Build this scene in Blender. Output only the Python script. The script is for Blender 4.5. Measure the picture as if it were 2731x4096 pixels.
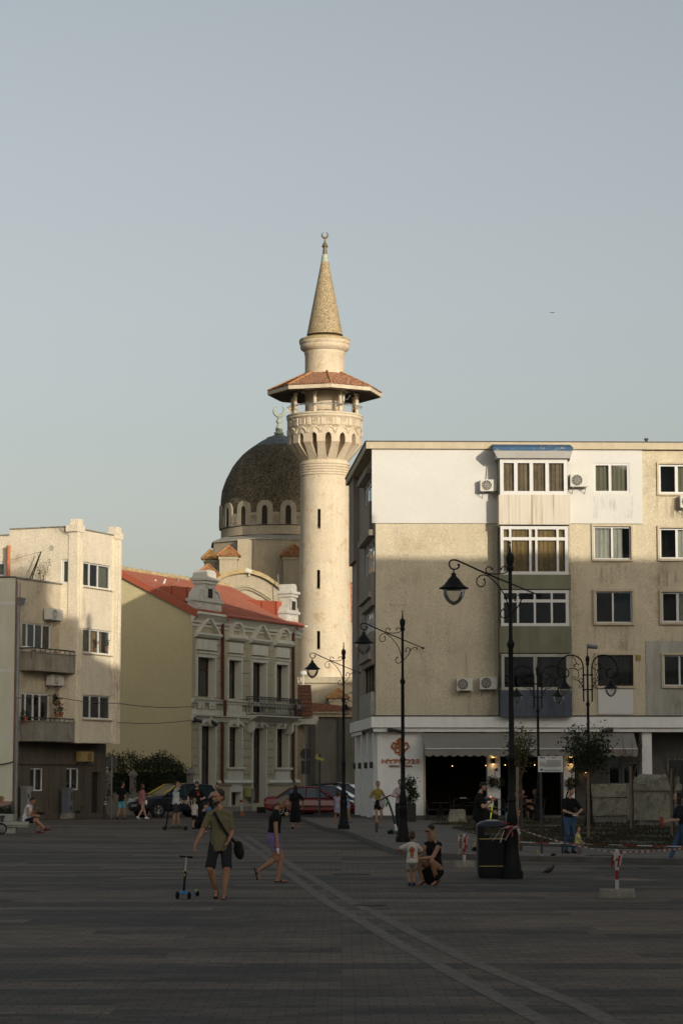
import bpy, bmesh, math, random
from math import radians as R, sin, cos, tan, pi, sqrt, atan2
from mathutils import Vector as V, Matrix, Euler
random.seed(7)
for o in list(bpy.data.objects): bpy.data.objects.remove(o)
SC = bpy.context.scene
COL = SC.collection
# ---------------- camera, world, sun, exposure ----------------
FPX, CX, CY, HOR, CAMH = 9671.0, 1365.5, 2048.0, 3105.0, 2.0
TILT = math.atan((HOR-CY)/FPX)
cd = bpy.data.cameras.new('camera'); cam = bpy.data.objects.new('camera', cd); COL.objects.link(cam)
cam.location = (0, 0, CAMH); cam.rotation_euler = (pi/2+TILT, 0, 0)
cd.sensor_fit = 'VERTICAL'; cd.sensor_height = 36; cd.sensor_width = 24; cd.lens = 36*FPX/4096
cd.clip_start = .5; cd.clip_end = 6000
SC.camera = cam
SUN_AZ, SUN_EL = 29.0, 11.0      # degrees to the right of straight behind the camera, and up
w = bpy.data.worlds.new('World'); SC.world = w; w.use_nodes = True
wn, wl = w.node_tree.nodes, w.node_tree.links
bg = wn['Background']
sky = wn.new('ShaderNodeTexSky'); sky.sky_type = 'NISHITA'; sky.sun_disc = False
sky.sun_elevation = R(SUN_EL); sky.sun_rotation = R(180-SUN_AZ)
sky.air_density = 1.0; sky.dust_density = 3.0; sky.ozone_density = 1.0; sky.altitude = 0
hs = wn.new('ShaderNodeHueSaturation'); hs.inputs['Saturation'].default_value = .44; hs.inputs['Value'].default_value = 1.0
wt = wn.new('ShaderNodeMix'); wt.data_type = 'RGBA'; wt.blend_type = 'MULTIPLY'; wt.inputs[0].default_value = 1; wt.inputs[7].default_value = (1.0, .985, .955, 1)
wl.new(sky.outputs[0], hs.inputs['Color']); wl.new(hs.outputs[0], wt.inputs[6]); wl.new(wt.outputs[2], bg.inputs['Color'])
bg.inputs['Strength'].default_value = .15
sl = bpy.data.lights.new('sun', 'SUN'); sl.energy = 3.4; sl.angle = R(.4); sl.color = (1, .90, .74)
so = bpy.data.objects.new('sun', sl); COL.objects.link(so)
sdir = V((sin(R(SUN_AZ))*cos(R(SUN_EL)), -cos(R(SUN_AZ))*cos(R(SUN_EL)), sin(R(SUN_EL))))
so.rotation_euler = sdir.to_track_quat('Z', 'Y').to_euler(); so.location = (60, -60, 40)
SC.view_settings.view_transform = 'Standard'; SC.view_settings.look = 'None'
SC.view_settings.exposure = 0.0; SC.view_settings.gamma = 1
SC.render.resolution_x = 682; SC.render.resolution_y = 1024
SC.render.engine = 'CYCLES'

# ---------------- picture <-> place ----------------
def ray(sx, sy):
    a = (sx-CX)/FPX; b = (CY-sy)/FPX
    return V((a, cos(TILT)-b*sin(TILT), sin(TILT)+b*cos(TILT)))
def at(sx, sy, Y):
    d = ray(sx, sy); return V((0, 0, CAMH)) + d*(Y/d.y)
def gr(sx, sy, z=0.0):
    d = ray(sx, sy); return V((0, 0, CAMH)) + d*((z-CAMH)/d.z)
class Facade:
    """vertical plane: origin p (x,y), direction d along it, n outward normal"""
    def __init__(s, p, d, flip=1):
        s.o = V((p[0], p[1], 0)); s.d = V((d[0], d[1], 0)).normalized()
        s.n = V((s.d.y, -s.d.x, 0))*flip
    def p(s, u, z, o=0.0): return s.o + s.d*u + s.n*o + V((0, 0, z))
    def px(s, sx, sy, o=0.0):
        d = ray(sx, sy); c = V((0, 0, CAMH)); q = s.o + s.n*o
        t = (q-c).dot(s.n)/d.dot(s.n); h = c+d*t
        return (h-q).dot(s.d), h.z
    def r(s, x0, y0, x1, y1, o=0.0):
        a = s.px(x0, (y0+y1)/2, o)[0]; b = s.px(x1, (y0+y1)/2, o)[0]
        c = s.px((x0+x1)/2, y1, o)[1]; e = s.px((x0+x1)/2, y0, o)[1]
        return a, b, c, e

# ---------------- materials ----------------
MATS = {}
def _tc(nt, scale=(1, 1, 1), kind='Object'):
    t = nt.nodes.new('ShaderNodeTexCoord'); m = nt.nodes.new('ShaderNodeMapping')
    m.inputs['Scale'].default_value = scale; nt.links.new(t.outputs[kind], m.inputs[0]); return m.outputs[0]
def _noise(nt, vec, scale, detail=4, rough=.6, dist=0):
    n = nt.nodes.new('ShaderNodeTexNoise'); n.inputs['Scale'].default_value = scale
    n.inputs['Detail'].default_value = detail; n.inputs['Roughness'].default_value = rough
    n.inputs['Distortion'].default_value = dist
    nt.links.new(vec, n.inputs['Vector']); return n.outputs['Fac']
def _ramp(nt, fac, stops):
    r = nt.nodes.new('ShaderNodeValToRGB'); e = r.color_ramp.elements
    while len(e) < len(stops): e.new(.5)
    for el, (p, c) in zip(e, stops):
        el.position = p; el.color = (c, c, c, 1) if not hasattr(c, '__len__') else (*c, 1)
    nt.links.new(fac, r.inputs[0]); return r.outputs[0]
def _mix(nt, fac, a, b, mode='MIX'):
    m = nt.nodes.new('ShaderNodeMix'); m.data_type = 'RGBA'; m.blend_type = mode
    for s, v in ((m.inputs[0], fac), (m.inputs[6], a), (m.inputs[7], b)):
        if hasattr(v, 'links') or hasattr(v, 'is_linked'): nt.links.new(v, s)
        elif isinstance(v, (int, float)): s.default_value = v
        else: s.default_value = (*v, 1)
    return m.outputs[2]
def mat(name, col, rough=.85, var=.18, vs=1.2, streak=0, dirt=None, ds=.6, dirt_lo=.5, dirt_hi=.72, bump=.25, bs=60, metal=0, spec=.3, grain=0, gs=40, emit=None, es=1, alpha=None, coat=0):
    if name in MATS: return MATS[name]
    m = bpy.data.materials.new(name); m.use_nodes = True; nt = m.node_tree; b = nt.nodes['Principled BSDF']
    b.inputs['Roughness'].default_value = rough; b.inputs['Metallic'].default_value = metal
    b.inputs['Specular IOR Level'].default_value = spec
    if coat: b.inputs['Coat Weight'].default_value = coat
    v = _tc(nt)
    c = col
    if var:
        f = _ramp(nt, _noise(nt, v, vs, 6, .65), [(.25, 1-var), (.75, 1+var)])
        c = _mix(nt, 1.0, col, f, 'MULTIPLY')
    if streak:
        v2 = _tc(nt, (1.6, 1.6, .25))
        f2 = _ramp(nt, _noise(nt, v2, 1.6, 5, .7), [(.3, 1-streak), (.6, 1.0)])
        c = _mix(nt, 1.0, c, f2, 'MULTIPLY')
    if grain:
        f3 = _ramp(nt, _noise(nt, v, gs, 2, .5), [(.3, 1-grain), (.7, 1+grain)])
        c = _mix(nt, 1.0, c, f3, 'MULTIPLY')
    if dirt:
        f4 = _ramp(nt, _noise(nt, v, ds, 8, .7, .3), [(dirt_lo, 0.0), (dirt_hi, 1.0)])
        c = _mix(nt, f4, c, dirt)
    if hasattr(c, 'links'): nt.links.new(c, b.inputs['Base Color'])
    else: b.inputs['Base Color'].default_value = (*c, 1)
    if bump:
        bn = nt.nodes.new('ShaderNodeBump'); bn.inputs['Strength'].default_value = bump; bn.inputs['Distance'].default_value = .02
        nt.links.new(_noise(nt, v, bs, 3, .6), bn.inputs['Height']); nt.links.new(bn.outputs[0], b.inputs['Normal'])
    if emit:
        b.inputs['Emission Color'].default_value = (*emit, 1); b.inputs['Emission Strength'].default_value = es
    MATS[name] = m; return m
def glass_mat(name, tint=(.75, .8, .8), refl=.12, rough=.03, opacity=0.0, body=(.02, .02, .02)):
    if name in MATS: return MATS[name]
    m = bpy.data.materials.new(name); m.use_nodes = True; nt = m.node_tree; nt.nodes.clear()
    out = nt.nodes.new('ShaderNodeOutputMaterial'); tr = nt.nodes.new('ShaderNodeBsdfTransparent'); tr.inputs[0].default_value = (*tint, 1)
    gl = nt.nodes.new('ShaderNodeBsdfGlossy'); gl.inputs['Roughness'].default_value = rough; gl.inputs[0].default_value = (.9, .95, 1, 1)
    df = nt.nodes.new('ShaderNodeBsdfDiffuse'); df.inputs[0].default_value = (*body, 1)
    fr = nt.nodes.new('ShaderNodeFresnel'); fr.inputs[0].default_value = 1.5
    mm = nt.nodes.new('ShaderNodeMath'); mm.operation = 'ADD'; mm.inputs[1].default_value = refl; mm.use_clamp = True
    m0 = nt.nodes.new('ShaderNodeMixShader'); m0.inputs[0].default_value = opacity
    m1 = nt.nodes.new('ShaderNodeMixShader')
    L = nt.links; L.new(fr.outputs[0], mm.inputs[0]); L.new(mm.outputs[0], m1.inputs[0])
    L.new(tr.outputs[0], m0.inputs[1]); L.new(df.outputs[0], m0.inputs[2]); L.new(m0.outputs[0], m1.inputs[1]); L.new(gl.outputs[0], m1.inputs[2]); L.new(m1.outputs[0], out.inputs[0])
    MATS[name] = m; return m

# ---------------- mesh builder ----------------
WPOS = {}
class MB:
    def __init__(s): s.v = []; s.f = []; s.m = []
    def add(s, vs, fs, mi=0):
        k = len(s.v); s.v += [tuple(x) for x in vs]; s.f += [tuple(i+k for i in f) for f in fs]; s.m += [mi]*len(fs); return s
    def poly(s, pts, mi=0): return s.add(pts, [tuple(range(len(pts)))], mi)
    def hexa(s, b, t, mi=0):
        n = len(b); return s.add(list(b)+list(t), [tuple(reversed(range(n))), tuple(range(n, 2*n))]+[(i, (i+1) % n, n+(i+1) % n, n+i) for i in range(n)], mi)
    def box(s, x0, x1, y0, y1, z0, z1, mi=0, M=None):
        b = [V((x0, y0, z0)), V((x1, y0, z0)), V((x1, y1, z0)), V((x0, y1, z0))]; t = [V((p.x, p.y, z1)) for p in b]
        if M: b = [M@p for p in b]; t = [M@p for p in t]
        return s.hexa(b, t, mi)
    def ob(s, F, u0, u1, z0, z1, o0, o1, mi=0):
        b = [F.p(u0, z0, o1), F.p(u1, z0, o1), F.p(u1, z0, o0), F.p(u0, z0, o0)]; t = [F.p(u0, z1, o1), F.p(u1, z1, o1), F.p(u1, z1, o0), F.p(u0, z1, o0)]
        return s.hexa(b, t, mi)
    def fprism(s, F, pts, o0, o1, mi=0):
        return s.hexa([F.p(u, z, o0) for u, z in pts], [F.p(u, z, o1) for u, z in pts], mi)
    def prof(s, F, u0, u1, pts, mi=0):       # profile (o,z) swept along the facade
        return s.hexa([F.p(u0, z, o) for o, z in pts], [F.p(u1, z, o) for o, z in pts], mi)
    def tube(s, pts, r, n=8, mi=0, cap=True):
        pts = [V(p) for p in pts]; k = len(pts)
        rs = r if hasattr(r, '__len__') else [r]*k
        vs = []; fs = []; up = V((0, 0, 1)); prev = None
        for i, p in enumerate(pts):
            d = (pts[min(i+1, k-1)]-pts[max(i-1, 0)]).normalized()
            if prev is None:
                a = d.cross(up)
                if a.length < 1e-3: a = d.cross(V((1, 0, 0)))
            else:
                a = prev - d*prev.dot(d)
                if a.length < 1e-4: a = d.cross(up)
            a.normalize(); prev = a; b = d.cross(a)
            for j in range(n):
                t = 2*pi*j/n; vs.append(p+(a*cos(t)+b*sin(t))*rs[i])
        for i in range(k-1):
            for j in range(n): fs.append((i*n+j, i*n+(j+1) % n, (i+1)*n+(j+1) % n, (i+1)*n+j))
        if cap: fs += [tuple(reversed(range(n))), tuple(range((k-1)*n, k*n))]
        return s.add(vs, fs, mi)
    def lathe(s, c, pr, n=24, mi=0, ph=0, M=None, cap=True):
        c = V(c); vs = []; fs = []; k = len(pr)
        for r, z in pr:
            for j in range(n):
                t = 2*pi*j/n+ph; q = V((r*cos(t), r*sin(t), z))
                vs.append(c+(M@q if M else q))
        for i in range(k-1):
            for j in range(n): fs.append((i*n+j, i*n+(j+1) % n, (i+1)*n+(j+1) % n, (i+1)*n+j))
        if cap: fs += [tuple(reversed(range(n))), tuple(range((k-1)*n, k*n))]
        return s.add(vs, fs, mi)
    def ball(s, c, r, n=12, mi=0, M=None):
        rr = r if hasattr(r, '__len__') else (r, r, r); c = V(c); vs = []; fs = []; m = n//2
        for i in range(1, m):
            a = pi*i/m
            for j in range(n):
                t = 2*pi*j/n; q = V((rr[0]*sin(a)*cos(t), rr[1]*sin(a)*sin(t), rr[2]*cos(a))); vs.append(c+(M@q if M else q))
        for i in range(m-2):
            for j in range(n): fs.append((i*n+j, (i+1)*n+j, (i+1)*n+(j+1) % n, i*n+(j+1) % n))
        k = len(vs); a = V((0, 0, rr[2])); vs += [c+(M@a if M else a), c-(M@a if M else a)]
        fs += [(k, j, (j+1) % n) for j in range(n)]+[(k+1, (m-2)*n+(j+1) % n, (m-2)*n+j) for j in range(n)]
        return s.add(vs, fs, mi)
    def build(s, name, mats, parent=None, origin=None, smooth=0, props=None, fix=True):
        o = origin if origin is not None else (WPOS.get(parent, V((0, 0, 0))) if parent else V((0, 0, 0)))
        o = V(o); me = bpy.data.meshes.new(name)
        me.from_pydata([V(v)-o for v in s.v], [], s.f)
        ml = mats if isinstance(mats, (list, tuple)) else [mats]
        for m in ml: me.materials.append(m)
        if len(ml) > 1: me.polygons.foreach_set('material_index', s.m)
        if fix:
            bm = bmesh.new(); bm.from_mesh(me); bmesh.ops.recalc_face_normals(bm, faces=bm.faces); bm.to_mesh(me); bm.free()
        if smooth:
            me.polygons.foreach_set('use_smooth', [True]*len(me.polygons)); me.set_sharp_from_angle(angle=R(smooth))
        me.update()
        ob = bpy.data.objects.new(name, me); COL.objects.link(ob)
        if parent:
            ob.parent = parent; WPOS[ob] = o
            if origin is not None and parent in WPOS: ob.location = o-WPOS[parent]
        else: ob.location = o; WPOS[ob] = o
        return ob
def tag(o, label, cat, group=None):
    o['label'] = label; o['category'] = cat
    if group: o['group'] = group
    return o
def thing(name, label, cat, loc, group=None):
    o = bpy.data.objects.new(name, None); COL.objects.link(o); o.location = loc; o.empty_display_size = .3
    WPOS[o] = V(loc); return tag(o, label, cat, group)
def struct(o): o['kind'] = 'structure'; return o
def bool_cut(ob, cutters):
    """subtract closed MB meshes (already in ob's local space) and bake the result"""
    tmp = []
    for c in cutters:
        me = bpy.data.meshes.new('cut'); me.from_pydata([V(v)-WPOS[ob] for v in c.v], [], c.f)
        bm = bmesh.new(); bm.from_mesh(me); bmesh.ops.recalc_face_normals(bm, faces=bm.faces); bm.to_mesh(me); bm.free()
        k = bpy.data.objects.new('cut', me); COL.objects.link(k)
        m = ob.modifiers.new('b', 'BOOLEAN'); m.object = k; m.solver = 'EXACT'; m.operation = 'DIFFERENCE'; tmp.append(k)
    par = ob.parent; ob.parent = None; loc = ob.location.copy(); ob.location = (0, 0, 0)
    dg = bpy.context.evaluated_depsgraph_get(); dg.update()
    me = bpy.data.meshes.new_from_object(ob.evaluated_get(dg)); ob.modifiers.clear(); ob.data = me
    ob.parent = par; ob.location = loc
    for k in tmp: bpy.data.objects.remove(k)
    return ob
def wall(mb, F, u0, u1, z0, z1, holes=(), o=0.0, rev=.18, mi=0, mr=None):
    us = sorted({u0, u1} | {h[0] for h in holes} | {h[1] for h in holes}); zs = sorted({z0, z1} | {h[2] for h in holes} | {h[3] for h in holes})
    us = [x for x in us if u0 <= x <= u1]; zs = [x for x in zs if z0 <= x <= z1]
    for i in range(len(us)-1):
        for j in range(len(zs)-1):
            a = (us[i]+us[i+1])/2; b = (zs[j]+zs[j+1])/2
            if any(h[0] < a < h[1] and h[2] < b < h[3] for h in holes): continue
            mb.poly([F.p(us[i], zs[j], o), F.p(us[i+1], zs[j], o), F.p(us[i+1], zs[j+1], o), F.p(us[i], zs[j+1], o)], mi)
    mr = mi if mr is None else mr
    for a, b, c, d in [h[:4] for h in holes]:
        for (p, q) in (((a, c), (b, c)), ((b, c), (b, d)), ((b, d), (a, d)), ((a, d), (a, c))):
            mb.poly([F.p(*p, o), F.p(*q, o), F.p(*q, o-rev), F.p(*p, o-rev)], mr)

# palette
stucco = mat('beige_stucco', (.56, .485, .35), var=.12, vs=.5, streak=.12, grain=.2, gs=22, bump=.5, bs=30, dirt=(.30, .24, .15), ds=.45, dirt_lo=.55, dirt_hi=.8)
white_ins = mat('white_render', (.60, .585, .545), var=.04, vs=.7, grain=.05, gs=20, bump=.2, bs=30)
cream = mat('cream_fascia', (.52, .44, .31), var=.1, streak=.15, grain=.08)
grey_st = mat('grey_render', (.40, .385, .33), var=.12, vs=.5, streak=.3, bump=.4)
green_st = mat('green_render', (.19, .19, .125), var=.1, vs=.8, streak=.25, bump=.3)
blue_st = mat('blue_painted_panel', (.09, .10, .125), var=.2, streak=.4, bump=.2)
white_p = mat('white_paint', (.62, .61, .58), rough=.6, var=.04, vs=.8, bump=.1, grain=.04)
wall_w = mat('white_shop_wall', (.80, .79, .75), rough=.7, var=.06, vs=.6, streak=.1, bump=.15)
pvc = mat('white_pvc', (.6, .59, .56), rough=.4, var=.03, bump=0)
dk_metal = mat('dark_metal', (.022, .021, .020), rough=.5, var=.2, bump=.05, bs=20, spec=.5)
gal = mat('galvanised_metal', (.22, .22, .22), rough=.5, var=.2, bump=.05, metal=.3)
dark_in = mat('dark_interior', (.028, .022, .017), rough=.9, var=.3, vs=1, bump=0)
brown_wood = mat('dark_brown_wood', (.055, .022, .012), rough=.5, var=.2, bump=.05)
curt_y = mat('ochre_curtain', (.34, .22, .09), var=.35, vs=6, streak=.4, bump=.2)
curt_w = mat('white_curtain', (.5, .46, .4), var=.12, vs=5, streak=.3, bump=.2)
curt_b = mat('blue_curtain', (.13, .19, .26), var=.3, vs=9, bump=.2)
curt_t = mat('teal_blind', (.012, .045, .06), var=.2, bump=.1)
curt_p = mat('brown_curtain', (.27, .19, .12), var=.4, vs=4, streak=.5, bump=.2)
blind_o = mat('olive_blind', (.21, .185, .12), var=.1, streak=.2, bump=.1)
glass = glass_mat('window_glass', refl=.03)
glass_d = glass_mat('dark_window_glass', tint=(.35, .4, .4), refl=.06, opacity=.15)
concrete = mat('concrete', (.27, .25, .21), var=.2, vs=1.2, streak=.3, grain=.15, bump=.5, dirt=(.12, .11, .09), ds=1.2)
red_pipe = mat('brown_red_pipe', (.10, .025, .015), rough=.5, var=.1, bump=0)
red_roof = mat('red_sheet_roof', (.31, .115, .075), rough=.65, var=.2, vs=1.4, bump=.1, grain=.1)
red_fl = mat('red_flashing', (.38, .10, .055), rough=.5, var=.08, bump=.05)
tile_o = mat('mossy_orange_tiles', (.34, .15, .07), rough=.9, var=.25, vs=3, grain=.3, gs=8, dirt=(.30, .22, .07), ds=1.5, dirt_lo=.45, dirt_hi=.65, bump=.5)
tile_dk = mat('old_brown_tiles', (.20, .085, .045), rough=.9, var=.3, vs=3, grain=.3, gs=8, bump=.6)

# ---------------- window builder ----------------
def window(par, F, rect, o=-.12, cols=(.5,), trans=None, fw=.06, fm=None, curtain=None, cur_rect=(0, 1, 0, 1), pane=None, room=.8, sill=0, surround=0, sm=None, name='window', heavy=None, label=None, proj=0):
    u0, u1, z0, z1 = rect; fm = fm or pvc; W = u1-u0; H = z1-z0
    mb = MB(); d0, d1 = o-.03, o+.04
    mb.ob(F, u0, u0+fw, z0, z1, d0, d1); mb.ob(F, u1-fw, u1, z0, z1, d0, d1)
    mb.ob(F, u0+fw, u1-fw, z0, z0+fw, d0, d1); mb.ob(F, u0+fw, u1-fw, z1-fw, z1, d0, d1)
    hv = heavy or fw*1.3
    for c in cols:
        x = u0+c*W; mb.ob(F, x-hv/2, x+hv/2, z0+fw, z1-fw, d0-.003, d1-.006)
    if trans:
        z = z0+trans*H; mb.ob(F, u0+fw, u1-fw, z-fw/2, z+fw/2, d0+.003, d1-.012)
    wo = mb.build(name, fm, par)
    if label: wo['label'] = label
    MB().poly([F.p(u0+fw/2, z0+fw/2, o), F.p(u1-fw/2, z0+fw/2, o), F.p(u1-fw/2, z1-fw/2, o), F.p(u0+fw/2, z1-fw/2, o)]).build('pane', pane or glass, wo, fix=False)
    if room:
        q = MB(); a, b = o-.03, o-room
        P = lambda u, z, oo: F.p(u, z, oo)
        q.poly([P(u0, z0, b), P(u1, z0, b), P(u1, z1, b), P(u0, z1, b)])
        for (p, r_) in (((u0, z0), (u1, z0)), ((u1, z0), (u1, z1)), ((u1, z1), (u0, z1)), ((u0, z1), (u0, z0))):
            q.poly([P(*p, a), P(*r_, a), P(*r_, b), P(*p, b)])
        q.build('interior', dark_in, wo, fix=False)
    if curtain:
        a, b, c, d = cur_rect; q = MB(); n = max(6, int((b-a)*W/.06)); x0 = u0+a*W; x1 = u0+b*W
        for i in range(n):
            t0 = x0+(x1-x0)*i/n; t1 = x0+(x1-x0)*(i+1)/n; k0 = o-.12+.025*sin(i*1.9+u0*7); k1 = o-.12+.025*sin((i+1)*1.9+u0*7)
            q.poly([F.p(t0, z0+c*H, k0), F.p(t1, z0+c*H, k1), F.p(t1, z0+d*H, k1), F.p(t0, z0+d*H, k0)])
        q.build('curtain', curtain, wo, fix=False)
    if surround:
        q = MB(); s = surround
        q.ob(F, u0-s, u0, z0-s, z1+s, 0, s*.9); q.ob(F, u1, u1+s, z0-s, z1+s, 0, s*.9)
        q.ob(F, u0, u1, z1, z1+s, 0, s*.9); q.ob(F, u0, u1, z0-s, z0, 0, s*1.3)
        q.build('surround', sm or cream, wo)
    if sill:
        MB().ob(F, u0-.05, u1+.05, z0-.05, z0-.003, -.1, sill).build('sill', sm or concrete, wo)
    return wo
# ================= ground, pavement, lawn =================
def paving(name, kind=0):
    m = bpy.data.materials.new(name); m.use_nodes = True; nt = m.node_tree; b = nt.nodes['Principled BSDF']; L = nt.links
    v = _tc(nt)
    br = nt.nodes.new('ShaderNodeTexBrick'); br.offset = .5; L.new(v, br.inputs[0])
    br.inputs['Scale'].default_value = 1; br.inputs['Brick Width'].default_value = .24 if kind == 0 else .4; br.inputs['Row Height'].default_value = .2 if kind == 0 else .4
    br.inputs['Mortar Size'].default_value = .006; br.inputs['Mortar Smooth'].default_value = .3; br.inputs['Bias'].default_value = -.1
    # broad bands of tan and of grey pavers, ragged at their ends
    st = _noise(nt, _tc(nt, (.05, .62, 1)), 1.0, 3, .55, .1)
    st2 = _noise(nt, _tc(nt, (.45, 1.0, 1)), 1.0, 4, .65, .3)
    bb = nt.nodes.new('ShaderNodeTexBrick'); bb.offset = .37; bb.squash = .6; bb.squash_frequency = 3; L.new(_tc(nt), bb.inputs[0]); bb.inputs['Scale'].default_value = 1; bb.inputs['Brick Width'].default_value = 5.3; bb.inputs['Row Height'].default_value = .8; bb.inputs['Mortar Size'].default_value = 0
    bb.inputs['Color1'].default_value = (0, 0, 0, 1); bb.inputs['Color2'].default_value = (1, 1, 1, 1); bb.inputs['Mortar'].default_value = (0, 0, 0, 1)
    bigf = _mix(nt, .45, _noise(nt, _tc(nt, (.11, .24, 1)), 1.0, 5, .65, .4), bb.outputs['Color'])
    tanf = _ramp(nt, bigf, [(.40, 0.0), (.66, 1.0)]); t2 = _ramp(nt, st2, [(.52, 0.0), (.6, .7)])
    grey = (.050, .049, .045); tanc = (.125, .104, .084); pink = (.105, .085, .066)
    c = _mix(nt, tanf, grey, tanc); c = _mix(nt, t2, c, pink)
    if kind: c = _mix(nt, _ramp(nt, _noise(nt, v, .4, 5), [(.35, 0.0), (.65, 1.0)]), (.12, .112, .10), (.155, .142, .122))
    L.new(_mix(nt, 1.0, c, (1.18, 1.16, 1.14), 'MULTIPLY'), br.inputs['Color1']); L.new(_mix(nt, 1.0, c, (.8, .8, .82), 'MULTIPLY'), br.inputs['Color2'])
    L.new(_mix(nt, 1.0, c, (.42, .40, .38), 'MULTIPLY'), br.inputs['Mortar'])
    f = _ramp(nt, _noise(nt, v, .35, 6, .6), [(.3, .82), (.7, 1.15)])
    f2 = _ramp(nt, _noise(nt, v, 18, 4, .6), [(.3, .85), (.7, 1.15)])
    cc = _mix(nt, 1.0, _mix(nt, 1.0, br.outputs['Color'], f, 'MULTIPLY'), f2, 'MULTIPLY')
    L.new(cc, b.inputs['Base Color']); b.inputs['Roughness'].default_value = .9; b.inputs['Specular IOR Level'].default_value = .2
    bn = nt.nodes.new('ShaderNodeBump'); bn.inputs['Strength'].default_value = .5; bn.inputs['Distance'].default_value = .02
    hn = _mix(nt, .5, _ramp(nt, br.outputs['Fac'], [(0, 1.0), (1, 0.0)]), _noise(nt, v, 3, 5, .6))
    L.new(hn, bn.inputs['Height']); L.new(bn.outputs[0], b.inputs['Normal'])
    return m
pave = paving('square_paving'); pave2 = paving('pavement_slabs', 1)
pave_d = mat('grey_pavers', (.070, .070, .074), rough=.9, var=.22, vs=2.5, grain=.25, gs=12, bump=.3, bs=14)
pave_l = mat('light_pavers', (.112, .10, .084), rough=.9, var=.3, vs=2.2, grain=.3, gs=9, bump=.3, bs=14)
kerbm = mat('kerb_stone', (.11, .102, .09), var=.3, vs=3, bump=.3)
g = MB().poly([(-1500, -300, 0), (1500, -300, 0), (1500, 2500, 0), (-1500, 2500, 0)]).build('ground', pave); struct(g)
# drainage strip: two rows of light slabs running to the left corner of the square
def strip(pts, w, z, name, m):
    q = MB()
    for i in range(len(pts)-1):
        a, b = V((*pts[i], z)), V((*pts[i+1], z)); d = (b-a).normalized(); n = V((-d.y, d.x, 0))*w/2
        q.poly([a-n, b-n, b+n, a+n])
    return struct(q.build(name, m))
lp = [gr(*p) for p in ((2420, 4240), (2167, 4085), (1857, 3920), (1578, 3767), (1433, 3679), (1314, 3614), (1150, 3492), (940, 3344))]
rp = [gr(*p) for p in ((2700, 4230), (2331, 4030), (1884, 3848), (1636, 3725), (1544, 3675), (1402, 3607), (1226, 3499), (985, 3344))]
strip([(p.x, p.y) for p in lp], .19, .004, 'path', pave_l); strip([(p.x, p.y) for p in rp], .19, .004, 'path', pave_l)
dr = MB()
for i in range(len(lp)-1): dr.poly([(lp[i].x+.08, lp[i].y, .003), (rp[i].x-.08, rp[i].y, .003), (rp[i+1].x-.08, rp[i+1].y, .003), (lp[i+1].x+.08, lp[i+1].y, .003)])

# sunken joints (settled drain covers)
mh = mat('manhole_rust', (.045, .038, .033), var=.4, vs=8, bump=.4, rough=.8)
for (x0, y0, x1, y1, hh) in ((1330, 3494, 1480, 3502, 0), (1410, 3617, 1545, 3626, 0), (2340, 3368+50, 2460, 3426, .12), (2380, 3471, 2500, 3477, 0), (2550, 3470, 2640, 3476, 0)):
    a = gr(x0, (y0+y1)/2, hh); b = gr(x1, (y0+y1)/2, hh); c = (a+b)/2; r = (b-a).length/2
    k = MB().lathe((c.x, c.y, hh+.002), [(r, 0), (r, .008), (r*.9, .012), (0.01, .012)], 28).build('manhole_cover', mh, origin=(c.x, c.y, hh))
    tag(k, {1330: 'flat dark manhole cover between the walking woman and the child in white', 1410: 'flat dark manhole cover beside the diagonal drain strip', 2340: 'round manhole cover in the pavement behind the toddler', 2380: 'thin dark manhole cover left of the striped post on the right', 2550: 'thin dark manhole cover at the right edge behind the striped post'}[x0], 'manhole cover', 'manhole covers')
# kerb line
KZ = .12
kp = [(1.0, 150), (.9, 111.6), (-1.3, 111.2)]+[(p.x, p.y) for p in (gr(*q, KZ) for q in ((1202, 3271), (1297, 3309), (1380, 3318+3), (1459, 3352), (1578, 3400), (1700, 3413), (2085, 3425), (2731, 3437)))]+[(14, 52.2), (40, 49)]
pts = kp+[(60, 49), (60, 240), (1.0, 240)]
pm = MB().poly([(x, y, KZ) for x, y in pts]).build('pavement', pave2); struct(pm)
kb = MB()
for i in range(len(kp)-1):
    a, b = V((*kp[i], 0)), V((*kp[i+1], 0)); d = (b-a).normalized(); n = V((d.y, -d.x, 0))*.16
    if i < len(kp)-2: e = (V((*kp[i+2], 0))-b).normalized(); n2 = V((e.y, -e.x, 0))*.16
    else: n2 = n
    if i: n = (n+pn)/2; n = n.normalized()*.16
    n2m = ((n2+V((d.y, -d.x, 0))*.16)/2).normalized()*.16; pn = V((d.y, -d.x, 0))*.16
    up = V((0, 0, KZ+.012))
    kb.hexa([a-n, b-n2m, b, a], [a-n+up, b-n2m+up, b+up, a+up])
struct(kb.build('kerb', kerbm))
# lawn with bare earth
earth = mat('dry_earth', (.06, .052, .036), var=.35, vs=1.5, grain=.4, gs=9, bump=.8, bs=18, dirt=(.035, .042, .018), ds=1.2)
def glawn(pl, name='lawn'):
    q = [gr(*p, KZ) for p in pl]
    lo = MB().hexa([(p.x, p.y, KZ-.02) for p in q], [(p.x, p.y, KZ+.035) for p in q]).build(name, earth); struct(lo); return q
lawnA = glawn([(1807, 3313), (1914, 3341), (2010, 3374), (2080, 3382), (2500, 3396), (2731, 3400), (3000, 3404), (3000, 3312), (2731, 3309), (2480, 3307), (2080, 3308), (1860, 3307)])
lawnB = glawn([(1665, 3276), (1900, 3277), (2640, 3279), (2640, 3286), (2100, 3289), (1740, 3284)])
lawnC = glawn([(1720, 3297), (2100, 3294), (2560, 3292), (2560, 3297), (2100, 3300), (1770, 3300)])
grassm = mat('grass_blades', (.045, .042, .019), rough=.8, var=.5, vs=1.3, bump=0)
gb = MB(); random.seed(3)
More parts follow.
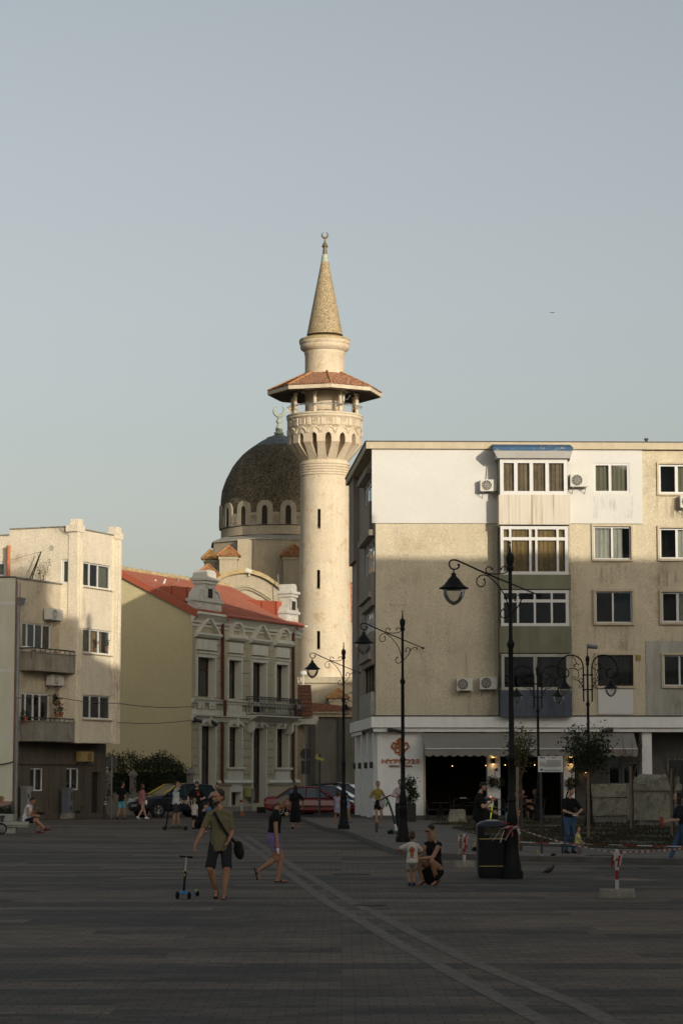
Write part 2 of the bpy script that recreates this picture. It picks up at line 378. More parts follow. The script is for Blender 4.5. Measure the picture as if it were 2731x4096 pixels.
def inpoly(x, y, P):
    c = False; n = len(P)
    for i in range(n):
        a, b = P[i], P[(i+1) % n]
        if (a.y > y) != (b.y > y) and x < (b.x-a.x)*(y-a.y)/(b.y-a.y)+a.x: c = not c
    return c
for P, N in ((lawnA, 9000), (lawnB, 1500), (lawnC, 1500)):
    xs = [p.x for p in P]; ys = [p.y for p in P]; k = 0; tries = 0
    while k < N and tries < N*5:
        tries += 1
        x = random.uniform(min(xs), max(xs)); y = random.uniform(min(ys), max(ys))
        if not inpoly(x, y, P): continue
        if sin(x*1.7+y*.6)+sin(y*1.1-x*.9)+random.uniform(-1, 1) < -.6: continue
        k += 1; a = random.uniform(0, 6.28); h = random.uniform(.04, .11); wd = .03
        dx, dy = cos(a)*wd, sin(a)*wd; tx, ty = random.uniform(-.05, .05), random.uniform(-.05, .05); z = KZ+.03
        gb.poly([(x-dx, y-dy, z), (x+dx, y+dy, z), (x+tx, y+ty, z+h)])
go = gb.build('grass', grassm, fix=False); go['kind'] = 'stuff'

# ================= right apartment block =================
YF = 106.5
x0 = at(1502, 2500, YF).x
FR = Facade((x0, YF), (1, .024)); FS = Facade((x0, YF), (-.065, 1), -1)
RB = thing('apartment_building', 'five storey beige and white apartment block with glazed bay and shop floor', 'building', (x0+8, YF+6, 0))
zr = lambda sx, sy: FR.px(sx, sy)[1]
UE = 24.0
ztop = zr(2000, 1797); zbot = zr(2000, 2867)
wins = [  # rect in picture, columns, curtain, pane, surround
 ((2372, 1854, 2514, 1972), dict(cols=(.46,), curtain=blind_o, cur_rect=(0, 1, 0, 1), fw=.09), 1),
 ((2372, 2106, 2522, 2238), dict(cols=(.5,), curtain=curt_w, cur_rect=(.02, .78, .02, .97), surround=.09, fw=.07), 0),
 ((2380, 2366, 2526, 2492), dict(cols=(.48,), curtain=curt_b, cur_rect=(.5, 1, 0, 1), surround=.1, pane=glass_d), 0),
 ((2388, 2620, 2530, 2744), dict(cols=(), curtain=curt_p, cur_rect=(.3, .9, 0, 1), surround=.1, pane=glass_d, fm=brown_wood), 0),
 ((2632, 1856, 2776, 1976), dict(cols=(.5,), curtain=blind_o, cur_rect=(.5, 1, 0, 1), fw=.1, surround=.08), 0),
 ((2636, 2112, 2780, 2236), dict(cols=(.48,), curtain=curt_w, cur_rect=(.5, 1, 0, 1), fw=.08, surround=.1), 0),
 ((2644, 2368, 2788, 2490), dict(cols=(.45,), curtain=curt_w, cur_rect=(.46, 1, .0, 1), fw=.08, surround=.1), 0),
 ((2652, 2620, 2796, 2744), dict(cols=(.45,), surround=.1, pane=glass_d), 0)]
holes = [FR.r(*wq[0]) for wq in wins]
bu0, bu1, _, _ = FR.r(1993, 2200, 2280, 2300)
mw = MB(); zp = zr(2000, 2094)
pu1 = FR.px(2567, 2000)[0]; gu0, gz1 = FR.px(2580, 2564)
hh = holes+[(bu0+.1, bu1-.1, zbot+.1, zp-.02)]
wall(mw, FR, 0, gu0, zbot, zp, [h for h in hh if h[2] < zp], rev=.2)
wall(mw, FR, gu0, UE, gz1, zp, [h for h in hh if h[2] < zp], rev=.2)
wall(mw, FR, pu1, UE, zp, ztop, [h for h in hh if h[3] > zp], rev=.2)
mw.ob(FR, 0, UE, ztop, ztop+.3, -.3, -.02)
mw.build('wall', stucco, RB, fix=False)
mg = MB(); wall(mg, FR, gu0, UE, zbot, gz1-.003, [h for h in holes if h[0] > gu0 and h[3] < gz1+.5], rev=.2, o=.03)
mg.build('grey_wall_panel', grey_st, RB, fix=False)
mp = MB(); pz = .07
wall(mp, FR, -.16, pu1, zp, ztop, [holes[0], (bu0+.1, bu1-.1, zp+.05, ztop-.1)], rev=.25, o=pz)
mp.poly([FR.p(-.16, zp, 0), FR.p(pu1, zp, 0), FR.p(pu1, zp, pz), FR.p(-.16, zp, pz)])
mp.poly([FR.p(pu1, zp, 0), FR.p(pu1, zp, pz), FR.p(pu1, ztop, pz), FR.p(pu1, ztop, 0)])
mp.poly([FR.p(-.16, zp, pz), FR.p(-.16, ztop, pz), FR.p(-.16, ztop, -.25), FR.p(-.16, zp, -.25)])
mp.build('insulated_wall_panel', white_ins, RB, fix=False)
for (rc, kw, white), h in zip(wins, holes):
    window(RB, FR, h, o=-.1 if not white else 0, **kw)
# drip stains under the sills
def drip_mat():
    m = bpy.data.materials.new('drip_stain'); m.use_nodes = True; nt = m.node_tree; b = nt.nodes['Principled BSDF']; b.inputs['Base Color'].default_value = (.17, .14, .09, 1); b.inputs['Roughness'].default_value = .95
    n = _ramp(nt, _noise(nt, _tc(nt, (5, 5, .35)), 1.4, 5, .65), [(.48, 0.0), (.7, .5)]); g = _ramp(nt, _noise(nt, _tc(nt), 1.3, 3, .5), [(.4, 0.0), (.6, 1.0)])
    x = nt.nodes.new('ShaderNodeMath'); x.operation = 'MULTIPLY'; nt.links.new(n, x.inputs[0]); nt.links.new(g, x.inputs[1]); nt.links.new(x.outputs[0], b.inputs['Alpha']); return m
drip = drip_mat(); rr_ = random.Random(4)
for h in holes:
    q = MB(); o_ = .075 if h is holes[0] else (.034 if h[0] > gu0 and h[3] < gz1 else .004); z1 = h[2]-.16; z0 = z1-rr_.uniform(.9, 1.3)
    q.poly([FR.p(h[0]-.15, z0, o_), FR.p(h[1]+.15, z0, o_), FR.p(h[1]+.15, z1, o_), FR.p(h[0]-.15, z1, o_)]); q.build('drip_stain', drip, RB, fix=False)
q = MB()
for k in range(26):
    u, z = rr_.uniform(.5, bu0-.4), rr_.uniform(zbot+.4, zp-.2); s_ = rr_.uniform(.012, .03); q.ob(FR, u, u+s_, z, z+s_, .001, .006)
q.tube([FR.p(.6+.06*k, zbot+4.9+.05*sin(k*1.7), .004) for k in range(14)], .006, 4); q.build('holes_and_cracks', dark_in, RB)
# cornice
zf0, zf1 = zr(2000, 1798), zr(2000, 1771)
SL = 13.2
q = MB(); q.ob(FR, -.42, UE, zf0, zf1, -.4, .22); q.build('cornice', cream, RB)
q = MB(); q.ob(FR, -.44, UE, zf1+.003, zf1+.045, -.4, .25); q.ob(FS, -.26, SL+.4, zf1+.003, zf1+.045, -.39, .47); q.build('roof_edge', dk_metal, RB)
q = MB(); q.ob(FS, .405, SL+.35, zf0-.02, zf1, -.3, .42); q.build('cornice', cream, RB)
q = MB(); q.poly([FR.p(-.2, zf1-.05, -.2), FR.p(UE, zf1-.05, -.2), FR.p(UE, zf1-.05, -SL), FR.p(-.2, zf1-.05, -SL)]); q.build('roof', concrete, RB, fix=False)
# side wall
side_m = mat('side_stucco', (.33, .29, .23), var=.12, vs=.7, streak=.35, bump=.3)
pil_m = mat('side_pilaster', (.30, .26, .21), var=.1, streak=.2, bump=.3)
sw = []
for (xa, xb, t0, t1, b0, b1, kw) in ((1457, 1488, 1953, 1898, 2053, 2006, dict(cols=(.45, .75), trans=.75)), (1460, 1497, 2180, 2146, 2310, 2288, dict(cols=(.4, .7), trans=.72, curtain=curt_w, cur_rect=(.2, .9, 0, 1))), (1461, 1497, 2420, 2392, 2540, 2524, dict(cols=(.3, .55, .8), trans=.8, curtain=curt_w, cur_rect=(.5, 1, 0, 1))), (1461, 1497, 2655, 2639, 2780, 2765, dict(cols=(.35, .7), fm=brown_wood))):
    ua = FS.px(xa, (t0+b0)/2)[0]; ub = FS.px(xb, (t1+b1)/2)[0]; z1 = FS.px(xb, t1)[1]; z0 = FS.px(xb, b1)[1]
    sw.append(((ub, ua, z0, z1), kw))
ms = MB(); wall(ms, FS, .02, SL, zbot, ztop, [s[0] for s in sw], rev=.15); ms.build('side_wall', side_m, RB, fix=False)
for r_, kw in sw: window(RB, FS, r_, o=-.08, fw=.07, pane=glass_d, **kw)
q = MB()
for (a, b, c) in ((ztop, zr(2000, 2165), .28), (zr(2000, 2165), zbot, .12)): q.ob(FS, SL-3.2, SL-.002, b+.003, a, 0, c)
for (r_, kw) in sw: q.ob(FS, r_[0]-.4, r_[1]+.6, r_[3]+.02, r_[3]+.28, 0, .3)
for i, (r_, kw) in enumerate(sw): q.ob(FS, r_[0]-.4, r_[1]+.5, r_[2]-1.5, r_[2]-.02, 0, .16)
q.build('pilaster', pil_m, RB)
MB().ob(FS, .2, sw[3][0][1]+1, zbot+.02, sw[3][0][2]-.06, 0, .2).build('white_side_panel', mat('stained_white_panel', (.42, .41, .36), var=.2, vs=3, streak=.5, bump=.1), RB)
q = MB(); q.poly([FR.p(UE, 0, 0), FR.p(UE, 0, -SL), FR.p(UE, ztop, -SL), FR.p(UE, ztop, 0)]); a = FS.p(SL, 0); b = FR.p(UE, 0, -SL)
q.poly([a, b, b+V((0, 0, ztop)), a+V((0, 0, ztop))]); q.build('rear_wall', stucco, RB, fix=False)

# glazed bay
BO = 1.0
def bz(sy): return FR.px(2130, sy, BO)[1]
bu0, bu1, _, _ = FR.r(1996, 2200, 2281, 2300, BO)
bay_white = mat('stained_white_bay', (.62, .57, .48), var=.05, streak=.1, dirt=(.30, .17, .04), ds=1.2, dirt_lo=.62, dirt_hi=.8, bump=.1)
def bay_stain():
    m = bpy.data.materials.new('rust_streaked_render'); m.use_nodes = True; nt = m.node_tree; b = nt.nodes['Principled BSDF']; b.inputs['Roughness'].default_value = .85
    n = _noise(nt, _tc(nt, (2.6, 2.6, .10)), 1.5, 5, .6); f = _ramp(nt, n, [(.56, 0.0), (.66, .7)])
    n2 = _noise(nt, _tc(nt, (9, 9, .2)), 1.5, 3, .6); f2 = _ramp(nt, n2, [(.45, 0.0), (.7, .35)])
    c = _mix(nt, f, (.60, .55, .46), (.27, .16, .04)); c = _mix(nt, f2, c, (.33, .27, .17)); nt.links.new(c, b.inputs['Base Color']); return m
stain_m = bay_stain()
floors = [(1834, 1978, 2098, stain_m, dict(cols=(.2, .42, .455, .665, .86)[0:0] or (.235, .465, .70), heavy=.16, fw=.16, curtain=curt_p, cur_rect=(.02, .98, 0, 1)), None),
          (2101, 2298, 2405, green_st, dict(cols=(.135, .42, .5, .56, .84)[0:0] or (.145, .44, .53, .845), trans=.74, fw=.14, heavy=.1, curtain=curt_y, cur_rect=(.04, .98, .05, 1)), None),
          (2357, 2504, 2612, green_st, dict(cols=(.25, .5, .75), trans=.7, fw=.13, heavy=.09, curtain=curt_t, cur_rect=(.26, .76, 0, 1), pane=glass_d), None),
          (2612, 2760, 2866, blue_st, dict(cols=(.5,), fw=.13, fm=grey_st, pane=glass_d, curtain=curt_p, cur_rect=(.6, .72, 0, 1)), None)]
for i, (yt, yb, yp, pm_, kw, _) in enumerate(floors):
    zt, zb, zpb = bz(yt+3), bz(yb), bz(yp)
    if i < 3: znext = bz(floors[i+1][0])+.01
    else: znext = bz(2866)
    MB().ob(FR, bu0, bu1, max(zpb, znext), zb-.003, 0, BO).build('bay_parapet', pm_, RB)
    window(RB, FR, (bu0+.06, bu1-.1, zb, zt), o=BO-.1, room=1.0, name='bay_window', **kw)
    # left cheek of the bay
    ck = MB(); ck.ob(FR, bu0+.005, bu0+.06, zb, zt+.02, .07, .28); ck.ob(FR, bu0+.005, bu0+.06, zb, zt+.02, .28, BO-.14) if i in (0,) else None
    ck.ob(FR, bu0+.005, bu0+.06, zt-.06, zt+.02, .28, BO-.14); ck.ob(FR, bu0+.005, bu0+.06, zb, zb+.1, .28, BO-.14)
    ck.build('bay_cheek', green_st, RB)
    if i: MB().poly([FR.p(bu0+.03, zb, .28), FR.p(bu0+.03, zb, BO-.13), FR.p(bu0+.03, zt, BO-.13), FR.p(bu0+.03, zt, .28)]).build('pane', glass_d, RB, fix=False)
# canopy of the bay
zc0, zc1, zc2 = bz(1834), bz(1806), bz(1793)
MB().hexa([FR.p(bu0-.12, zc0, 0), FR.p(bu1+.1, zc0, 0), FR.p(bu1+.02, zc0, BO+.12), FR.p(bu0-.05, zc0, BO+.12)], [FR.p(bu0-.12, zc1+.35, 0), FR.p(bu1+.1, zc1+.35, 0), FR.p(bu1+.1, zc1, BO+.3), FR.p(bu0-.25, zc1, BO+.3)]).build('bay_canopy', mat('white_sheet', (.5, .49, .46), var=.06, streak=.1, bump=0), RB)
MB().hexa([FR.p(bu0-.27, zc1+.003, BO+.32), FR.p(bu1+.12, zc1+.003, BO+.32), FR.p(bu1+.12, zc1+.36, 0), FR.p(bu0-.2, zc1+.36, 0)], [FR.p(bu0-.27, zc2, BO+.32), FR.p(bu1+.12, zc2, BO+.32), FR.p(bu1+.12, zc2+.33, 0), FR.p(bu0-.2, zc2+.33, 0)]).build('roof_sheet', mat('flaking_blue_paint', (.05, .11, .20), var=.2, vs=2, dirt=(.5, .45, .38), ds=7, dirt_lo=.58, dirt_hi=.64, bump=.1), RB)

# white plate under lowest window, yellow box, service pipes
r_ = FR.r(2390, 2756, 2530, 2857); MB().ob(FR, *r_, .01, .05).build('white_plate', white_p, RB)
r_ = FR.r(2542, 2621, 2560, 2640); MB().ob(FR, *r_, .01, .1).build('junction_box', mat('yellow_plastic', (.28, .22, .06), var=.1, bump=0), RB)
pw = mat('grey_white_conduit', (.42, .40, .36), var=.1, bump=0)
for pl in ([(1973, 2100), (1975, 2400), (1979, 2700)], [(1861, 2620), (1872, 2712)], [(1875, 2800), (1876, 2866)], [(1967, 2765), (1964, 2810), (1958, 2866)], [(2276, 2100), (2283, 2500), (2292, 2840), (2286, 2850)], [(1943, 1918), (1948, 1858)]):
    MB().tube([FR.p(*FR.px(*p, .05), .06+pz) for p in pl], .018, 5).build('conduit', pw, RB)
MB().tube([FR.p(*FR.px(x, y, .05), .1) for x, y in ((1500, 2868), (1560, 2871), (1760, 2869), (1990, 2870))], .02, 5).build('conduit', dk_metal, RB)

# ---- shop floor ----
zb1, zb2, zb3 = zbot, zr(2000, 2911), zr(2000, 2928)
q = MB(); q.ob(FR, -.22, UE, zb2, zb1, -.3, .55); q.ob(FR, -.15, UE, zb3, zb2-.02, -.3, .42)
q.ob(FS, -.549, SL+.6, zb2+.002, zb1-.002, -.2, .56) if False else q.ob(FS, .301, SL+.5, zb2, zb1, -.2, .205)
q.ob(FS, .301, SL+.4, zb3, zb2-.02, -.2, .14); q.build('shop_band', wall_w, RB)
MB().ob(FR, -.24, UE, zb1+.002, zb1+.05, -.2, .58).build('band_flashing', dk_metal, RB)
zf = .30
def ur(a, b, o=0): return FR.px(a, 3080, o)[0], FR.px(b, 3080, o)[0]
a, b = ur(1508, 1692); MB().ob(FR, a, b, zf, zb3, -.5, .12).build('shop_wall', wall_w, RB)
a, b = ur(1693, 1700); MB().ob(FR, a, b, zf, zb3, -.6, .16).build('corner_trim', cream, RB)
plinth = mat('dark_plinth', (.10, .095, .085), var=.2, bump=.3)
MB().ob(FR, -.14, UE, KZ-.05, zf-.002, -.55, .3).build('plinth', plinth, RB)
for (a_, b_, o0, o1, m_) in ((1948, 2000, -.5, .12, wall_w), (2253, 2296, -.5, .12, wall_w), (2566, 2605, -.6, .2, wall_w)):
    a, b = ur(a_, b_, .12); MB().ob(FR, a, b, zf, zb3, o0, o1).build('pillar', m_, RB)
# recessed front at the right
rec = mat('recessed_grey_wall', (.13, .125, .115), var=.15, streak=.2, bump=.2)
RO = -1.6
def ur2(a, b): return FR.px(a, 3080, RO)[0], FR.px(b, 3080, RO)[0]
hl = []
for (p, q_, y0, y1) in ((2432, 2478, 3010, 3137), (2490, 2552, 3050, 3137), (2668, 2750, 3035, 3200)):
    r_ = FR.r(p, y0, q_, y1, RO); hl.append(r_)
uA = ur2(2300, 2300)[0]
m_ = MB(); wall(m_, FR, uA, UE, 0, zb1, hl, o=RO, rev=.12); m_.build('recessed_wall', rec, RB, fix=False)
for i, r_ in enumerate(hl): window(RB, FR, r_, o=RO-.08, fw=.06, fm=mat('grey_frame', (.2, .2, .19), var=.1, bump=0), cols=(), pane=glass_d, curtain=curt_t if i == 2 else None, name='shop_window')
# cafe room
q = MB(); ua = ur(1700, 1700)[0]
q.poly([FR.p(ua, zf, -6), FR.p(uA, zf, -6), FR.p(uA, zb3, -6), FR.p(ua, zb3, -6)]); q.poly([FR.p(ua, zf, .1), FR.p(uA, zf, .1), FR.p(uA, zf, -6), FR.p(ua, zf, -6)])
q.poly([FR.p(ua, zb3+.03, .0), FR.p(uA, zb3+.03, .0), FR.p(uA, zb3+.03, -6), FR.p(ua, zb3+.03, -6)]); q.poly([FR.p(ua, zf, 0), FR.p(ua, zf, -6), FR.p(ua, zb3, -6), FR.p(ua, zb3, 0)]); q.poly([FR.p(uA, zf, RO), FR.p(uA, zf, -6), FR.p(uA, zb3, -6), FR.p(uA, zb3, RO)])
q.poly([FR.p(uA, KZ+.2, RO), FR.p(UE, KZ+.2, RO), FR.p(UE, KZ+.2, 0), FR.p(uA, KZ+.2, 0)]); q.poly([FR.p(uA, zb3+.03, RO), FR.p(UE, zb3+.03, RO), FR.p(UE, zb3+.03, 0), FR.p(uA, zb3+.03, 0)])
q.build('shop_interior', dark_in, RB, fix=False)
# side columns of the shop floor
for i, u in enumerate((.5, 3.9, 7.7, 11.3)):
    MB().ob(FS, u, u+.9 if i else 1.5, zf-.15, zb3, -.3, .06).build('pillar', wall_w, RB)
m_ = MB(); m_.poly([FS.p(.3, 0, -.5), FS.p(SL, 0, -.5), FS.p(SL, zb3+.1, -.5), FS.p(.3, zb3+.1, -.5)]); m_.build('side_shop_window', glass_mat('shop_glass', refl=.05, opacity=1, body=(.02, .022, .024)), RB, fix=False)
MB().ob(FS, .3, SL+.5, KZ-.05, .3-.15, -.6, .16).build('plinth', plinth, RB)
for i, u in enumerate((.9, 4.2, 8.0, 11.7)):
    L_ = MB(); c = FS.p(u+.1, zr(2000, 3060), .06); L_.ob(FS, u, u+.22, c.z-.14, c.z+.14, .06, .2)
    tag(L_.build('wall_lamp', dk_metal, origin=(c.x, c.y, c.z-.14)), ['small black box lamp on the white column nearest the shop corner', 'small black box lamp on the second white column of the shop side', 'small black box lamp on the third white column of the shop side', 'small black box lamp on the white column farthest up the alley'][i], 'wall lamp', 'black box lamps on the shop columns')
# ================= minaret =================
stone_m = mat('minaret_stone', (.54, .46, .34), streak=.12, var=.09, vs=.8, grain=.14, gs=14, bump=.35, bs=12, dirt=(.36, .22, .08), ds=1.1, dirt_lo=.54, dirt_hi=.8)
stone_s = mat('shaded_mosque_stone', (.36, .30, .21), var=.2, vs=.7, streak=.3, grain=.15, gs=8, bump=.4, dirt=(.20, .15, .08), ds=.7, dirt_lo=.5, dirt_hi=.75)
gravel = mat('pebble_dash', (.30, .235, .14), var=.2, vs=1.5, grain=.55, gs=11, bump=1.0, bs=9)
dome_m = mat('dark_pebble_dome', (.105, .088, .055), var=.35, vs=.8, streak=.35, grain=.75, gs=7, bump=1.0, bs=8)
verd = mat('verdigris_copper', (.33, .38, .30), var=.25, vs=4, bump=.1, rough=.6)
lead = mat('lead_cap', (.13, .16, .165), var=.45, vs=2, streak=.3, bump=.4, rough=.7)
bronze = mat('weathered_bronze', (.17, .125, .075), var=.2, bump=.05, rough=.5, metal=.4)
ochre_m = mat('ochre_moss_stone', (.35, .27, .13), var=.35, vs=1.5, grain=.2, bump=.4, dirt=(.5, .42, .3), ds=1.4)
YM = 186.0
mc = at(1298, 2600, YM); MX = mc.x
def mz(sy): return at(1298, sy, YM).z
PM = 9671.0/YM*1.0
MI = thing('minaret', 'tall pale stone minaret with tiled balcony roof and pointed spire', 'minaret', (MX, YM, 0))
C0 = (MX, YM, 0)
def mr(px, sy=2300):      # picture half width -> radius
    k = YM/(cos(TILT)-((CY-sy)/FPX)*sin(TILT)); return px/FPX*k
def bigz(v): return v
# shaft
sh = MB(); N = 72
sh.lathe(C0, [(mr(112), .0), (mr(109), mz(2704)), (mr(107.5), mz(2650)), (mr(99), mz(2080)), (mr(97), mz(1899)), (mr(97), mz(1870))], N)
sho = sh.build('shaft', stone_m, MI)
cut = []
for (sx, y0, y1) in ((1277, 2025, 2104), (1275, 2271, 2348), (1275, 2518, 2592)):
    q = MB(); c = at(sx, (y0+y1)/2, YM); w_ = mr(6); q.box(c.x-w_, c.x+w_, YM-6, YM-1.35, at(sx, y1, YM-1.9).z, at(sx, y0, YM-1.9).z); cut.append(q)
bool_cut(sho, cut); sho.data.polygons.foreach_set('use_smooth', [True]*len(sho.data.polygons)); sho.data.set_sharp_from_angle(angle=R(30))
for (sx, y0, y1) in ((1277, 2025, 2104), (1275, 2271, 2348), (1275, 2518, 2592)):
    c = at(sx, (y0+y1)/2, YM); w_ = mr(6)
    MB().box(c.x-w_+.01, c.x+w_-.01, YM-1.5, YM-1.36, at(sx, y1, YM-1.9).z+.01, at(sx, y0, YM-1.9).z-.01).build('slit_window', dark_in, MI)
# ringed collar
pr = []; za, zb_ = mz(1896), mz(1843)
for i in range(5):
    z0 = za+(zb_-za)*i/5; z1 = za+(zb_-za)*(i+1)/5
    pr += [(mr(97), z0), (mr(100.5), z0+.03), (mr(101.5), (z0+z1)/2), (mr(100.5), z1-.04), (mr(97.5), z1)]
pr += [(mr(96), mz(1838)), (mr(94), mz(1832))]
MB().lathe(C0, pr, N).build('collar', stone_m, MI, smooth=40)
# balcony body with sixteen pointed niches
zc = [mz(1842), mz(1765), mz(1765)+.02, mz(1664)]
b = MB(); b.lathe(C0, [(mr(92), zc[0]), (mr(148)/cos(pi/16), zc[1]), (mr(149)/cos(pi/16), zc[2]), (mr(147)/cos(pi/16), mz(1700))], 16, ph=pi/16+pi/2-R(6)+pi/16*0)
bo = b.build('balcony_corbel', stone_m, MI)
cut = []
for k in range(16):
    a = -pi/2+R(6)+k*pi/8; Mx = Matrix.Rotation(a, 4, 'Z')
    w1 = mr(12.5); zt, zs, zb2, zp = mz(1725), mz(1745), mz(1768), mz(1834)
    prof = [(0, zp), (w1*.9, zb2-.25), (w1, zb2), (w1, zs), (w1*.75, zs+(zt-zs)*.6), (0, zt), (-w1*.75, zs+(zt-zs)*.6), (-w1, zs), (-w1, zb2), (-w1*.9, zb2-.25)]
    q = MB(); q.hexa([V((MX, YM, 0))+Mx@V((mr(84), u, z)) for u, z in prof], [V((MX, YM, 0))+Mx@V((mr(180), u, z)) for u, z in prof]); cut.append(q)
bool_cut(bo, cut)
# parapet drum, arch relief, frieze panels, cornice
q = MB(); q.lathe(C0, [(mr(147), mz(1702)), (mr(146), mz(1668)), (mr(150), mz(1664)), (mr(154), mz(1658)), (mr(152), mz(1652)), (mr(155), mz(1648)), (mr(154), mz(1643)), (mr(148), mz(1642)), (mr(135), mz(1643))], N)
q.build('parapet', stone_m, MI, smooth=35)
ar = MB()
for k in range(16):
    a0 = -pi/2+R(6)+k*pi/8; pts = []
    for j in range(9):
        t = pi*j/8; da = .175*cos(t); z = mz(1727)+mr(24)*sin(t); r = mr(149.5)
        pts.append((MX+r*cos(a0+da), YM+r*sin(a0+da), z))
    ar.tube(pts, .07, 5)
ar.build('arch_moulding', stone_m, MI, smooth=60)
fr = MB(); fq = MB()
for k in range(16):
    a0 = -pi/2+R(6)+k*pi/8+pi/16*.2; M_ = Matrix.Translation((MX, YM, 0))@Matrix.Rotation(a0, 4, 'Z'); r = mr(147)
    z0, z1 = mz(1690), mz(1669); w_ = mr(12)
    for (a, b_, c, d) in ((-w_, w_, z0-.04, z0), (-w_, w_, z1, z1+.04), (-w_, -w_+.05, z0, z1), (w_-.05, w_, z0, z1)): fr.box(r-.05, r+.045, a, b_, c, d, M=M_)
    for j in range(7):
        t = 2*pi*j/6; rr = .12 if j < 6 else 0; fr.ball(M_@V((r+.005, rr*cos(t), (z0+z1)/2+rr*sin(t))), (.05, .05, .05), 6)
    M2 = Matrix.Translation((MX, YM, 0))@Matrix.Rotation(a0+pi/16, 4, 'Z'); fr.box(r-.05, r+.07, -mr(6), mr(6), z0-.1, z1+.06, M=M2)
fr.build('frieze', stone_m, MI)
# inner drum, balcony floor, columns
MB().lathe(C0, [(mr(79), mz(1664)), (mr(79), mz(1560))], N).build('inner_drum', stone_m, MI, smooth=40)
for k in range(8):
    cols = MB()
    a = -pi/2+R(-17)+k*pi/4; r = mr(133); p = V((MX+r*cos(a), YM+r*sin(a), 0))
    cols.lathe((p.x, p.y, 0), [(.16, mz(1650)), (.15, mz(1640)), (.15, mz(1568)), (.2, mz(1564)), (.2, mz(1560))], 10)
    cols.build('column', stone_m, MI, smooth=40)
# octagonal tiled roof
ro = mr(214)/cos(pi/8)*1.0; ph = -pi/2+R(7)+0; zE, zE2, zT = mz(1547), mz(1532), mz(1487)
under = mat('dark_timber_soffit', (.05, .04, .03), var=.2, bump=.2)
MB().lathe(C0, [(mr(78), mz(1540)), (ro*.97, zE-.05), (ro, zE-.02), (ro, zE2-.03), (ro*.98, zE2-.01)], 8, ph=ph).build('eaves', stone_m, MI)
MB().lathe(C0, [(mr(78), zE-.12), (ro*.955, zE-.12), (ro*.955, zE-.06), (mr(78), mz(1541))], 8, ph=ph).build('soffit', under, MI)
def tiles_on(quad, nx, ny, mb, th=.05, rng=random):
    """tile courses laid over a sloping quad a,b (eaves) c,d (top)"""
    a, b_, c, d = [V(p) for p in quad]; n = (b_-a).cross(d-a).normalized()
    if n.z < 0: n = -n
    for j in range(ny):
        t0, t1 = j/ny, (j+1.15)/ny; t1 = min(t1, 1)
        l0, r0, l1, r1 = a.lerp(d, t0), b_.lerp(c, t0), a.lerp(d, t1), b_.lerp(c, t1)
        m = max(1, int(nx*(l0-r0).length/max((a-b_).length, .01)))
        for i in range(m):
            s0, s1 = i/m, (i+1)/m; h = th*(1+rng.uniform(-.3, .5)); g_ = .006
            p0, p1, p2, p3 = l0.lerp(r0, s0+g_), l0.lerp(r0, s1-g_), l1.lerp(r1, s1-g_), l1.lerp(r1, s0+g_)
            mb.poly([p0+n*h, p1+n*h, p2+n*h*.25, p3+n*h*.25]); mb.poly([p0, p1, p1+n*h, p0+n*h])
def oct_pt(r, z, k): a = ph+k*pi/4; return V((MX+r*cos(a), YM+r*sin(a), z))
tl = MB(); ba = MB(); rid = MB()
for k in range(8):
    qd = [oct_pt(ro*1.0, zE2+.0, k), oct_pt(ro, zE2, k+1), oct_pt(mr(80), zT, k+1), oct_pt(mr(80), zT, k)]
    ba.poly(qd); tiles_on(qd, 16, 8, tl, .06); rid.tube([qd[0]+V((0, 0, .06)), qd[3]+V((0, 0, .08))], .09, 6)
tile_min = mat('weathered_red_tiles', (.33, .17, .10), var=.3, vs=2, grain=.25, gs=7, bump=.3, dirt=(.42, .30, .13), ds=1.6, dirt_lo=.55, dirt_hi=.75)
ba.build('roof_deck', tile_min, MI); tl.build('roof_tiles', tile_min, MI, fix=False); rid.build('hip_tiles', tile_o, MI, smooth=60)
# upper drum and spire
MB().lathe(C0, [(mr(80), mz(1492)), (mr(80), mz(1410)), (mr(83), mz(1404)), (mr(82), mz(1396)), (mr(86), mz(1392)), (mr(97), mz(1382)), (mr(100), mz(1372)), (mr(98), mz(1366)), (mr(102), mz(1360)), (mr(104), mz(1352)), (mr(102), mz(1344)), (mr(72), mz(1340))], N).build('upper_drum', stone_m, MI, smooth=35)
MB().lathe(C0, [(mr(98), mz(1344)), (mr(103.5), mz(1350)), (mr(104.5), mz(1347)), (mr(101), mz(1341)), (mr(70), mz(1336))], N).build('stained_ledge', ochre_m, MI, smooth=35)
MB().lathe(C0, [(mr(73), mz(1341)), (mr(15), mz(1046)), (mr(10), mz(1040))], 48).build('spire', gravel, MI, smooth=40)
MB().lathe(C0, [(mr(15.5), mz(1048)), (mr(12), mz(1020)), (mr(11), mz(1018))], 20).build('spire_cap', verd, MI, smooth=40)
MB().lathe(C0, [(mr(10), mz(1020)), (mr(7), mz(988)), (mr(13), mz(988)), (mr(11), mz(981)), (mr(4), mz(968)), (mr(3), mz(955)), (mr(4), mz(953))], 16).build('finial', bronze, MI, smooth=40)
def crescent(mb, c, r, a0, a1, th, ax=V((1, 0, 0)), n=22):
    pts = []; rs = []
    for i in range(n+1):
        t = a0+(a1-a0)*i/n; pts.append(V(c)+ax*(r*cos(t))+V((0, 0, r*sin(t)))); rs.append(max(.012, th*sin(pi*(i+.3)/(n+.6))**.8))
    mb.tube(pts, rs, 8)
zc_ = mz(940); q = MB(); crescent(q, (MX, YM, zc_), mr(12), R(-250), R(70), .085); q.build('crescent', bronze, MI, smooth=60)
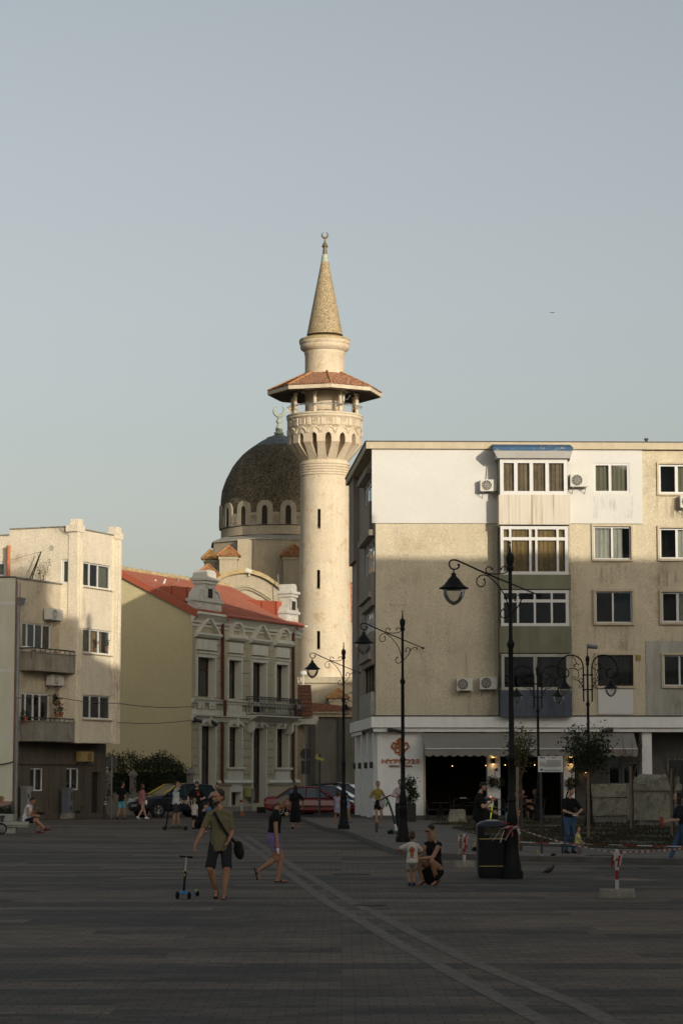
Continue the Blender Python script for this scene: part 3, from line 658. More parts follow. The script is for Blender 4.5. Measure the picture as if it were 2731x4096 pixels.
# horns, lights, cables and the person up there
lite = mat('strip_light_white', (.5, .5, .44), var=.05, bump=0)
def on_ring(sx, r, sy, back=False):
    c = at(sx, sy, YM); dx = c.x-MX; dx = max(-r*.999, min(r*.999, dx)); Y_ = YM-(sqrt(r*r-dx*dx)); return V((MX+dx, Y_, at(sx, sy, Y_).z))
q = MB()
for sx, y0, y1 in ((1164, 1598, 1632), (1257, 1588, 1625), (1364, 1585, 1626), (1375, 1587, 1624), (1438, 1604, 1642)):
    p = on_ring(sx, mr(134), (y0+y1)/2); q.box(p.x-.06, p.x+.06, p.y-.05, p.y+.05, mz(y1), mz(y0))
q.build('strip_light', lite, MI)
p = on_ring(1167, mr(140), 1641); hm = MB(); M_ = Matrix.Rotation(R(70), 4, 'X')
hm.lathe((p.x, p.y, p.z), [(.06, -.35), (.09, -.1), (.22, .12), (.29, .2), (.25, .17), (.05, 0.0)], 20, M=M_, cap=False); hm.ball(p, .08)
tag(hm.build('horn_loudspeaker', mat('cream_plastic', (.5, .44, .33), var=.05, bump=0), origin=p, smooth=50), 'round horn loudspeaker on the left rim of the minaret balcony', 'loudspeaker')
cb = MB()
for k in range(3):
    pts = []
    for j in range(25):
        a = -pi/2+R(-80+160*j/24); r = mr(150)+.03*k; pts.append((MX+r*cos(a), YM+r*sin(a), mz(1642)+.08+.05*sin(j*1.3+k*2)+.04*k))
    cb.tube(pts, .022, 5)
for (a, b_) in (((1182, 1547), (1226, 1578)), ((1425, 1574), (1476, 1562)), ((1380, 1595), (1400, 1580)), ((1163, 1664), (1190, 1682))):
    p0, p1 = on_ring(a[0], mr(170), a[1]), on_ring(b_[0], mr(150), b_[1]); cb.tube([p0, p0.lerp(p1, .4)-V((0, 0, .18)), p1], .022, 5)
cb.build('cable', gal, MI, smooth=60)
for i, (sx, sy) in enumerate(((1186, 1536), (1484, 1550))):
    p = on_ring(sx, mr(196), sy); fl = MB(); fl.box(p.x-.2, p.x+.2, p.y-.2, p.y+.06, p.z-.14, p.z+.12); fl.box(p.x-.05, p.x+.05, p.y, p.y+.3, p.z-.2, p.z-.1)
    tag(fl.build('floodlight', gal, origin=p), ('floodlight clipped to the left edge of the minaret roof', 'floodlight clipped to the right edge of the minaret roof')[i], 'floodlight', 'floodlights on the minaret roof')

# ================= mosque =================
YD = 198.0
dc = at(1115, 2100, YD); DX = dc.x
def dz(sy): return at(1115, sy, YD).z
def dr_(px): return px/FPX*YD*1.0
MO = thing('mosque', 'old mosque with dark pebbled dome, arched drum windows and tiled buttresses', 'mosque', (DX, YD, 0)); D0 = (DX, YD, 0)
prof = [(234, 2022), (233, 2000), (229, 1967), (220, 1940), (212, 1919), (187, 1871), (170, 1848), (148, 1823), (126, 1804), (104, 1788)]
MB().lathe(D0, [(dr_(234), dz(2085))]+[(dr_(a), dz(b_)) for a, b_ in prof], 96).build('dome', dome_m, MO, smooth=40)
MB().lathe(D0, [(dr_(106), dz(1790)), (dr_(82), dz(1773)), (dr_(60), dz(1760)), (dr_(52), dz(1757)), (dr_(50), dz(1752)), (dr_(28), dz(1745)), (dr_(24), dz(1742))], 48).build('dome_cap', lead, MO, smooth=25)
MB().lathe(D0, [(dr_(9), dz(1744)), (dr_(20), dz(1736)), (dr_(20), dz(1730)), (dr_(12), dz(1727)), (dr_(15), dz(1720)), (dr_(15), dz(1716)), (dr_(7), dz(1698)), (dr_(7), dz(1696)), (dr_(12), dz(1690)), (dr_(12), dz(1682)), (dr_(6), dz(1675)), (dr_(9), dz(1672)), (dr_(6), dz(1667)), (dr_(5), dz(1662))], 20).build('finial', verd, MO, smooth=50)
q = MB(); crescent(q, (DX, YD, dz(1643)), dr_(21), R(-245), R(65), .14); q.build('crescent', verd, MO, smooth=60)
# drum band with arches
arch_m = mat('arch_stone', (.33, .295, .22), var=.15, streak=.2, grain=.12, bump=.3)
rb = dr_(237)
bnd = MB(); bnd.lathe(D0, [(dr_(230), dz(2097)), (rb, dz(2097)), (rb, dz(2050)), (rb-.02, dz(2047)), (dr_(228), dz(2046))], 96); bnd.build('drum_band', arch_m, MO, smooth=30)
NA = 16
for k in range(NA):
    a0 = -pi/2+R(10.5)+k*2*pi/NA
    if sin(a0) > .35: continue
    M_ = Matrix.Translation((DX, YD, 0))@Matrix.Rotation(a0, 4, 'Z'); zb2 = dz(2096); w0, w1 = .66, .23
    zs = dz(2035); zt = dz(1999); zs2, zt2 = dz(2040), dz(2019)
    def ap(w_, zz, zt_, n=6):
        pts = [(w_, zb2), (w_, zz)]
        for j in range(1, n): t = j/n; pts.append((w_*(1-t**2.2), zz+(zt_-zz)*sin(t*pi/2)*1.0))
        pts.append((0, zt_)); return pts+[(-u, z) for u, z in reversed(pts[:-1])]
    o_, i_ = ap(w0, zs, zt), ap(w1, zs2, zt2)
    m_ = MB(); n = len(o_); RR = rb+.05; RI = rb-.9
    Q = lambda p, r: M_@V((sqrt(max(r*r-p[0]**2, 0)), p[0], p[1]))
    for j in range(n-1):
        m_.poly([Q(i_[j], RR), Q(o_[j], RR), Q(o_[j+1], RR), Q(i_[j+1], RR)]); m_.poly([Q(o_[j], RR), Q(o_[j], RI), Q(o_[j+1], RI), Q(o_[j+1], RR)]); m_.poly([Q(i_[j], RR+0), Q(i_[j], RR-.035), Q(i_[j+1], RR-.035), Q(i_[j+1], RR)])
    m_.build('arch', arch_m, MO, fix=False)
    m_ = MB(); m_.poly([Q(p, rb+.012) for p in i_]); m_.build('drum_window', dark_in, MO, fix=False)
    a1 = a0+pi/NA; M2 = Matrix.Translation((DX, YD, 0))@Matrix.Rotation(a1, 4, 'Z'); m_ = MB(); s_ = .27; zm = dz(2072)
    for (a, b_, c, d) in ((-s_, s_, zm-s_-.04, zm-s_), (-s_, s_, zm+s_, zm+s_+.04), (-s_, -s_+.05, zm-s_, zm+s_), (s_-.05, s_, zm-s_, zm+s_)): m_.box(rb-.05, rb+.06, a, b_, c, d, M=M2)
    for j in range(9): t = 2*pi*j/8; m_.ball(M2@V((rb+.01, .16*cos(t)*(j < 8), zm+.16*sin(t)*(j < 8))), .06, 6)
    m_.build('rosette_panel', stone_s, MO)
# octagonal body below
moss = mat('mosque_wall', (.37, .32, .23), var=.12, vs=.6, streak=.15, grain=.15, gs=10, bump=.4, dirt=(.34, .23, .07), ds=.35, dirt_lo=.6, dirt_hi=.8)
MB().lathe(D0, [(dr_(232), dz(2100)), (dr_(232), dz(2135))], 96).build('drum', moss, MO, smooth=30)
ro8 = dr_(262)/cos(pi/8)
MB().lathe(D0, [(dr_(234), dz(2134)), (ro8*1.02, dz(2150)), (ro8*1.03, dz(2155)), (ro8, dz(2156))], 8, ph=R(4)+pi/8).build('skirt_roof', mat('lead_grey_skirt', (.33, .32, .27), var=.15, streak=.2, bump=.2), MO)
MB().lathe(D0, [(ro8, 0), (ro8, dz(2153))], 8, ph=R(4)+pi/8).build('octagon_wall', moss, MO)
# buttress turrets with pyramid roofs
def pyr(cx0, cx1, yt, ye, yb, Yf, name='buttress', wm=moss, dep=None):
    a = at(cx0, ye, Yf); b_ = at(cx1, ye, Yf); W = b_.x-a.x; dep = dep or W; zt = at((cx0+cx1)/2, yt, Yf+dep/2).z; z0 = at(cx0, yb, Yf).z
    m_ = MB(); m_.box(a.x+.12, b_.x-.12, Yf+.1, Yf+dep, z0, a.z-.25); m_.box(a.x+.04, b_.x-.04, Yf+.02, Yf+dep, a.z-.25, a.z-.02); wo = m_.build(name, wm, MO)
    ap_ = V(((a.x+b_.x)/2, Yf+dep/2, zt)); e = .12
    cs = [V((a.x-e, Yf-e, a.z)), V((b_.x+e, Yf-e, a.z)), V((b_.x+e, Yf+dep+e, a.z)), V((a.x-e, Yf+dep+e, a.z))]
    t_ = MB(); bs = MB()
    for i in range(4):
        p, q_ = cs[i], cs[(i+1) % 4]; bs.poly([p, q_, ap_]); 
        if i in (0, 1, 3): tiles_on([p, q_, ap_.lerp(q_, .03), ap_.lerp(p, .03)], int(W/.22)+2, 7, t_, .06)
    bs.poly(cs); bs.build('roof', tile_o, wo); t_.build('roof_tiles', tile_o, wo, fix=False)
    h = MB(); [h.tube([c_+V((0, 0, .05)), ap_+V((0, 0, .05))], .08, 6) for c_ in cs[:2]]; h.build('hip_tiles', tile_o, wo, smooth=60)
pyr(872, 955, 2185, 2225, 2600, 191.5)
pyr(812, 868, 2200, 2237, 2600, 195.0)
pyr(778, 882, 2259, 2310, 2620, 189.0)
pyr(1127, 1225, 2180, 2225, 2600, 191.5, wm=moss)
# buttress strips beside the turret
a, b_ = at(950, 2300, 192.6), at(1006, 2300, 192.6); MB().box(a.x, b_.x, 192.6, 197, 0, dz(2182)).build('corner_pier', moss, MO)
# big round gable with pointed inner arch
YG = 187.0
def G(sx, sy, Y=YG): return at(sx, sy, Y)
arc = [(846, 2356), (862, 2335), (880, 2322), (905, 2308), (935, 2299), (965, 2294), (985, 2293), (1010, 2297), (1040, 2306), (1070, 2320), (1100, 2340), (1122, 2358), (1136, 2380)]
top = [G(*p) for p in arc]; base = [V((top[-1].x, YG, 6)), V((top[0].x, YG, 6))]
m_ = MB(); m_.hexa([p for p in top+base], [p+V((0, 5, 0)) for p in top+base]); m_.build('round_gable', moss, MO)
m_ = MB()
for i in range(len(top)-1):
    a, b_ = top[i], top[i+1]; m_.hexa([a+V((0, -.35, -.0)), b_+V((0, -.35, 0)), b_+V((0, 1.2, 0)), a+V((0, 1.2, 0))], [a+V((0, -.35, .33)), b_+V((0, -.35, .33)), b_+V((0, 1.2, .33)), a+V((0, 1.2, .33))])
m_.build('gable_coping', ochre_m, MO)
for off, th in ((0, .14), (10, .1)):
    pts = [G(x, y+off, YG-.05) for x, y in ((900, 2385), (925, 2364), (950, 2352), (980, 2345), (985, 2345), (1010, 2352), (1045, 2370), (1085, 2398))]
    MB().tube(pts, th, 6).build('arch_moulding', moss, MO, smooth=60)
MB().tube([G(1112, 2296, 186.2), G(1116, 2440, 186.2)], .04, 5).build('lightning_rod', gal, MO)
for i, (sx, sy) in enumerate(((995, 2284), (1190, 2398))):
    p = G(sx, sy, YG-.2); m_ = MB(); M_ = Matrix.Translation(p)@Matrix.Rotation(R(20), 4, 'Y'); m_.box(-.25, .25, -.2, .15, -.12, .16, M=M_); m_.box(.1, .2, -.1, .1, -.35, -.1, M=M_)
    tag(m_.build('floodlight', lite, origin=p), ('small floodlight on top of the round mosque gable', 'small white floodlight beside the right attic ornament in front of the minaret')[i], 'floodlight', 'floodlights around the mosque')
# podium under the minaret
YB = 181.5
pod = MB(); a, b_ = at(1186, 2720, YB), at(1440, 2720, YB); zt = at(1300, 2708, YB).z
pod.box(a.x, b_.x+4, YB, YB+14, 0, zt-.45); pod.box(a.x-.2, b_.x+4, YB-.2, YB+14, zt-.45, zt-.28); pod.box(a.x-.05, b_.x+4, YB-.05, YB+14, zt-.28, zt); pod.build('podium', moss, MO)
MB().tube([at(1213, 2698, YB-.6), at(1213, 2735, YB-.6), at(1209, 2770, YB-.4), at(1206, 2790, YB-.3)], .05, 5).build('cable', lite, MO)
q = MB(); c = at(1215, 2694, YB-.4); q.lathe(c, [(.3, -.1), (.34, 0), (.3, .16), (.1, .22)], 14); q.build('siren', lite, MO, smooth=50)
# lower annex: tiled roof and plain wall
YA = 172.0
def A(sx, sy, Y=YA): return at(sx, sy, Y)
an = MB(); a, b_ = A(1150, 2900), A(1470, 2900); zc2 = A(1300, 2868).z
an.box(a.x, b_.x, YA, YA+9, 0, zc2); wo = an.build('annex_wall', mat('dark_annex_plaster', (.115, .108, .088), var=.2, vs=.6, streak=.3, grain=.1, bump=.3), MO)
an = MB(); an.box(a.x-.3, b_.x+.2, YA-.3, YA+9, zc2, zc2+.25); an.box(a.x-.5, b_.x+.2, YA-.5, YA+9, zc2+.25, zc2+.4); an.build('cornice', stone_s, wo)
for sx in (1250, 1362):
    p = A(sx, 2990); MB().box(p.x-.18, p.x+.18, YA-.2, YA, 0, zc2-.01).build('pilaster', mat('dark_pilaster', (.05, .047, .04), var=.2, bump=.2), wo)
zr0 = zc2+.4; zr1 = A(1200, 2796, YA+6).z
qd = [V((a.x-.6, YA-.6, zr0)), V((b_.x, YA-.6, zr0)), V((b_.x, YA+6, A(1400, 2835, YA+6).z)), V((a.x-.6, YA+6, zr1))]
m_ = MB(); m_.poly(qd); m_.build('roof', tile_dk, wo); m_ = MB(); tiles_on(qd, 50, 14, m_, .06); m_.build('roof_tiles', tile_dk, wo, fix=False)
pyr(1312, 1392, 2756, 2794, 2870, 179.6, wm=moss, dep=1.8)
for i, (x0_, x1_, y0_) in enumerate(((1390, 1432, 2240), )):
    pass
# sandstone house far behind, between minaret and block
YH = 215.0
a, b_ = at(1375, 2500, YH), at(1440, 2500, YH); FB = thing('tower_house', 'pale tower with orange tiled roofs in the gap right of the minaret', 'house', ((a.x+b_.x)/2, YH+3, 0))
MB().box(a.x, b_.x, YH, YH+7, 0, at(1400, 2485, YH).z).build('wall', moss, FB)
m_ = MB(); qd = [at(1370, 2486, YH-.3), at(1446, 2486, YH-.3), at(1425, 2316, YH+3), at(1385, 2290, YH+3)]; m_.poly(qd)
tiles_on(qd, 12, 14, m_, .08); m_.build('roof', mat('orange_tiles', (.42, .17, .10), var=.25, vs=2, grain=.3, gs=6, bump=.3), FB)
MB().box(at(1396, 2250, YH+2).x, at(1411, 2250, YH+2).x, YH+2, YH+3.5, at(1400, 2330, YH+2).z, at(1400, 2246, YH+2).z).build('chimney', moss, FB)
m_ = MB(); c0_, c1_ = at(1388, 2250, YH+1.7), at(1413, 2246, YH+1.7); m_.box(c0_.x, c1_.x, YH+1.7, YH+3.8, c0_.z, c0_.z+.22); m_.build('chimney_tiles', tile_min, FB)

def settle(root, Yax, names=None, skip=()):
    """heights were read off the near side of the round parts: bring every radius to its own distance"""
    for o in root.children_recursive:
        n = o.name.split('.')[0]
        if (names and n not in names) or n in skip: continue
        for v in o.data.vertices: v.co.z = 2+(v.co.z-2)*(Yax-math.hypot(v.co.x, v.co.y))/Yax if v.co.z > 3 else v.co.z
settle(MI, YM, skip=('strip_light', 'cable', 'slit_window', 'spire', 'spire_cap', 'finial', 'crescent'))
settle(MO, YD, names=('drum_band', 'arch', 'drum_window', 'rosette_panel', 'drum', 'skirt_roof', 'octagon_wall'))

# ================= yellow neoclassical house =================
yellow = mat('olive_yellow_render', (.56, .48, .28), var=.06, vs=.5, grain=.08, gs=16, bump=.3, bs=25)
fac_m = mat('pale_facade', (.44, .395, .275), var=.08, vs=.6, streak=.1, grain=.06, bump=.25)
pale = mat('off_white_trim', (.64, .62, .52), var=.06, vs=1, streak=.12, bump=.15)
YH0 = 134.0
c = at(767, 2820, YH0); FY = Facade((c.x, YH0), (.455, 1), 1); FK = Facade((c.x, YH0), (-1, .455), -1)
YHo = thing('house', 'two storey cream and olive house with white mouldings and red sheet roof', 'house', (c.x+3, YH0+8, 0))
def C7(x, y): return (700+x/2.851, 2250+y/2.851)
def C8(x, y): return (700+x/2.851, 2800+y/2.851)
fy = lambda x, y, o=0: FY.px(*C7(x, y), o)
fg = lambda x, y, o=0: FY.px(*C8(x, y), o)
UL = fy(1395, 900)[0]
z_c0 = fy(240, 725)[1]; z_c1 = fy(240, 605, .5)[1]
z_l1 = fy(300, 1556)[1]; z_l2 = fg(300, 170)[1]; z_pl = fg(1200, 940)[1]
up = []
for (xa, xb, yt, yb) in ((250, 445, 1062, 1532), (603, 745, 1108, 1560), (875, 1028, 1140, 1700), (1145, 1275, 1165, 1565)):
    u0, zt = fy(xa, yt); u1 = fy(xb, yt)[0]; up.append([u0, u1, fy(xa, yb)[1], zt])
zt = sum(x[3] for x in up)/4; zb4 = (up[0][2]+up[1][2]+up[3][2])/3; fl = fg(875, 175)[1]
for i, x in enumerate(up): x[3] = zt; x[2] = zb4 if i != 2 else fl+.1
lo_ = []
for (xa, xb, yt, yb) in ((290, 450, 290, 1160), (605, 750, 305, 768), (880, 1025, 318, 1155), (1148, 1280, 330, 768)):
    u0, z1 = fg(xa, yt); u1 = fg(xb, yt)[0]; lo_.append([u0, u1, fg(xa, yb)[1], z1])
zt2 = sum(x[3] for x in lo_)/4; zdb = .45; zwb = (lo_[1][2]+lo_[3][2])/2
for i, x in enumerate(lo_): x[3] = zt2; x[2] = zdb if i in (0, 2) else zwb
bw = [fg(628, 1188)[0], fg(735, 1188)[0], .35, fg(628, 1050)[1]]
m_ = MB(); wall(m_, FY, 0, UL, 0, z_c0+.2, up+lo_+[bw], rev=.42, mr=1); m_.build('front_wall', [fac_m, pale], YHo, fix=False)
for i, h in enumerate(up+lo_):
    isd = i in (2, 4, 6)
    window(YHo, FY, h, o=-.40, cols=(.5,) if i < 4 or not isd else (.5,), trans=.7 if not isd else .72, fw=.1, fm=brown_wood, curtain=curt_w if not isd else None, cur_rect=(.5, 1, 0, .66), pane=glass_d, name='door' if isd else 'window', heavy=.1, room=.9)
window(YHo, FY, bw, o=-.3, cols=(), fm=brown_wood, pane=glass_d, name='basement_window')
# door leaf panels
for i in (4, 6):
    h = (up+lo_)[i]; q = MB(); q.ob(FY, h[0]+.1, h[1]-.1, h[2], h[2]+1.1, -.43, -.35)
    for k in (0, 1): u = h[0]+.1+(h[1]-h[0]-.2)*(k+.5)/2; q.ob(FY, u-.22, u+.22, h[2]+.2, h[2]+.9, -.35, -.33)
    q.build('door_panel', brown_wood, YHo)
# rustication grooves as raised blocks
def bands(zs, holes_, z0, z1, off):
    us = [(.12, holes_[0][0]-.28)]+[(holes_[i][1]+.28, holes_[i+1][0]-.28) for i in range(3)]+[(holes_[3][1]+.28, UL-.05)]
    zz = [z0]+zs+[z1]
    for a, b2 in us:
        if b2-a < .15: continue
        q = MB()
        for i in range(len(zz)-1): q.ob(FY, a, b2, zz[i]+.035, zz[i+1]-.035, 0, off)
        q.build('rusticated_blocks', fac_m, YHo)
bands([z_l1+(z_c0-z_l1)*t for t in (.22, .40, .58, .76, .9)], up, z_l1+.1, z_c0-.1, .05)
bands([z_pl+(z_l2-z_pl)*t for t in (.12, .25, .38, .51, .64, .77, .89)], lo_, z_pl+.1, z_l2-.35, .06)
# mouldings
def runm(u0, u1, prs, name, m=pale, F=FY): mb = MB(); mb.prof(F, u0, u1, prs); return mb.build(name, m, YHo)
zc = z_c0
runm(-.1, UL+.25, [(0, zc), (.08, zc), (.1, zc+.12), (0, zc+.12)], 'cornice')
q = MB(); q.prof(FY, -.15, UL+.4, [(0, zc+.2), (.12, zc+.2), (.16, zc+.34), (.42, zc+.62), (.5, zc+.66), (.5, zc+.78), (0, zc+.78)]); q.build('cornice', pale, YHo)
ZR = zc+.78
runm(-.05, UL+.12, [(0, z_l1-.22), (.12, z_l1-.22), (.16, z_l1-.1), (.24, z_l1-.04), (.24, z_l1), (0, z_l1+.02)], 'string_course')
runm(-.05, UL+.12, [(0, z_l2-.36), (.1, z_l2-.36), (.2, z_l2-.12), (.32, z_l2-.06), (.32, z_l2), (0, z_l2+.02)], 'string_course')
q = MB()
for i in range(4):
    a = (.0 if i == 0 else lo_[i-1][1]+.3); b2 = lo_[i][0]-.3 if i in (0, 2) else None
segs = [(0, lo_[0][0]-.25), (lo_[0][1]+.25, lo_[2][0]-.25), (lo_[2][1]+.25, UL+.1)]
for a, b2 in segs:
    if b2-a > .1: q.prof(FY, a, b2, [(0, z_pl-.12), (.1, z_pl-.12), (.22, z_pl), (.1, z_pl+.16), (0, z_pl+.16)])
q.build('plinth_course', pale, YHo)
q = MB()
for a, b2 in segs:
    if b2-a > .1: q.ob(FY, a, b2, 0, .28, 0, .12)
q.build('plinth', concrete, YHo)
# window surrounds and pediments
for i, h in enumerate(up):
    q = MB(); f = .15
    q.ob(FY, h[0]-f, h[0], h[2], h[3]+.0, 0, .1); q.ob(FY, h[1], h[1]+f, h[2], h[3], 0, .1); q.ob(FY, h[0]-f, h[1]+f, h[3], h[3]+.22, 0, .12)
    q.ob(FY, h[0]-f-.05, h[1]+f+.05, h[3]+.22, h[3]+.3, 0, .2); q.ob(FY, h[0]-.1, h[1]+.1, h[3]+.42, h[3]+1.0, 0, .14)
    zq = h[3]+1.1; W = h[1]-h[0]; q.prof(FY, h[0]-.42, h[1]+.42, [(0, zq), (.2, zq), (.34, zq+.14), (.34, zq+.24), (0, zq+.24)])
    zq += .245; cu = (h[0]+h[1])/2; hw = W/2+.36
    if i in (0, 2):
        t = .13
        for sgn in (-1, 1): q.fprism(FY, [(cu+sgn*hw, zq), (cu, zq+1.05), (cu, zq+1.05-t*1.4), (cu+sgn*(hw-t*1.3), zq)], 0, .3)
    else:
        t = .14; hw2 = hw*.72; q.ob(FY, cu-hw, cu+hw, zq, zq+.1, 0, .3)
        for j in range(10):
            a0, a1 = pi*j/10, pi*(j+1)/10
            q.fprism(FY, [(cu+hw2*cos(a0), zq+.1+hw2*.95*sin(a0)), (cu+hw2*cos(a1), zq+.1+hw2*.95*sin(a1)), (cu+(hw2-t)*cos(a1), zq+.1+(hw2-t)*.95*sin(a1)), (cu+(hw2-t)*cos(a0), zq+.1+(hw2-t)*.95*sin(a0))], 0, .3)
    q.build('window_surround', pale, YHo)
for i, h in enumerate(lo_):
    q = MB(); f = .13; q.ob(FY, h[0]-f, h[0], h[2], h[3], 0, .1); q.ob(FY, h[1], h[1]+f, h[2], h[3], 0, .1)
    cu = (h[0]+h[1])/2; hw = (h[1]-h[0])/2+f
    for j in range(8):
        s0, s1 = -1+j/4, -1+(j+1)/4; g0, g1 = .25*(1-s0*s0), .25*(1-s1*s1)
        q.fprism(FY, [(cu+hw*s0, h[3]+g0-.2*0), (cu+hw*s1, h[3]+g1), (cu+hw*s1, h[3]+g1+.2), (cu+hw*s0, h[3]+g0+.2)], 0, .16)
        q.fprism(FY, [(cu+hw*s0, h[3]), (cu+hw*s1, h[3]), (cu+hw*s1, h[3]+g1), (cu+hw*s0, h[3]+g0)], -.1, .02) if g0+g1 > 0 else None
    q.ob(FY, cu-.14, cu+.14, h[3]+.1, h[3]+.62, .0, .26)
    if i in (1, 3):
        q.ob(FY, h[0]-.3, h[1]+.3, h[2]-.12, h[2], 0, .25); q.ob(FY, h[0]-.15, h[1]+.15, h[2]-1.0, h[2]-.12, 0, .12); q.ob(FY, h[0]-.25, h[1]+.25, z_pl+.16, h[2]-1.0, 0, .16) if h[2]-1.0 > z_pl+.2 else None
    q.build('window_surround', pale, YHo)
q = MB(); cu = (bw[0]+bw[1])/2; q.ob(FY, bw[0]-.2, bw[0], .3, bw[3], 0, .1); q.ob(FY, bw[1], bw[1]+.2, .3, bw[3], 0, .1)
for j in range(6):
    s0, s1 = -1+j/3, -1+(j+1)/3; hw = (bw[1]-bw[0])/2+.2; g0, g1 = .3*(1-s0*s0), .3*(1-s1*s1); q.fprism(FY, [(cu+hw*s0, bw[3]), (cu+hw*s1, bw[3]), (cu+hw*s1, bw[3]+g1+.2), (cu+hw*s0, bw[3]+g0+.2)], 0, .12)
q.build('window_surround', pale, YHo)
# balusters under first window and panels
q = MB(); h = up[0]
for k in range(8):
    if k in (3, 4): continue
    u = h[0]-.05+(h[1]-h[0]+.1)*(k+.5)/8; p = FY.p(u, 0, .1); q.lathe((p.x, p.y, 0), [(.09, z_l2+.35), (.05, z_l2+.45), (.1, z_l2+.62), (.05, z_l2+.85), (.09, z_l2+.95)], 8)
q.build('baluster', pale, YHo, smooth=60)
q = MB(); h = up[1]; q.ob(FY, h[0]-.1, h[1]+.1, z_l2+.25, z_l2+.95, 0, .08); h = up[3]; q.ob(FY, h[0]-.1, h[1]+.1, z_l2+.25, z_l2+.95, 0, .08); q.ob(FY, 0.02, UL, z_l2+.03, z_l2+.3, 0, .05); q.build('apron_panel', pale, YHo)
# drain pipes
for xx in (553, 1357):
    u = fy(xx, 1100, .2)[0]; q = MB(); q.tube([FY.p(u, zc+.3, .15), FY.p(u, z_l1+.02, .18)], .09, 8); q.tube([FY.p(u, z_l1, .32), FY.p(u, z_l2, .32)], .09, 8); q.tube([FY.p(u, z_l2-.35, .18), FY.p(u, z_pl+.1, .18), FY.p(u, z_pl, .26)], .09, 8)
    q.build('drainpipe', red_pipe, YHo, smooth=60)
# balcony
b0, b1 = fg(800, 200, .6)[0], fg(1310, 200, .6)[0]; b0 = up[2][0]-.75; b1 = up[3][1]+.35
q = MB(); q.prof(FY, b0, b1, [(0, fl-.36), (.25, fl-.36), (.7, fl-.1), (.85, fl-.06), (.85, fl), (0, fl)]); q.build('balcony_slab', pale, YHo)
for u in (b0+.3, b1-.3): MB().fprism(FY, [(u-.12, fl-.36), (u+.12, fl-.36), (u+.12, fl-.8), (u-.12, fl-1.0)], 0, .4).build('balcony_bracket', pale, YHo)
rl = MB()
def belly(u, o0=.78, d=(0, 1)):
    pts = []
    for j in range(7):
        t = j/6; pts.append((t, .2*sin(pi*min(1, t*1.15))*(1-t*.35)))
    return pts
for k in range(34):
    u = b0+.05+(b1-b0-.1)*k/33; rl.tube([FY.p(u, fl+.04+t*1.0, .76+dd) for t, dd in belly(u)], .017, 4)
    if k % 2: rl.ball(FY.p(u, fl+.42, .76+.19), .05, 6)
for e, sg_ in ((b0+.04, -1), (b1-.04, 1)):
    for k in range(5):
        o = .08+.66*k/4; rl.tube([FY.p(e+sg_*dd, fl+.04+t, o) for t, dd in belly(0)], .017, 4)
for zz, dd in ((fl+1.05, .0), (fl+.92, .02), (fl+.04, .0)):
    rl.tube([FY.p(b0, zz, .05), FY.p(b0, zz, .76+dd), FY.p(b1, zz, .76+dd), FY.p(b1, zz, .05)], .025, 5)
for k in range(20):
    u = b0+(b1-b0)*(k+.5)/20; pts = [FY.p(u+.06*cos(t*pi/4), fl+.985+.045*sin(t*pi/4), .77) for t in range(9)]; rl.tube(pts, .01, 4)
rl.build('balcony_railing', dk_metal, YHo)
# flank wall (gable) and roof
DEP = 9.4; HP = .50
zA = ZR-.05
def FKp(s, z, o=0): return FK.p(s, z, o)
m_ = MB(); m_.poly([FKp(0, 0), FKp(DEP, 0), FKp(DEP, zA), FKp(DEP/2, zA+HP*DEP/2), FKp(0, zA)]); m_.build('flank_wall', yellow, YHo, fix=False)
m_ = MB(); m_.poly([FKp(0, 0, -UL), FKp(DEP, 0, -UL), FKp(DEP, zA, -UL), FKp(DEP/2, zA+HP*DEP/2, -UL), FKp(0, zA, -UL)]); m_.poly([FKp(DEP, 0, 0), FKp(DEP, 0, -UL), FKp(DEP, zA, -UL), FKp(DEP, zA, 0)]); m_.build('rear_wall', yellow, YHo, fix=False)
def rfp(s, z, u): return FY.p(u, z, -s)
rf = MB(); th = .12; e0 = -.35
ea = [(-.5, zA-.02), (DEP/2, zA+HP*DEP/2+.12), (DEP+.5, zA-.02)]
rf.poly([rfp(-.38, zA+.02, -.12), rfp(-.38, zA+.02, UL+.1), rfp(DEP/2, zA+HP*DEP/2+.2, UL+.1), rfp(DEP/2, zA+HP*DEP/2+.2, -.12)])
rf.poly([rfp(DEP+.4, zA+.02, -.12), rfp(DEP+.4, zA+.02, UL+.1), rfp(DEP/2, zA+HP*DEP/2+.2, UL+.1), rfp(DEP/2, zA+HP*DEP/2+.2, -.12)])
rf.build('roof', red_roof, YHo, fix=False)
# pressed tile ribs on the sheet roof
rb_ = MB()
for k in range(52):
    u = -.1+(UL+.2)*k/51; rb_.tube([rfp(-.38, zA+.06, u), rfp(DEP/2, zA+HP*DEP/2+.24, u)], .03, 4, cap=False)
for j in range(17):
    t = j/17; s = -.38+(DEP/2+.38)*t; z = zA+.03+(HP*DEP/2+.18)*t; rb_.box(0, 1, 0, 1, 0, 1, M=Matrix(((*(FY.d*(UL+.2)).to_2d(), 0, 0), (0, 0, 0, 0), (0, 0, 0, 0), (0, 0, 0, 1)))) if False else rb_.hexa([rfp(s, z, -.1), rfp(s, z, UL+.1), rfp(s+.06, z+.03, UL+.1), rfp(s+.06, z+.03, -.1)], [rfp(s, z+.045, -.1), rfp(s, z+.045, UL+.1), rfp(s+.06, z+.05, UL+.1), rfp(s+.06, z+.05, -.1)])
rb_.build('roof_ribs', red_roof, YHo, fix=False)
vg = MB(); zp_ = zA+HP*DEP/2
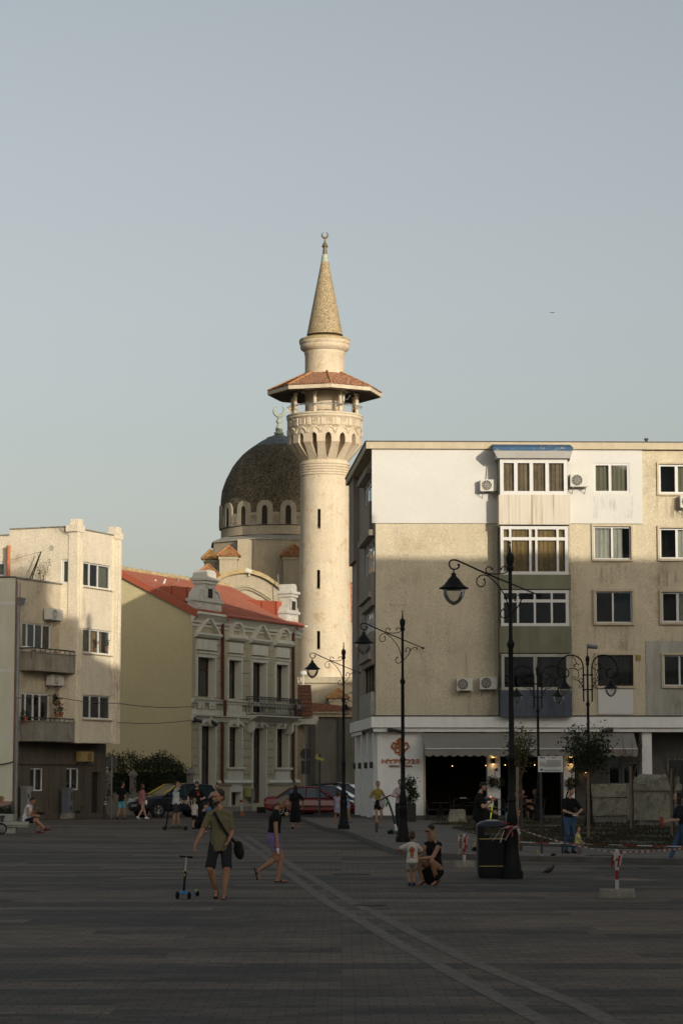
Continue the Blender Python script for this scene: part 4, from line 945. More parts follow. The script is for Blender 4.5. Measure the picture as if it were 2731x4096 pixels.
for u0_, u1_ in ((-.17, -.02),): 
    vg.hexa([rfp(-.4, zA-.3, u0_), rfp(DEP/2, zp_-.12, u0_), rfp(DEP/2, zp_+.26, u0_), rfp(-.4, zA+.1, u0_)], [rfp(-.4, zA-.3, u1_), rfp(DEP/2, zp_-.12, u1_), rfp(DEP/2, zp_+.26, u1_), rfp(-.4, zA+.1, u1_)])
vg.hexa([rfp(DEP+.4, zA-.3, -.17), rfp(DEP/2, zp_-.12, -.17), rfp(DEP/2, zp_+.26, -.17), rfp(DEP+.4, zA+.1, -.17)], [rfp(DEP+.4, zA-.3, -.02), rfp(DEP/2, zp_-.12, -.02), rfp(DEP/2, zp_+.26, -.02), rfp(DEP+.4, zA+.1, -.02)])
vg.tube([rfp(-.52, zA+.0, 3.2), rfp(-.52, zA+.0, UL-.2)], .09, 8); vg.tube([rfp(-.52, zA, 3.4), rfp(-.5, zA-.3, 3.4)], .06, 6); vg.tube([rfp(-.52, zA, UL-1), rfp(-.5, zA-.3, UL-1)], .06, 6)
vg.build('flashing', red_fl, YHo)
rt = MB(); random.seed(5)
for k in range(46):
    u = -.1+(UL+.2)*(k+.5)/46; a = rfp(DEP/2, zp_+.26, u-.13); b2 = rfp(DEP/2, zp_+.26+random.uniform(-.02, .03), u+.14); rt.tube([a, b2], [.13, .16], 7)
rt.build('ridge_tiles', mat('mossy_ridge', (.40, .30, .16), var=.4, vs=4, bump=.4), YHo, smooth=60)
# attic ornaments
attic_m = mat('attic_plaster', (.52, .50, .44), var=.1, streak=.15, bump=.15)
def attic(uc, wt=2.9, ww=1.2, sh=1.0, lab=None):
    q = MB(); zb_ = ZR+.0; D = .5
    z1 = zb_+.64*sh; z2 = z1+1.02*sh
    q.ob(FY, uc-wt/2, uc+wt/2, zb_, z1, -D, .0); q.ob(FY, uc-wt/2-.08, uc+wt/2+.08, z1, z1+.16, -D-.08, .1)
    q.ob(FY, uc-ww/2, uc+ww/2, z1+.16, z2, -D-.05, .06); 
    q.ob(FY, uc-ww/2-.1, uc+ww/2+.1, z2, z2+.18, -D-.15, .16); q.ob(FY, uc-ww/2-.2, uc+ww/2+.2, z2+.18, z2+.34, -D-.25, .26)
    for s in (-1, 1):
        for j in range(6):
            a0, a1 = pi/2*j/6, pi/2*(j+1)/6; rr = (wt-ww)/2*.88; x = uc+s*ww/2
            q.fprism(FY, [(x, z1+.16), (x+s*rr*cos(a0), z1+.16+rr*.8*sin(a0)), (x+s*rr*cos(a1), z1+.16+rr*.8*sin(a1))], -D, 0)
        for j in range(7):
            a0, a1 = pi/2*j/7, pi/2*(j+1)/7; x = uc+s*ww/2; r0, r1 = rr*.92, rr*.75
            q.fprism(FY, [(x+s*r0*cos(a0), z1+.16+r0*.8*sin(a0)), (x+s*r0*cos(a1), z1+.16+r0*.8*sin(a1)), (x+s*r1*cos(a1), z1+.16+r1*.8*sin(a1)), (x+s*r1*cos(a0), z1+.16+r1*.8*sin(a0))], 0, .07)
        q.ball(FY.p(uc+s*(wt/2-.45), zb_+.33, .02), (.14, .14, .2), 8)
    q.ob(FY, uc-.42, uc-.3, z1+.25, z2-.15, .06, .12); q.ob(FY, uc+.3, uc+.42, z1+.25, z2-.15, .06, .12); q.ob(FY, uc-.42, uc+.42, z2-.25, z2-.13, .06, .12)
    ob = q.build('attic_ornament', attic_m, YHo)
    MB().ob(FY, uc-.3, uc+.3, z1+.25, z2-.25, .065, .09).build('niche', dark_in, ob)
    # rounded cap
    k = MB(); pts = []
    for j in range(9): t = pi*j/8; pts.append((uc-(ww/2+.02)*(abs(cos(t))**.6)*(1 if cos(t) > 0 else -1), z2+.34+.46*sh*sin(t)**.5))
    k.fprism(FY, pts, -D-.15, .12); k.build('cap', attic_m, ob, smooth=40)
attic(1.95, 3.2, 1.35); uR_ = FY.px(1140, 2480)[0]; attic((uR_+UL)/2+.12, max(UL-uR_, 1.2), .8)
# red dormer boxes behind the ornaments
for ua_, ub_, sx_, sy_ in ((.5, 3.3, 770, 2342), (uR_, UL-.25, 1135, 2400)):
    uc = (ua_+ub_)/2; w_ = ub_-ua_; q = MB(); zt_ = FY.px(sx_, sy_, -.4)[1]; sB = (zt_-zA)/HP
    q.hexa([rfp(.5, zA-.1, uc-w_/2), rfp(.5, zA-.1, uc+w_/2), rfp(sB, zt_-.05, uc+w_/2), rfp(sB, zt_-.05, uc-w_/2)], [rfp(.5, zt_-.1, uc-w_/2), rfp(.5, zt_-.1, uc+w_/2), rfp(sB+.6, zt_+.12, uc+w_/2), rfp(sB+.6, zt_+.12, uc-w_/2)])
    q.build('dormer', red_fl, YHo); k = MB()
    for j in range(3): s = .6+j*.95; k.ob(FY, uc-w_/2-.02, uc-w_/2, zA+.2, zt_-.1, -s-.03, -s)
    k.build('dormer_seam', red_pipe, YHo)
    for j in range(1, 5): s = .6+j*.95
# meter boxes and cameras on the facade
r_ = (*sorted((fg(780, 1050)[0], fg(828, 1050)[0])), fg(800, 1105)[1], fg(800, 1002)[1]); MB().ob(FY, *r_, .05, .25).build('meter_box', mat('yellow_meter', (.34, .30, .13), var=.1, bump=0), YHo)
r_ = (*sorted((fg(835, 1050)[0], fg(872, 1050)[0])), fg(850, 1150)[1], fg(850, 1010)[1]); MB().ob(FY, *r_, .05, .22).build('meter_box', concrete, YHo)
q = MB(); u, z = fg(200, 225); q.tube([FY.p(u, z, .1), FY.p(u+.2, z-.1, .5)], .1, 8); q.ob(FY, u-.15, u+.1, z-.15, z+.15, .05, .2); u, z = fg(375, 245); q.tube([FY.p(u, z, .2), FY.p(u+.2, z-.2, .5)], .12, 8); q.build('security_camera', dk_metal, YHo)
# plain white canopy end right of the house
a, b_ = at(1192, 2870, 150), at(1272, 2870, 150); q = MB(); z0, z1 = at(1200, 2897, 150).z, at(1200, 2866, 150).z
q.hexa([V((a.x-1, 150, z0)), V((b_.x-.2, 150, z0)), V((b_.x-.2, 156, z0)), V((a.x-1, 156, z0))], [V((a.x-1, 150, z1)), V((b_.x, 150, z1)), V((b_.x, 156, z1)), V((a.x-1, 156, z1))]); ko = q.build('canopy', pale, origin=(a.x, 153, 0)); tag(ko, 'white eaves and wall of the low building behind the cream house', 'building')
q = MB(); q.box(a.x-1.2, b_.x-.9, 150.6, 156, 0, z0-.003); q.build('wall', stone_s, ko); q = MB(); qd = [V((a.x-1, 149.7, z1)), V((b_.x-.3, 149.7, z1)), V((b_.x-.5, 154, z1+2.1)), V((a.x-1, 154, z1+2.1))]; q.poly(qd); tiles_on(qd, 22, 8, q, .06); q.build('roof', tile_dk, ko, fix=False)
# ================= beige corner block on the left =================
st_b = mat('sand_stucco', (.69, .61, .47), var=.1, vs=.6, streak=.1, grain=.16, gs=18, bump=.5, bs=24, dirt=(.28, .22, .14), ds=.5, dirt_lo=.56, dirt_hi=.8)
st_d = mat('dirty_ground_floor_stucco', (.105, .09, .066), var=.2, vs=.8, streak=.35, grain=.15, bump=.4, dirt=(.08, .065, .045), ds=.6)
c = at(298, 2600, 115); FM = Facade((c.x, 115), (.42, 1)); PRJ = .76
fl_o = FM.o-FM.n*PRJ; FL = Facade((fl_o.x, fl_o.y), (.42, 1)); FC = Facade((FM.o.x, FM.o.y), (-1, .42), -1)
BB = thing('apartment_building', 'old beige stucco corner building with two balconies and stepped pilasters', 'building', (FM.o.x, 117, 0))
UR = FM.px(474, 2550)[0]
zT = FM.px(335, 2120)[1]; zO = (FM.px(335, 2972)[1]+FM.px(450, 2974)[1])/2
ws = []
for (y0, y1, kw) in ((2244, 2344, dict(cols=(.28, .58), curtain=blind_o, cur_rect=(.6, .97, 0, 1))), (2510, 2610, dict(cols=(.3, .6), curtain=curt_y, cur_rect=(0, .8, 0, 1))), (2776, 2874, dict(cols=(.3, .64)))):
    a = FM.px(333, y0+2); b_ = FM.px(446, y0+14); z0 = FM.px(333, y1)[1]; ws.append(([a[0], b_[0], z0, a[1]], kw))
m_ = MB(); wall(m_, FM, 0, UR, zO, zT, [w_[0] for w_ in ws], rev=.16); m_.poly([FM.p(UR, zO, 0), FM.p(UR, zO, -9), FM.p(UR, zT, -9), FM.p(UR, zT, 0)]); m_.poly([FM.p(0, zO, 0), FM.p(UR, zO, 0), FM.p(UR, zO, -9), FM.p(0, zO, -9)]); m_.build('front_wall', st_b, BB, fix=False)
for r_, kw in ws: window(BB, FM, r_, o=-.12, fw=.07, sill=.12, sm=st_b, pane=glass, **kw)
# cheek of the main block, seen above the terrace
z4t = FC.px(236, 2110)[1]; uw0, uw1 = FC.px(276, 2285)[0], FC.px(246, 2285)[0]; hw_ = (uw0, uw1, FC.px(260, 2334)[1], FC.px(260, 2238)[1])
ust = FC.px(41, 2120)[0]
m_ = MB(); wall(m_, FC, 0, ust, zO, z4t, [hw_], rev=.15); wall(m_, FC, ust, 9, zO, z4t-.28, rev=.1, holes=[(FC.px(24, 2280)[0], FC.px(24, 2280)[0]+1.5, FC.px(10, 2308)[1], FC.px(10, 2246)[1])]); m_.build('side_wall', st_b, BB, fix=False)
window(BB, FC, hw_, o=-.1, cols=(), fw=.09, curtain=blind_o, cur_rect=(.1, 1, 0, 1))
window(BB, FC, (FC.px(24, 2280)[0], FC.px(24, 2280)[0]+1.5, FC.px(10, 2308)[1], FC.px(10, 2246)[1]), o=-.08, cols=(), fw=.12, curtain=blind_o)
q = MB(); q.ob(FM, .3, UR-.3, zT, zT+.06, -.3, .05); q.ob(FC, .3, ust, z4t, z4t+.06, -.3, .05); q.ob(FC, ust, 9, z4t-.28, z4t-.22, -.3, .05); q.build('parapet_coping', concrete, BB)
q = MB(); q.poly([FM.p(0, zT-.3, 0), FM.p(UR, zT-.3, 0), FM.p(UR, zT-.3, -ust), FM.p(0, zT-.3, -ust)]); q.build('roof', concrete, BB, fix=False)
# pilasters with stepped caps
zp0 = FM.px(310, 2073, .15)[1]; zp1 = FM.px(455, 2103, .15)[1]
wp = FM.px(334, 2300, .12)[0]
for (u0, u1, ztp, bot) in ((-.04, wp, zp0, zO-.02), (UR-.62, UR+.05, zp1, zO-.02)):
    q = MB(); q.ob(FM, u0, u1, bot, ztp-.55, -.35, .12); q.ob(FM, u0-.12*(u0 < 0)-.0, u1+.05, ztp-.62, ztp-.3, -.45, .17); q.ob(FM, u0+.06, u1-.04, ztp-.3, ztp, -.3, .1)
    q.ob(FM, u0+.15, u0+.25, bot+.01, ztp-.63, .12, .16); q.ob(FM, u1-.22, u1-.14, bot+.01, ztp-.63, .12, .16); q.build('pilaster', st_b, BB)
# lower wing with loggias
uL0 = FL.px(60, 2500)[0]; zLt = FL.px(62, 2312)[1]; uR0 = .02
wl = []
a = FL.px(91, 2488); b_ = FL.px(207, 2500); wl.append(((a[0], b_[0], FL.px(91, 2588)[1], a[1]), dict(cols=(.2, .46, .72), pane=glass_d)))
a = FL.px(239, 2503); b_ = FL.px(276, 2510); wl.append(((a[0], b_[0], FL.px(239, 2604)[1], a[1]), dict(cols=(), pane=glass_d, fw=.1)))
a = FL.px(88, 2768); b_ = FL.px(202, 2775); wl.append(((a[0], b_[0], FL.px(88, 2900)[1], a[1]), dict(cols=(.17, .44, .68), pane=glass_d, heavy=.12, fw=.09)))
m_ = MB(); wall(m_, FL, uL0, uR0, zO, zLt, [w_[0] for w_ in wl], rev=.14); m_.poly([FL.p(uL0, zO, 0), FL.p(uL0, zLt, 0), FL.p(uL0, zLt, -6), FL.p(uL0, zO, -6)]); m_.build('wing_wall', mat('worn_sand_stucco', (.50, .43, .32), var=.15, vs=.6, streak=.15, grain=.15, gs=18, bump=.5, dirt=(.22, .17, .11), ds=.5), BB, fix=False)
for r_, kw in wl: window(BB, FL, r_, o=-.1, **kw)
q = MB(); q.ob(FL, uL0-.05, uR0, zLt, zLt+.07, -.3, .08); q.build('parapet_coping', concrete, BB); q = MB(); q.poly([FL.p(uL0, zLt-.9, 0), FL.p(uR0, zLt-.9, 0), FL.p(uR0, zLt-.9, -9), FL.p(uL0, zLt-.9, -9)]); q.build('terrace', concrete, BB, fix=False)
# balconies
for i, (yt, yb, yr) in enumerate(((2610, 2682, 2592), (2886, 2964, 2871))):
    zt_, zb_ = FL.px(78, yt)[1], FL.px(78, yb)[1]; zr_ = FL.px(78, yr)[1]; uB = FL.px(79, yt)[0]
    q = MB(); bm_ = concrete if i else mat('stained_balcony', (.30, .27, .21), var=.2, streak=.4, grain=.15, bump=.4, dirt=(.12, .11, .09), ds=.8)
    q.ob(FL, uB, uR0, zb_, zb_+.14, 0, PRJ+.1); q.ob(FL, uB, uR0, zb_+.14, zt_, PRJ, PRJ+.1); q.ob(FL, uB, uB+.1, zb_+.14, zt_, 0, PRJ); q.ob(FL, uB-.03, uR0, zt_, zt_+.05, PRJ-.05, PRJ+.14); q.ob(FL, uB-.03, uB+.13, zt_+.001, zt_+.05, 0, PRJ-.05); q.build('balcony', bm_, BB)
    q = MB(); q.tube([FL.p(uB+.05, zr_, 0), FL.p(uB+.05, zr_, PRJ+.04), FL.p(uR0-.05, zr_, PRJ+.04)], .035, 6)
    for k in range(9): u = uB+.05+(uR0-uB-.1)*k/8; q.tube([FL.p(u, zt_+.04, PRJ+.04), FL.p(u, zr_, PRJ+.04)], .022, 5)
    q.build('balcony_rail', dk_metal, BB)
# ground floor, set back under the overhang
GO = -1.0
def gl(x, y): return FM.px(x, y, GO)
uE = gl(424, 3100)[0]; uS = gl(62, 3100)[0]
hs_ = []
for (x0_, y0_, x1_, y1_) in ((122, 3072, 174, 3164), (266, 3072, 317, 3160), (368, 3088, 403, 3262), (150, 3230, 184, 3268), (306, 3226, 335, 3262)):
    hs_.append(FM.r(x0_, y0_, x1_, y1_, GO))
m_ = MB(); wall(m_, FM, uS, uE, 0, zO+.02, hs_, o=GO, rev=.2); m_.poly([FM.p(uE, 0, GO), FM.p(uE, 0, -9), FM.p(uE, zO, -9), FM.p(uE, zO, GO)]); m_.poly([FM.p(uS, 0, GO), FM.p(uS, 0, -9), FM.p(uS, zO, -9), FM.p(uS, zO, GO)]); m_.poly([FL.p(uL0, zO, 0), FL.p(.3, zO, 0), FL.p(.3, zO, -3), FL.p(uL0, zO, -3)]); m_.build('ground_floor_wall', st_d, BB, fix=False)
for i, r_ in enumerate(hs_):
    if i < 2: window(BB, FM, r_, o=GO-.1, cols=(.45,), pane=glass_d, curtain=curt_b if i == 0 else curt_w, cur_rect=(.5, .9, 0, 1) if i == 0 else (.1, .3, 0, 1))
    else:
        q = MB(); q.poly([FM.p(r_[0], r_[2], GO-.19), FM.p(r_[1], r_[2], GO-.19), FM.p(r_[1], r_[3], GO-.19), FM.p(r_[0], r_[3], GO-.19)]); q.build('door' if i == 2 else 'basement_opening', dark_in, BB, fix=False)
zl_ = gl(200, 3058)[1]; q = MB(); q.ob(FM, uS, uE-.9, zl_, zl_+.1, GO, GO+.1); q.ob(FM, uS, uE, 0, .22, GO, GO+.15)
for r_ in hs_[:2]:
    q.ob(FM, r_[0]-.12, r_[1]+.12, r_[2]-1.0, r_[2]-.08, GO, GO+.05); q.ob(FM, r_[1]+.5, r_[1]+.56, r_[2]-.9, r_[3], GO, GO+.05)
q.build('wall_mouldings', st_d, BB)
# downpipe with hopper
u, _ = FL.px(70, 2600, .1); q = MB(); z0_, z1_ = FL.px(70, 2420, .1)[1], FL.px(70, 2390, .1)[1]
q.tube([FL.p(u, .2, .12), FL.p(u, z0_, .12)], .1, 8); pz_ = z0_
for k in range(9): z = .8+k*1.1; q.tube([FL.p(u, z, .12), FL.p(u, z+.08, .12)], .125, 8)
q.build('drainpipe', gal, BB, smooth=50); q = MB(); q.hexa([FL.p(u-.1, z0_, .02), FL.p(u+.22, z0_, .02), FL.p(u+.22, z0_, .3), FL.p(u-.1, z0_, .3)], [FL.p(u-.14, z1_, 0), FL.p(u+.3, z1_, 0), FL.p(u+.3, z1_, .36), FL.p(u-.14, z1_, .36)]); q.tube([FL.p(u-.05, z1_, .1), FL.p(u-.05, z1_+.75, .1)], .02, 5); q.tube([FL.p(u+.2, z1_, .1), FL.p(u+.2, z1_+.7, .1)], .02, 5); q.build('rain_hopper', gal, BB)
# red vent pipe, laundry prop, patched render
rust_o = mat('rusty_orange_pipe', (.42, .15, .07), var=.3, vs=5, bump=.1)
u, z0_ = FC.px(34, 2320, .25); z1_ = FC.px(34, 2184, .25)[1]; q = MB(); q.tube([FC.p(u, z0_-.5, .25), FC.p(u, z1_, .25)], .09, 10); q.tube([FC.p(u, z1_-.1, .25), FC.p(u, z1_+.02, .25)], .11, 10); q.build('vent_pipe', rust_o, BB, smooth=50)
patch = mat('grey_mortar_patch', (.40, .36, .29), var=.25, vs=2, bump=.4)
q = MB(); pts = [(FC.px(x, y)) for x, y in ((236, 2113), (296, 2106), (298, 2140), (285, 2141), (265, 2138), (252, 2128), (243, 2118))]; q.fprism(FC, pts, .005, .03); q.build('mortar_patch', patch, BB)
q = MB(); cc = FC.px(208, 2192); q.fprism(FC, [(cc[0]+.13*cos(t*pi/6), cc[1]+.15*sin(t*pi/6)) for t in range(12)], .005, .02); q.build('mortar_patch', patch, BB)
# items on the terrace
q = MB(); P0 = FC.px(104, 2318, .4); a = FC.p(FC.px(104, 2322, .5)[0], FC.px(104, 2322, .5)[1]-.4, .5); t = FC.p(*FC.px(166, 2206, .5), .5); a2 = FC.p(FC.px(116, 2322, .8)[0], FC.px(116, 2322, .8)[1]-.4, .8)
q.tube([a, t], .03, 5); q.tube([a2, t], .03, 5)
for k in range(5): q.tube([a.lerp(t, k/5), a2.lerp(t, k/5)], .02, 4)
lad = q.build('wooden_ladder', mat('dark_wood', (.06, .045, .03), var=.3, bump=.1), origin=a); tag(lad, 'thin dark ladder leaning on the upper wall of the beige building terrace', 'ladder')
q = MB(); q.tube([t, FC.p(*FC.px(60, 2236, .4), .4), FC.p(*FC.px(42, 2240, .3), .3)], .008, 4); tag(q.build('clothes_line', dk_metal, origin=t), 'thin line strung from the ladder to the rusty pipe on the terrace', 'clothes line')
leafm = mat('dry_leaves', (.10, .085, .03), var=.4, vs=6, bump=0); leafd = mat('dark_green_leaves', (.022, .032, .012), var=.4, vs=3, bump=0); stemm = mat('bark', (.09, .07, .05), var=.3, vs=6, bump=.4)
def leaves(mb, pts, n, spread, size, rng):
    for _ in range(n):
        p = V(rng.choice(pts))+V((rng.gauss(0, spread), rng.gauss(0, spread), rng.gauss(0, spread))); s = size*rng.uniform(.6, 1.3)
        a = V((rng.uniform(-1, 1), rng.uniform(-1, 1), rng.uniform(-1, 1))).normalized(); b2 = a.cross(V((rng.uniform(-1, 1), rng.uniform(-1, 1), rng.uniform(-1, 1)))).normalized()
        mb.poly([p-a*s, p+b2*s*.45, p+a*s, p-b2*s*.45])
rg = random.Random(11)
def weed(base, H, name, label, spread=.28, nl=120, m=None, cat='plant'):
    q = MB(); pts = []
    for k in range(7):
        a = rg.uniform(0, 6.28); tip = V(base)+V((cos(a)*spread*rg.uniform(.2, 1.2), sin(a)*spread*.6, H*rg.uniform(.55, 1))); mid = V(base).lerp(tip, .5)+V((rg.uniform(-.05, .05), 0, .05)); q.tube([base, mid, tip], [.012, .008, .004], 4); pts += [mid.lerp(tip, j/4) for j in range(5)]
    th = thing(name, label, cat, base); q.build('stems', stemm, th); l_ = MB(); leaves(l_, pts, nl, .06, .05, rg); l_.build('leaves', m or leafm, th, fix=False); return th
b0 = FC.p(*FC.px(172, 2328, .6), .6); b0.z -= .4; weed(b0, 1.75, 'terrace_plant', 'leggy dry plant growing on the terrace of the beige building')
# flower pots and laundry on balconies
potm = mat('terracotta', (.30, .11, .06), var=.15, bump=.05); redf = mat('red_flowers', (.45, .04, .03), var=.3, bump=0); pinkf = mat('pink_flowers', (.55, .12, .16), var=.2, bump=0)
def pot(F, sx, sy, o, lab, fm_=redf, h=.5, hang=False):
    u, z = F.px(sx, sy, o); p = F.p(u, z, o); th = thing('flower_pot', lab, 'potted plant', p); MB().lathe(p, [(.07, 0), (.11, .2), (.12, .22), (.1, .22)], 10).build('pot', potm, th, smooth=40)
    q = MB(); pts = [p+V((rg.uniform(-.12, .12), rg.uniform(-.08, .08), .2+h*rg.random())) for _ in range(14)]; leaves(q, pts, 110, .05, .05, rg); q.build('leaves', leafd, th, fix=False)
    q = MB(); leaves(q, [x for x in pts if x.z > p.z+.2+h*.5] or pts, 35, .04, .035, rg); q.build('flowers', fm_, th, fix=False)
pot(FL, 245, 2868, PRJ-.35, 'red flowering pot plant at the right end of the lower balcony')
pot(FL, 228, 2872, PRJ-.3, 'tall dark leafy pot plant beside the balcony door of the lower balcony', leafd, .75)
pot(FL, 103, 2886, PRJ-.25, 'low dark pot plant at the left end of the lower balcony', leafd, .3)
pot(FM, 378, 2606, -.2, 'pink flowers in a pot behind the middle window of the beige building', pinkf, .3)
pot(FM, 426, 2606, -.2, 'small green cactus like plant in the middle window beside the pink flowers', leafd, .3)
p = FL.p(*FL.px(229, 2812, PRJ-.2), PRJ-.2); th = thing('hanging_basket', 'round hanging plant basket above the lower balcony', 'hanging basket', p); MB().ball(p, (.2, .2, .12), 10).build('basket', mat('wicker', (.12, .08, .04), bump=.3), th, smooth=60); q = MB(); leaves(q, [p+V((rg.uniform(-.15, .15), 0, .1+rg.random()*.3)) for _ in range(10)], 120, .06, .06, rg); q.build('leaves', leafd, th, fix=False); MB().tube([p, p+V((0, 0, 1.0))], .008, 4).build('chain', dk_metal, th)
random.seed(4); u0_ = FL.px(135, 2600, PRJ)[0]
for i, (dx, m_c) in enumerate(((0, (.05, .05, .08)), (.75, (.5, .1, .09)), (1.45, (.6, .58, .55)), (2.05, (.42, .06, .05)))):
    zt_ = FL.px(135, 2598, PRJ)[1]; q = MB(); n = 6
    for k in range(n): a0, a1 = u0_+dx+.07*k, u0_+dx+.07*(k+1); q.poly([FL.p(a0, zt_, PRJ-.12+.02*(k % 2)), FL.p(a1, zt_, PRJ-.12+.02*((k+1) % 2)), FL.p(a1, zt_-.42, PRJ-.12+.02*((k+1) % 2)), FL.p(a0, zt_-.42, PRJ-.12+.02*(k % 2))])
    tag(q.build('laundry', mat('cloth_%d' % i, m_c, var=.2, bump=.1), origin=FL.p(u0_+dx, zt_, PRJ-.12), fix=False), ['dark cloth hanging on the upper balcony rail', 'faded red cloth drying on the upper balcony rail beside the dark one', 'white cloth drying on the upper balcony rail', 'bright red cloth at the right end of the laundry on the upper balcony'][i], 'laundry', 'laundry on the upper balcony')

# ================= grey wall at the left edge =================
GW = thing('grey_building', 'plain grey rendered end wall at the left edge with pinkish base', 'building', (at(0, 2900, 108).x, 112, 0))
gx = at(57, 2750, 108).x; gz = at(30, 2310, 108).z; gz0 = at(30, 3205, 108).z
gr_m = mat('grey_green_render', (.47, .46, .36), var=.08, vs=.4, streak=.12, grain=.08, bump=.35)
gd = gx*112/108-.05
def gslab(x, y0, z0, z1, e=0): return MB().hexa([V((gx-14, y0, z0)), V((gx+e, y0, z0)), V((gd+e, 112, z0)), V((gx-14, 112, z0))], [V((gx-14, y0, z1)), V((gx+e, y0, z1)), V((gd+e, 112, z1)), V((gx-14, 112, z1))])
gslab(0, 108, gz0, gz).build('wall', gr_m, GW); gslab(0, 107.9, 0, gz0-.003).build('plinth', mat('pinkish_render', (.24, .15, .135), var=.15, streak=.2, bump=.3), GW)
q = MB()
for y in (2412, 2682, 2946): z = at(20, y, 108).z; q.box(gx-14, gx-.0, 107.985, 108.0, z-.06, z+.06)
q.build('pale_band', mat('pale_band_paint', (.45, .46, .42), var=.1, bump=.1), GW); MB().box(gx+.0, gx+.06, 108.02, 108.1, 0, gz).build('red_brown_edge', mat('red_brown_edge', (.16, .09, .08), var=.2, bump=.2), GW)
gslab(0, 107.93, gz, gz+.05, .02).build('roof_edge', dk_metal, GW)

# ================= unseen blocks added round the square, skylines shaped to cast its shadows =================
az = R(SUN_AZ); eu = V((cos(az), sin(az), 0)); ew = V((-sin(az), cos(az), 0)); TE = tan(R(SUN_EL))
far_m = mat('pale_block_render', (.72, .68, .60), var=.1, streak=.2, bump=.2)
def shade_block(label, sky_pts, w0, dep, name='apartment_building', slot=None):
    """sky_pts: (u, v) skyline; v is height referred back to w=0 along the light"""
    P = lambda u, w_, z: eu*u+ew*w_+V((0, 0, z))
    u0, u1 = sky_pts[0][0], sky_pts[-1][0]; th = thing(name, label, 'building', P((u0+u1)/2, w0-dep/2, 0))
    top = [(u, v-TE*w0) for u, v in sky_pts]; pts = [(u0, 0)]+top+[(u1, 0)]
    F = Facade((P(u0, w0, 0).x, P(u0, w0, 0).y), (eu.x, eu.y), -1)
    q = MB(); q.hexa([P(u, w0, z) for u, z in pts], [P(u, w0-dep, z) for u, z in pts])
    wo = q.build('wall', far_m, th)
    if slot:                 # a small opening right through the block lets one sliver of sun reach the paving
        a, b_, c, d = slot; k = MB(); wa, wb = w0+1, w0-dep-1; k.hexa([P(a, wa, c-TE*wa), P(b_, wa, c-TE*wa), P(b_, wa, d-TE*wa), P(a, wa, d-TE*wa)], [P(a, wb, c-TE*wb), P(b_, wb, c-TE*wb), P(b_, wb, d-TE*wb), P(a, wb, d-TE*wb)]); bool_cut(wo, [k])
    zmax = min(z for u, z in top); k = MB(); nz = int(zmax/3)
    for j in range(nz):
        i = 0
        while u0+1.2+i*3.2+1.4 < u1: k.ob(F, i*3.2+1.2, i*3.2+2.6, j*3+1, j*3+2.5, -.02, .06); i += 1
        if j >= 1 and i > 12: break
    if k.v: k.build('windows', glass_mat('plain_dark_glass', opacity=1, body=(.03, .035, .04)), th)
    return th
shade_block('tall unseen pale block behind the camera right of the square, added for its shade', [(24, 20.5), (36.4, 20.5), (36.5, 33.2), (43.2, 33.2)], 12, 4, slot=(27.6, 28.6, 7.45, 7.75))
def uv(F, x, y, o=0):
    u, z = F.px(x, y, o); p = F.p(u, z, o); return p.dot(eu), z+TE*p.dot(ew)
C4 = lambda x, y: (x/3.136, 2050+y/3.136)
sk = [uv(FL, *C4(x, y)) for x, y in ((200, 700), (510, 890), (650, 1200), (760, 1300), (880, 1420))]+[uv(FM, *C4(x, y)) for x, y in ((935, 1450), (1040, 1480), (1078, 1500), (1082, 1275), (1150, 1275), (1154, 1760), (1200, 1830), (1340, 1890), (1500, 1955))]
sk = [(sk[0][0]-1.6, sk[0][1])]+sk
out = [sk[0]]
for p in sk[1:]: out.append((max(p[0], out[-1][0]+.02), p[1]))
uu = out[-1][0]; uF = FR.p(0, 0).dot(eu)
out += [(uu+.05, 30.5), (uF-.1, 31.5)]
shade_block('unseen pale block right of the square, roof and chimney outline shaped to cast shadow', out, 45, 8)
shade_block('long unseen pale block directly behind the camera, added to shade the paving', [(-14, 14.5), (25, 14.5)], -16, 4, slot=(16.2, 17.9, 8.85, 9.12))
shade_block('taller unseen pale block behind the right end of the apartment block, added to shade the minaret base', [(74.5, 36.6), (80, 37.9), (84, 38.9), (86, 39.5), (88.6, 39.9), (95, 40.0)], 97, 8)
E = FR.p(0, FR.px(1750, 2229)[1]); dh = V((sdir.x, sdir.y, 0)).normalized()
Lh = 58.0; Pq = E+dh*Lh; zA_ = E.z+Lh*TE
th = thing('apartment_building', 'unseen pale block on the right side of the square, added to shade the apartment front', 'building', (Pq.x+20, Pq.y-6, 0))
xa = Pq.x-.5; MB().box(xa, xa+46, Pq.y-11, Pq.y, 0, zA_).build('wall', far_m, th)  # added out of view; its roof edge draws the facade's shadow line

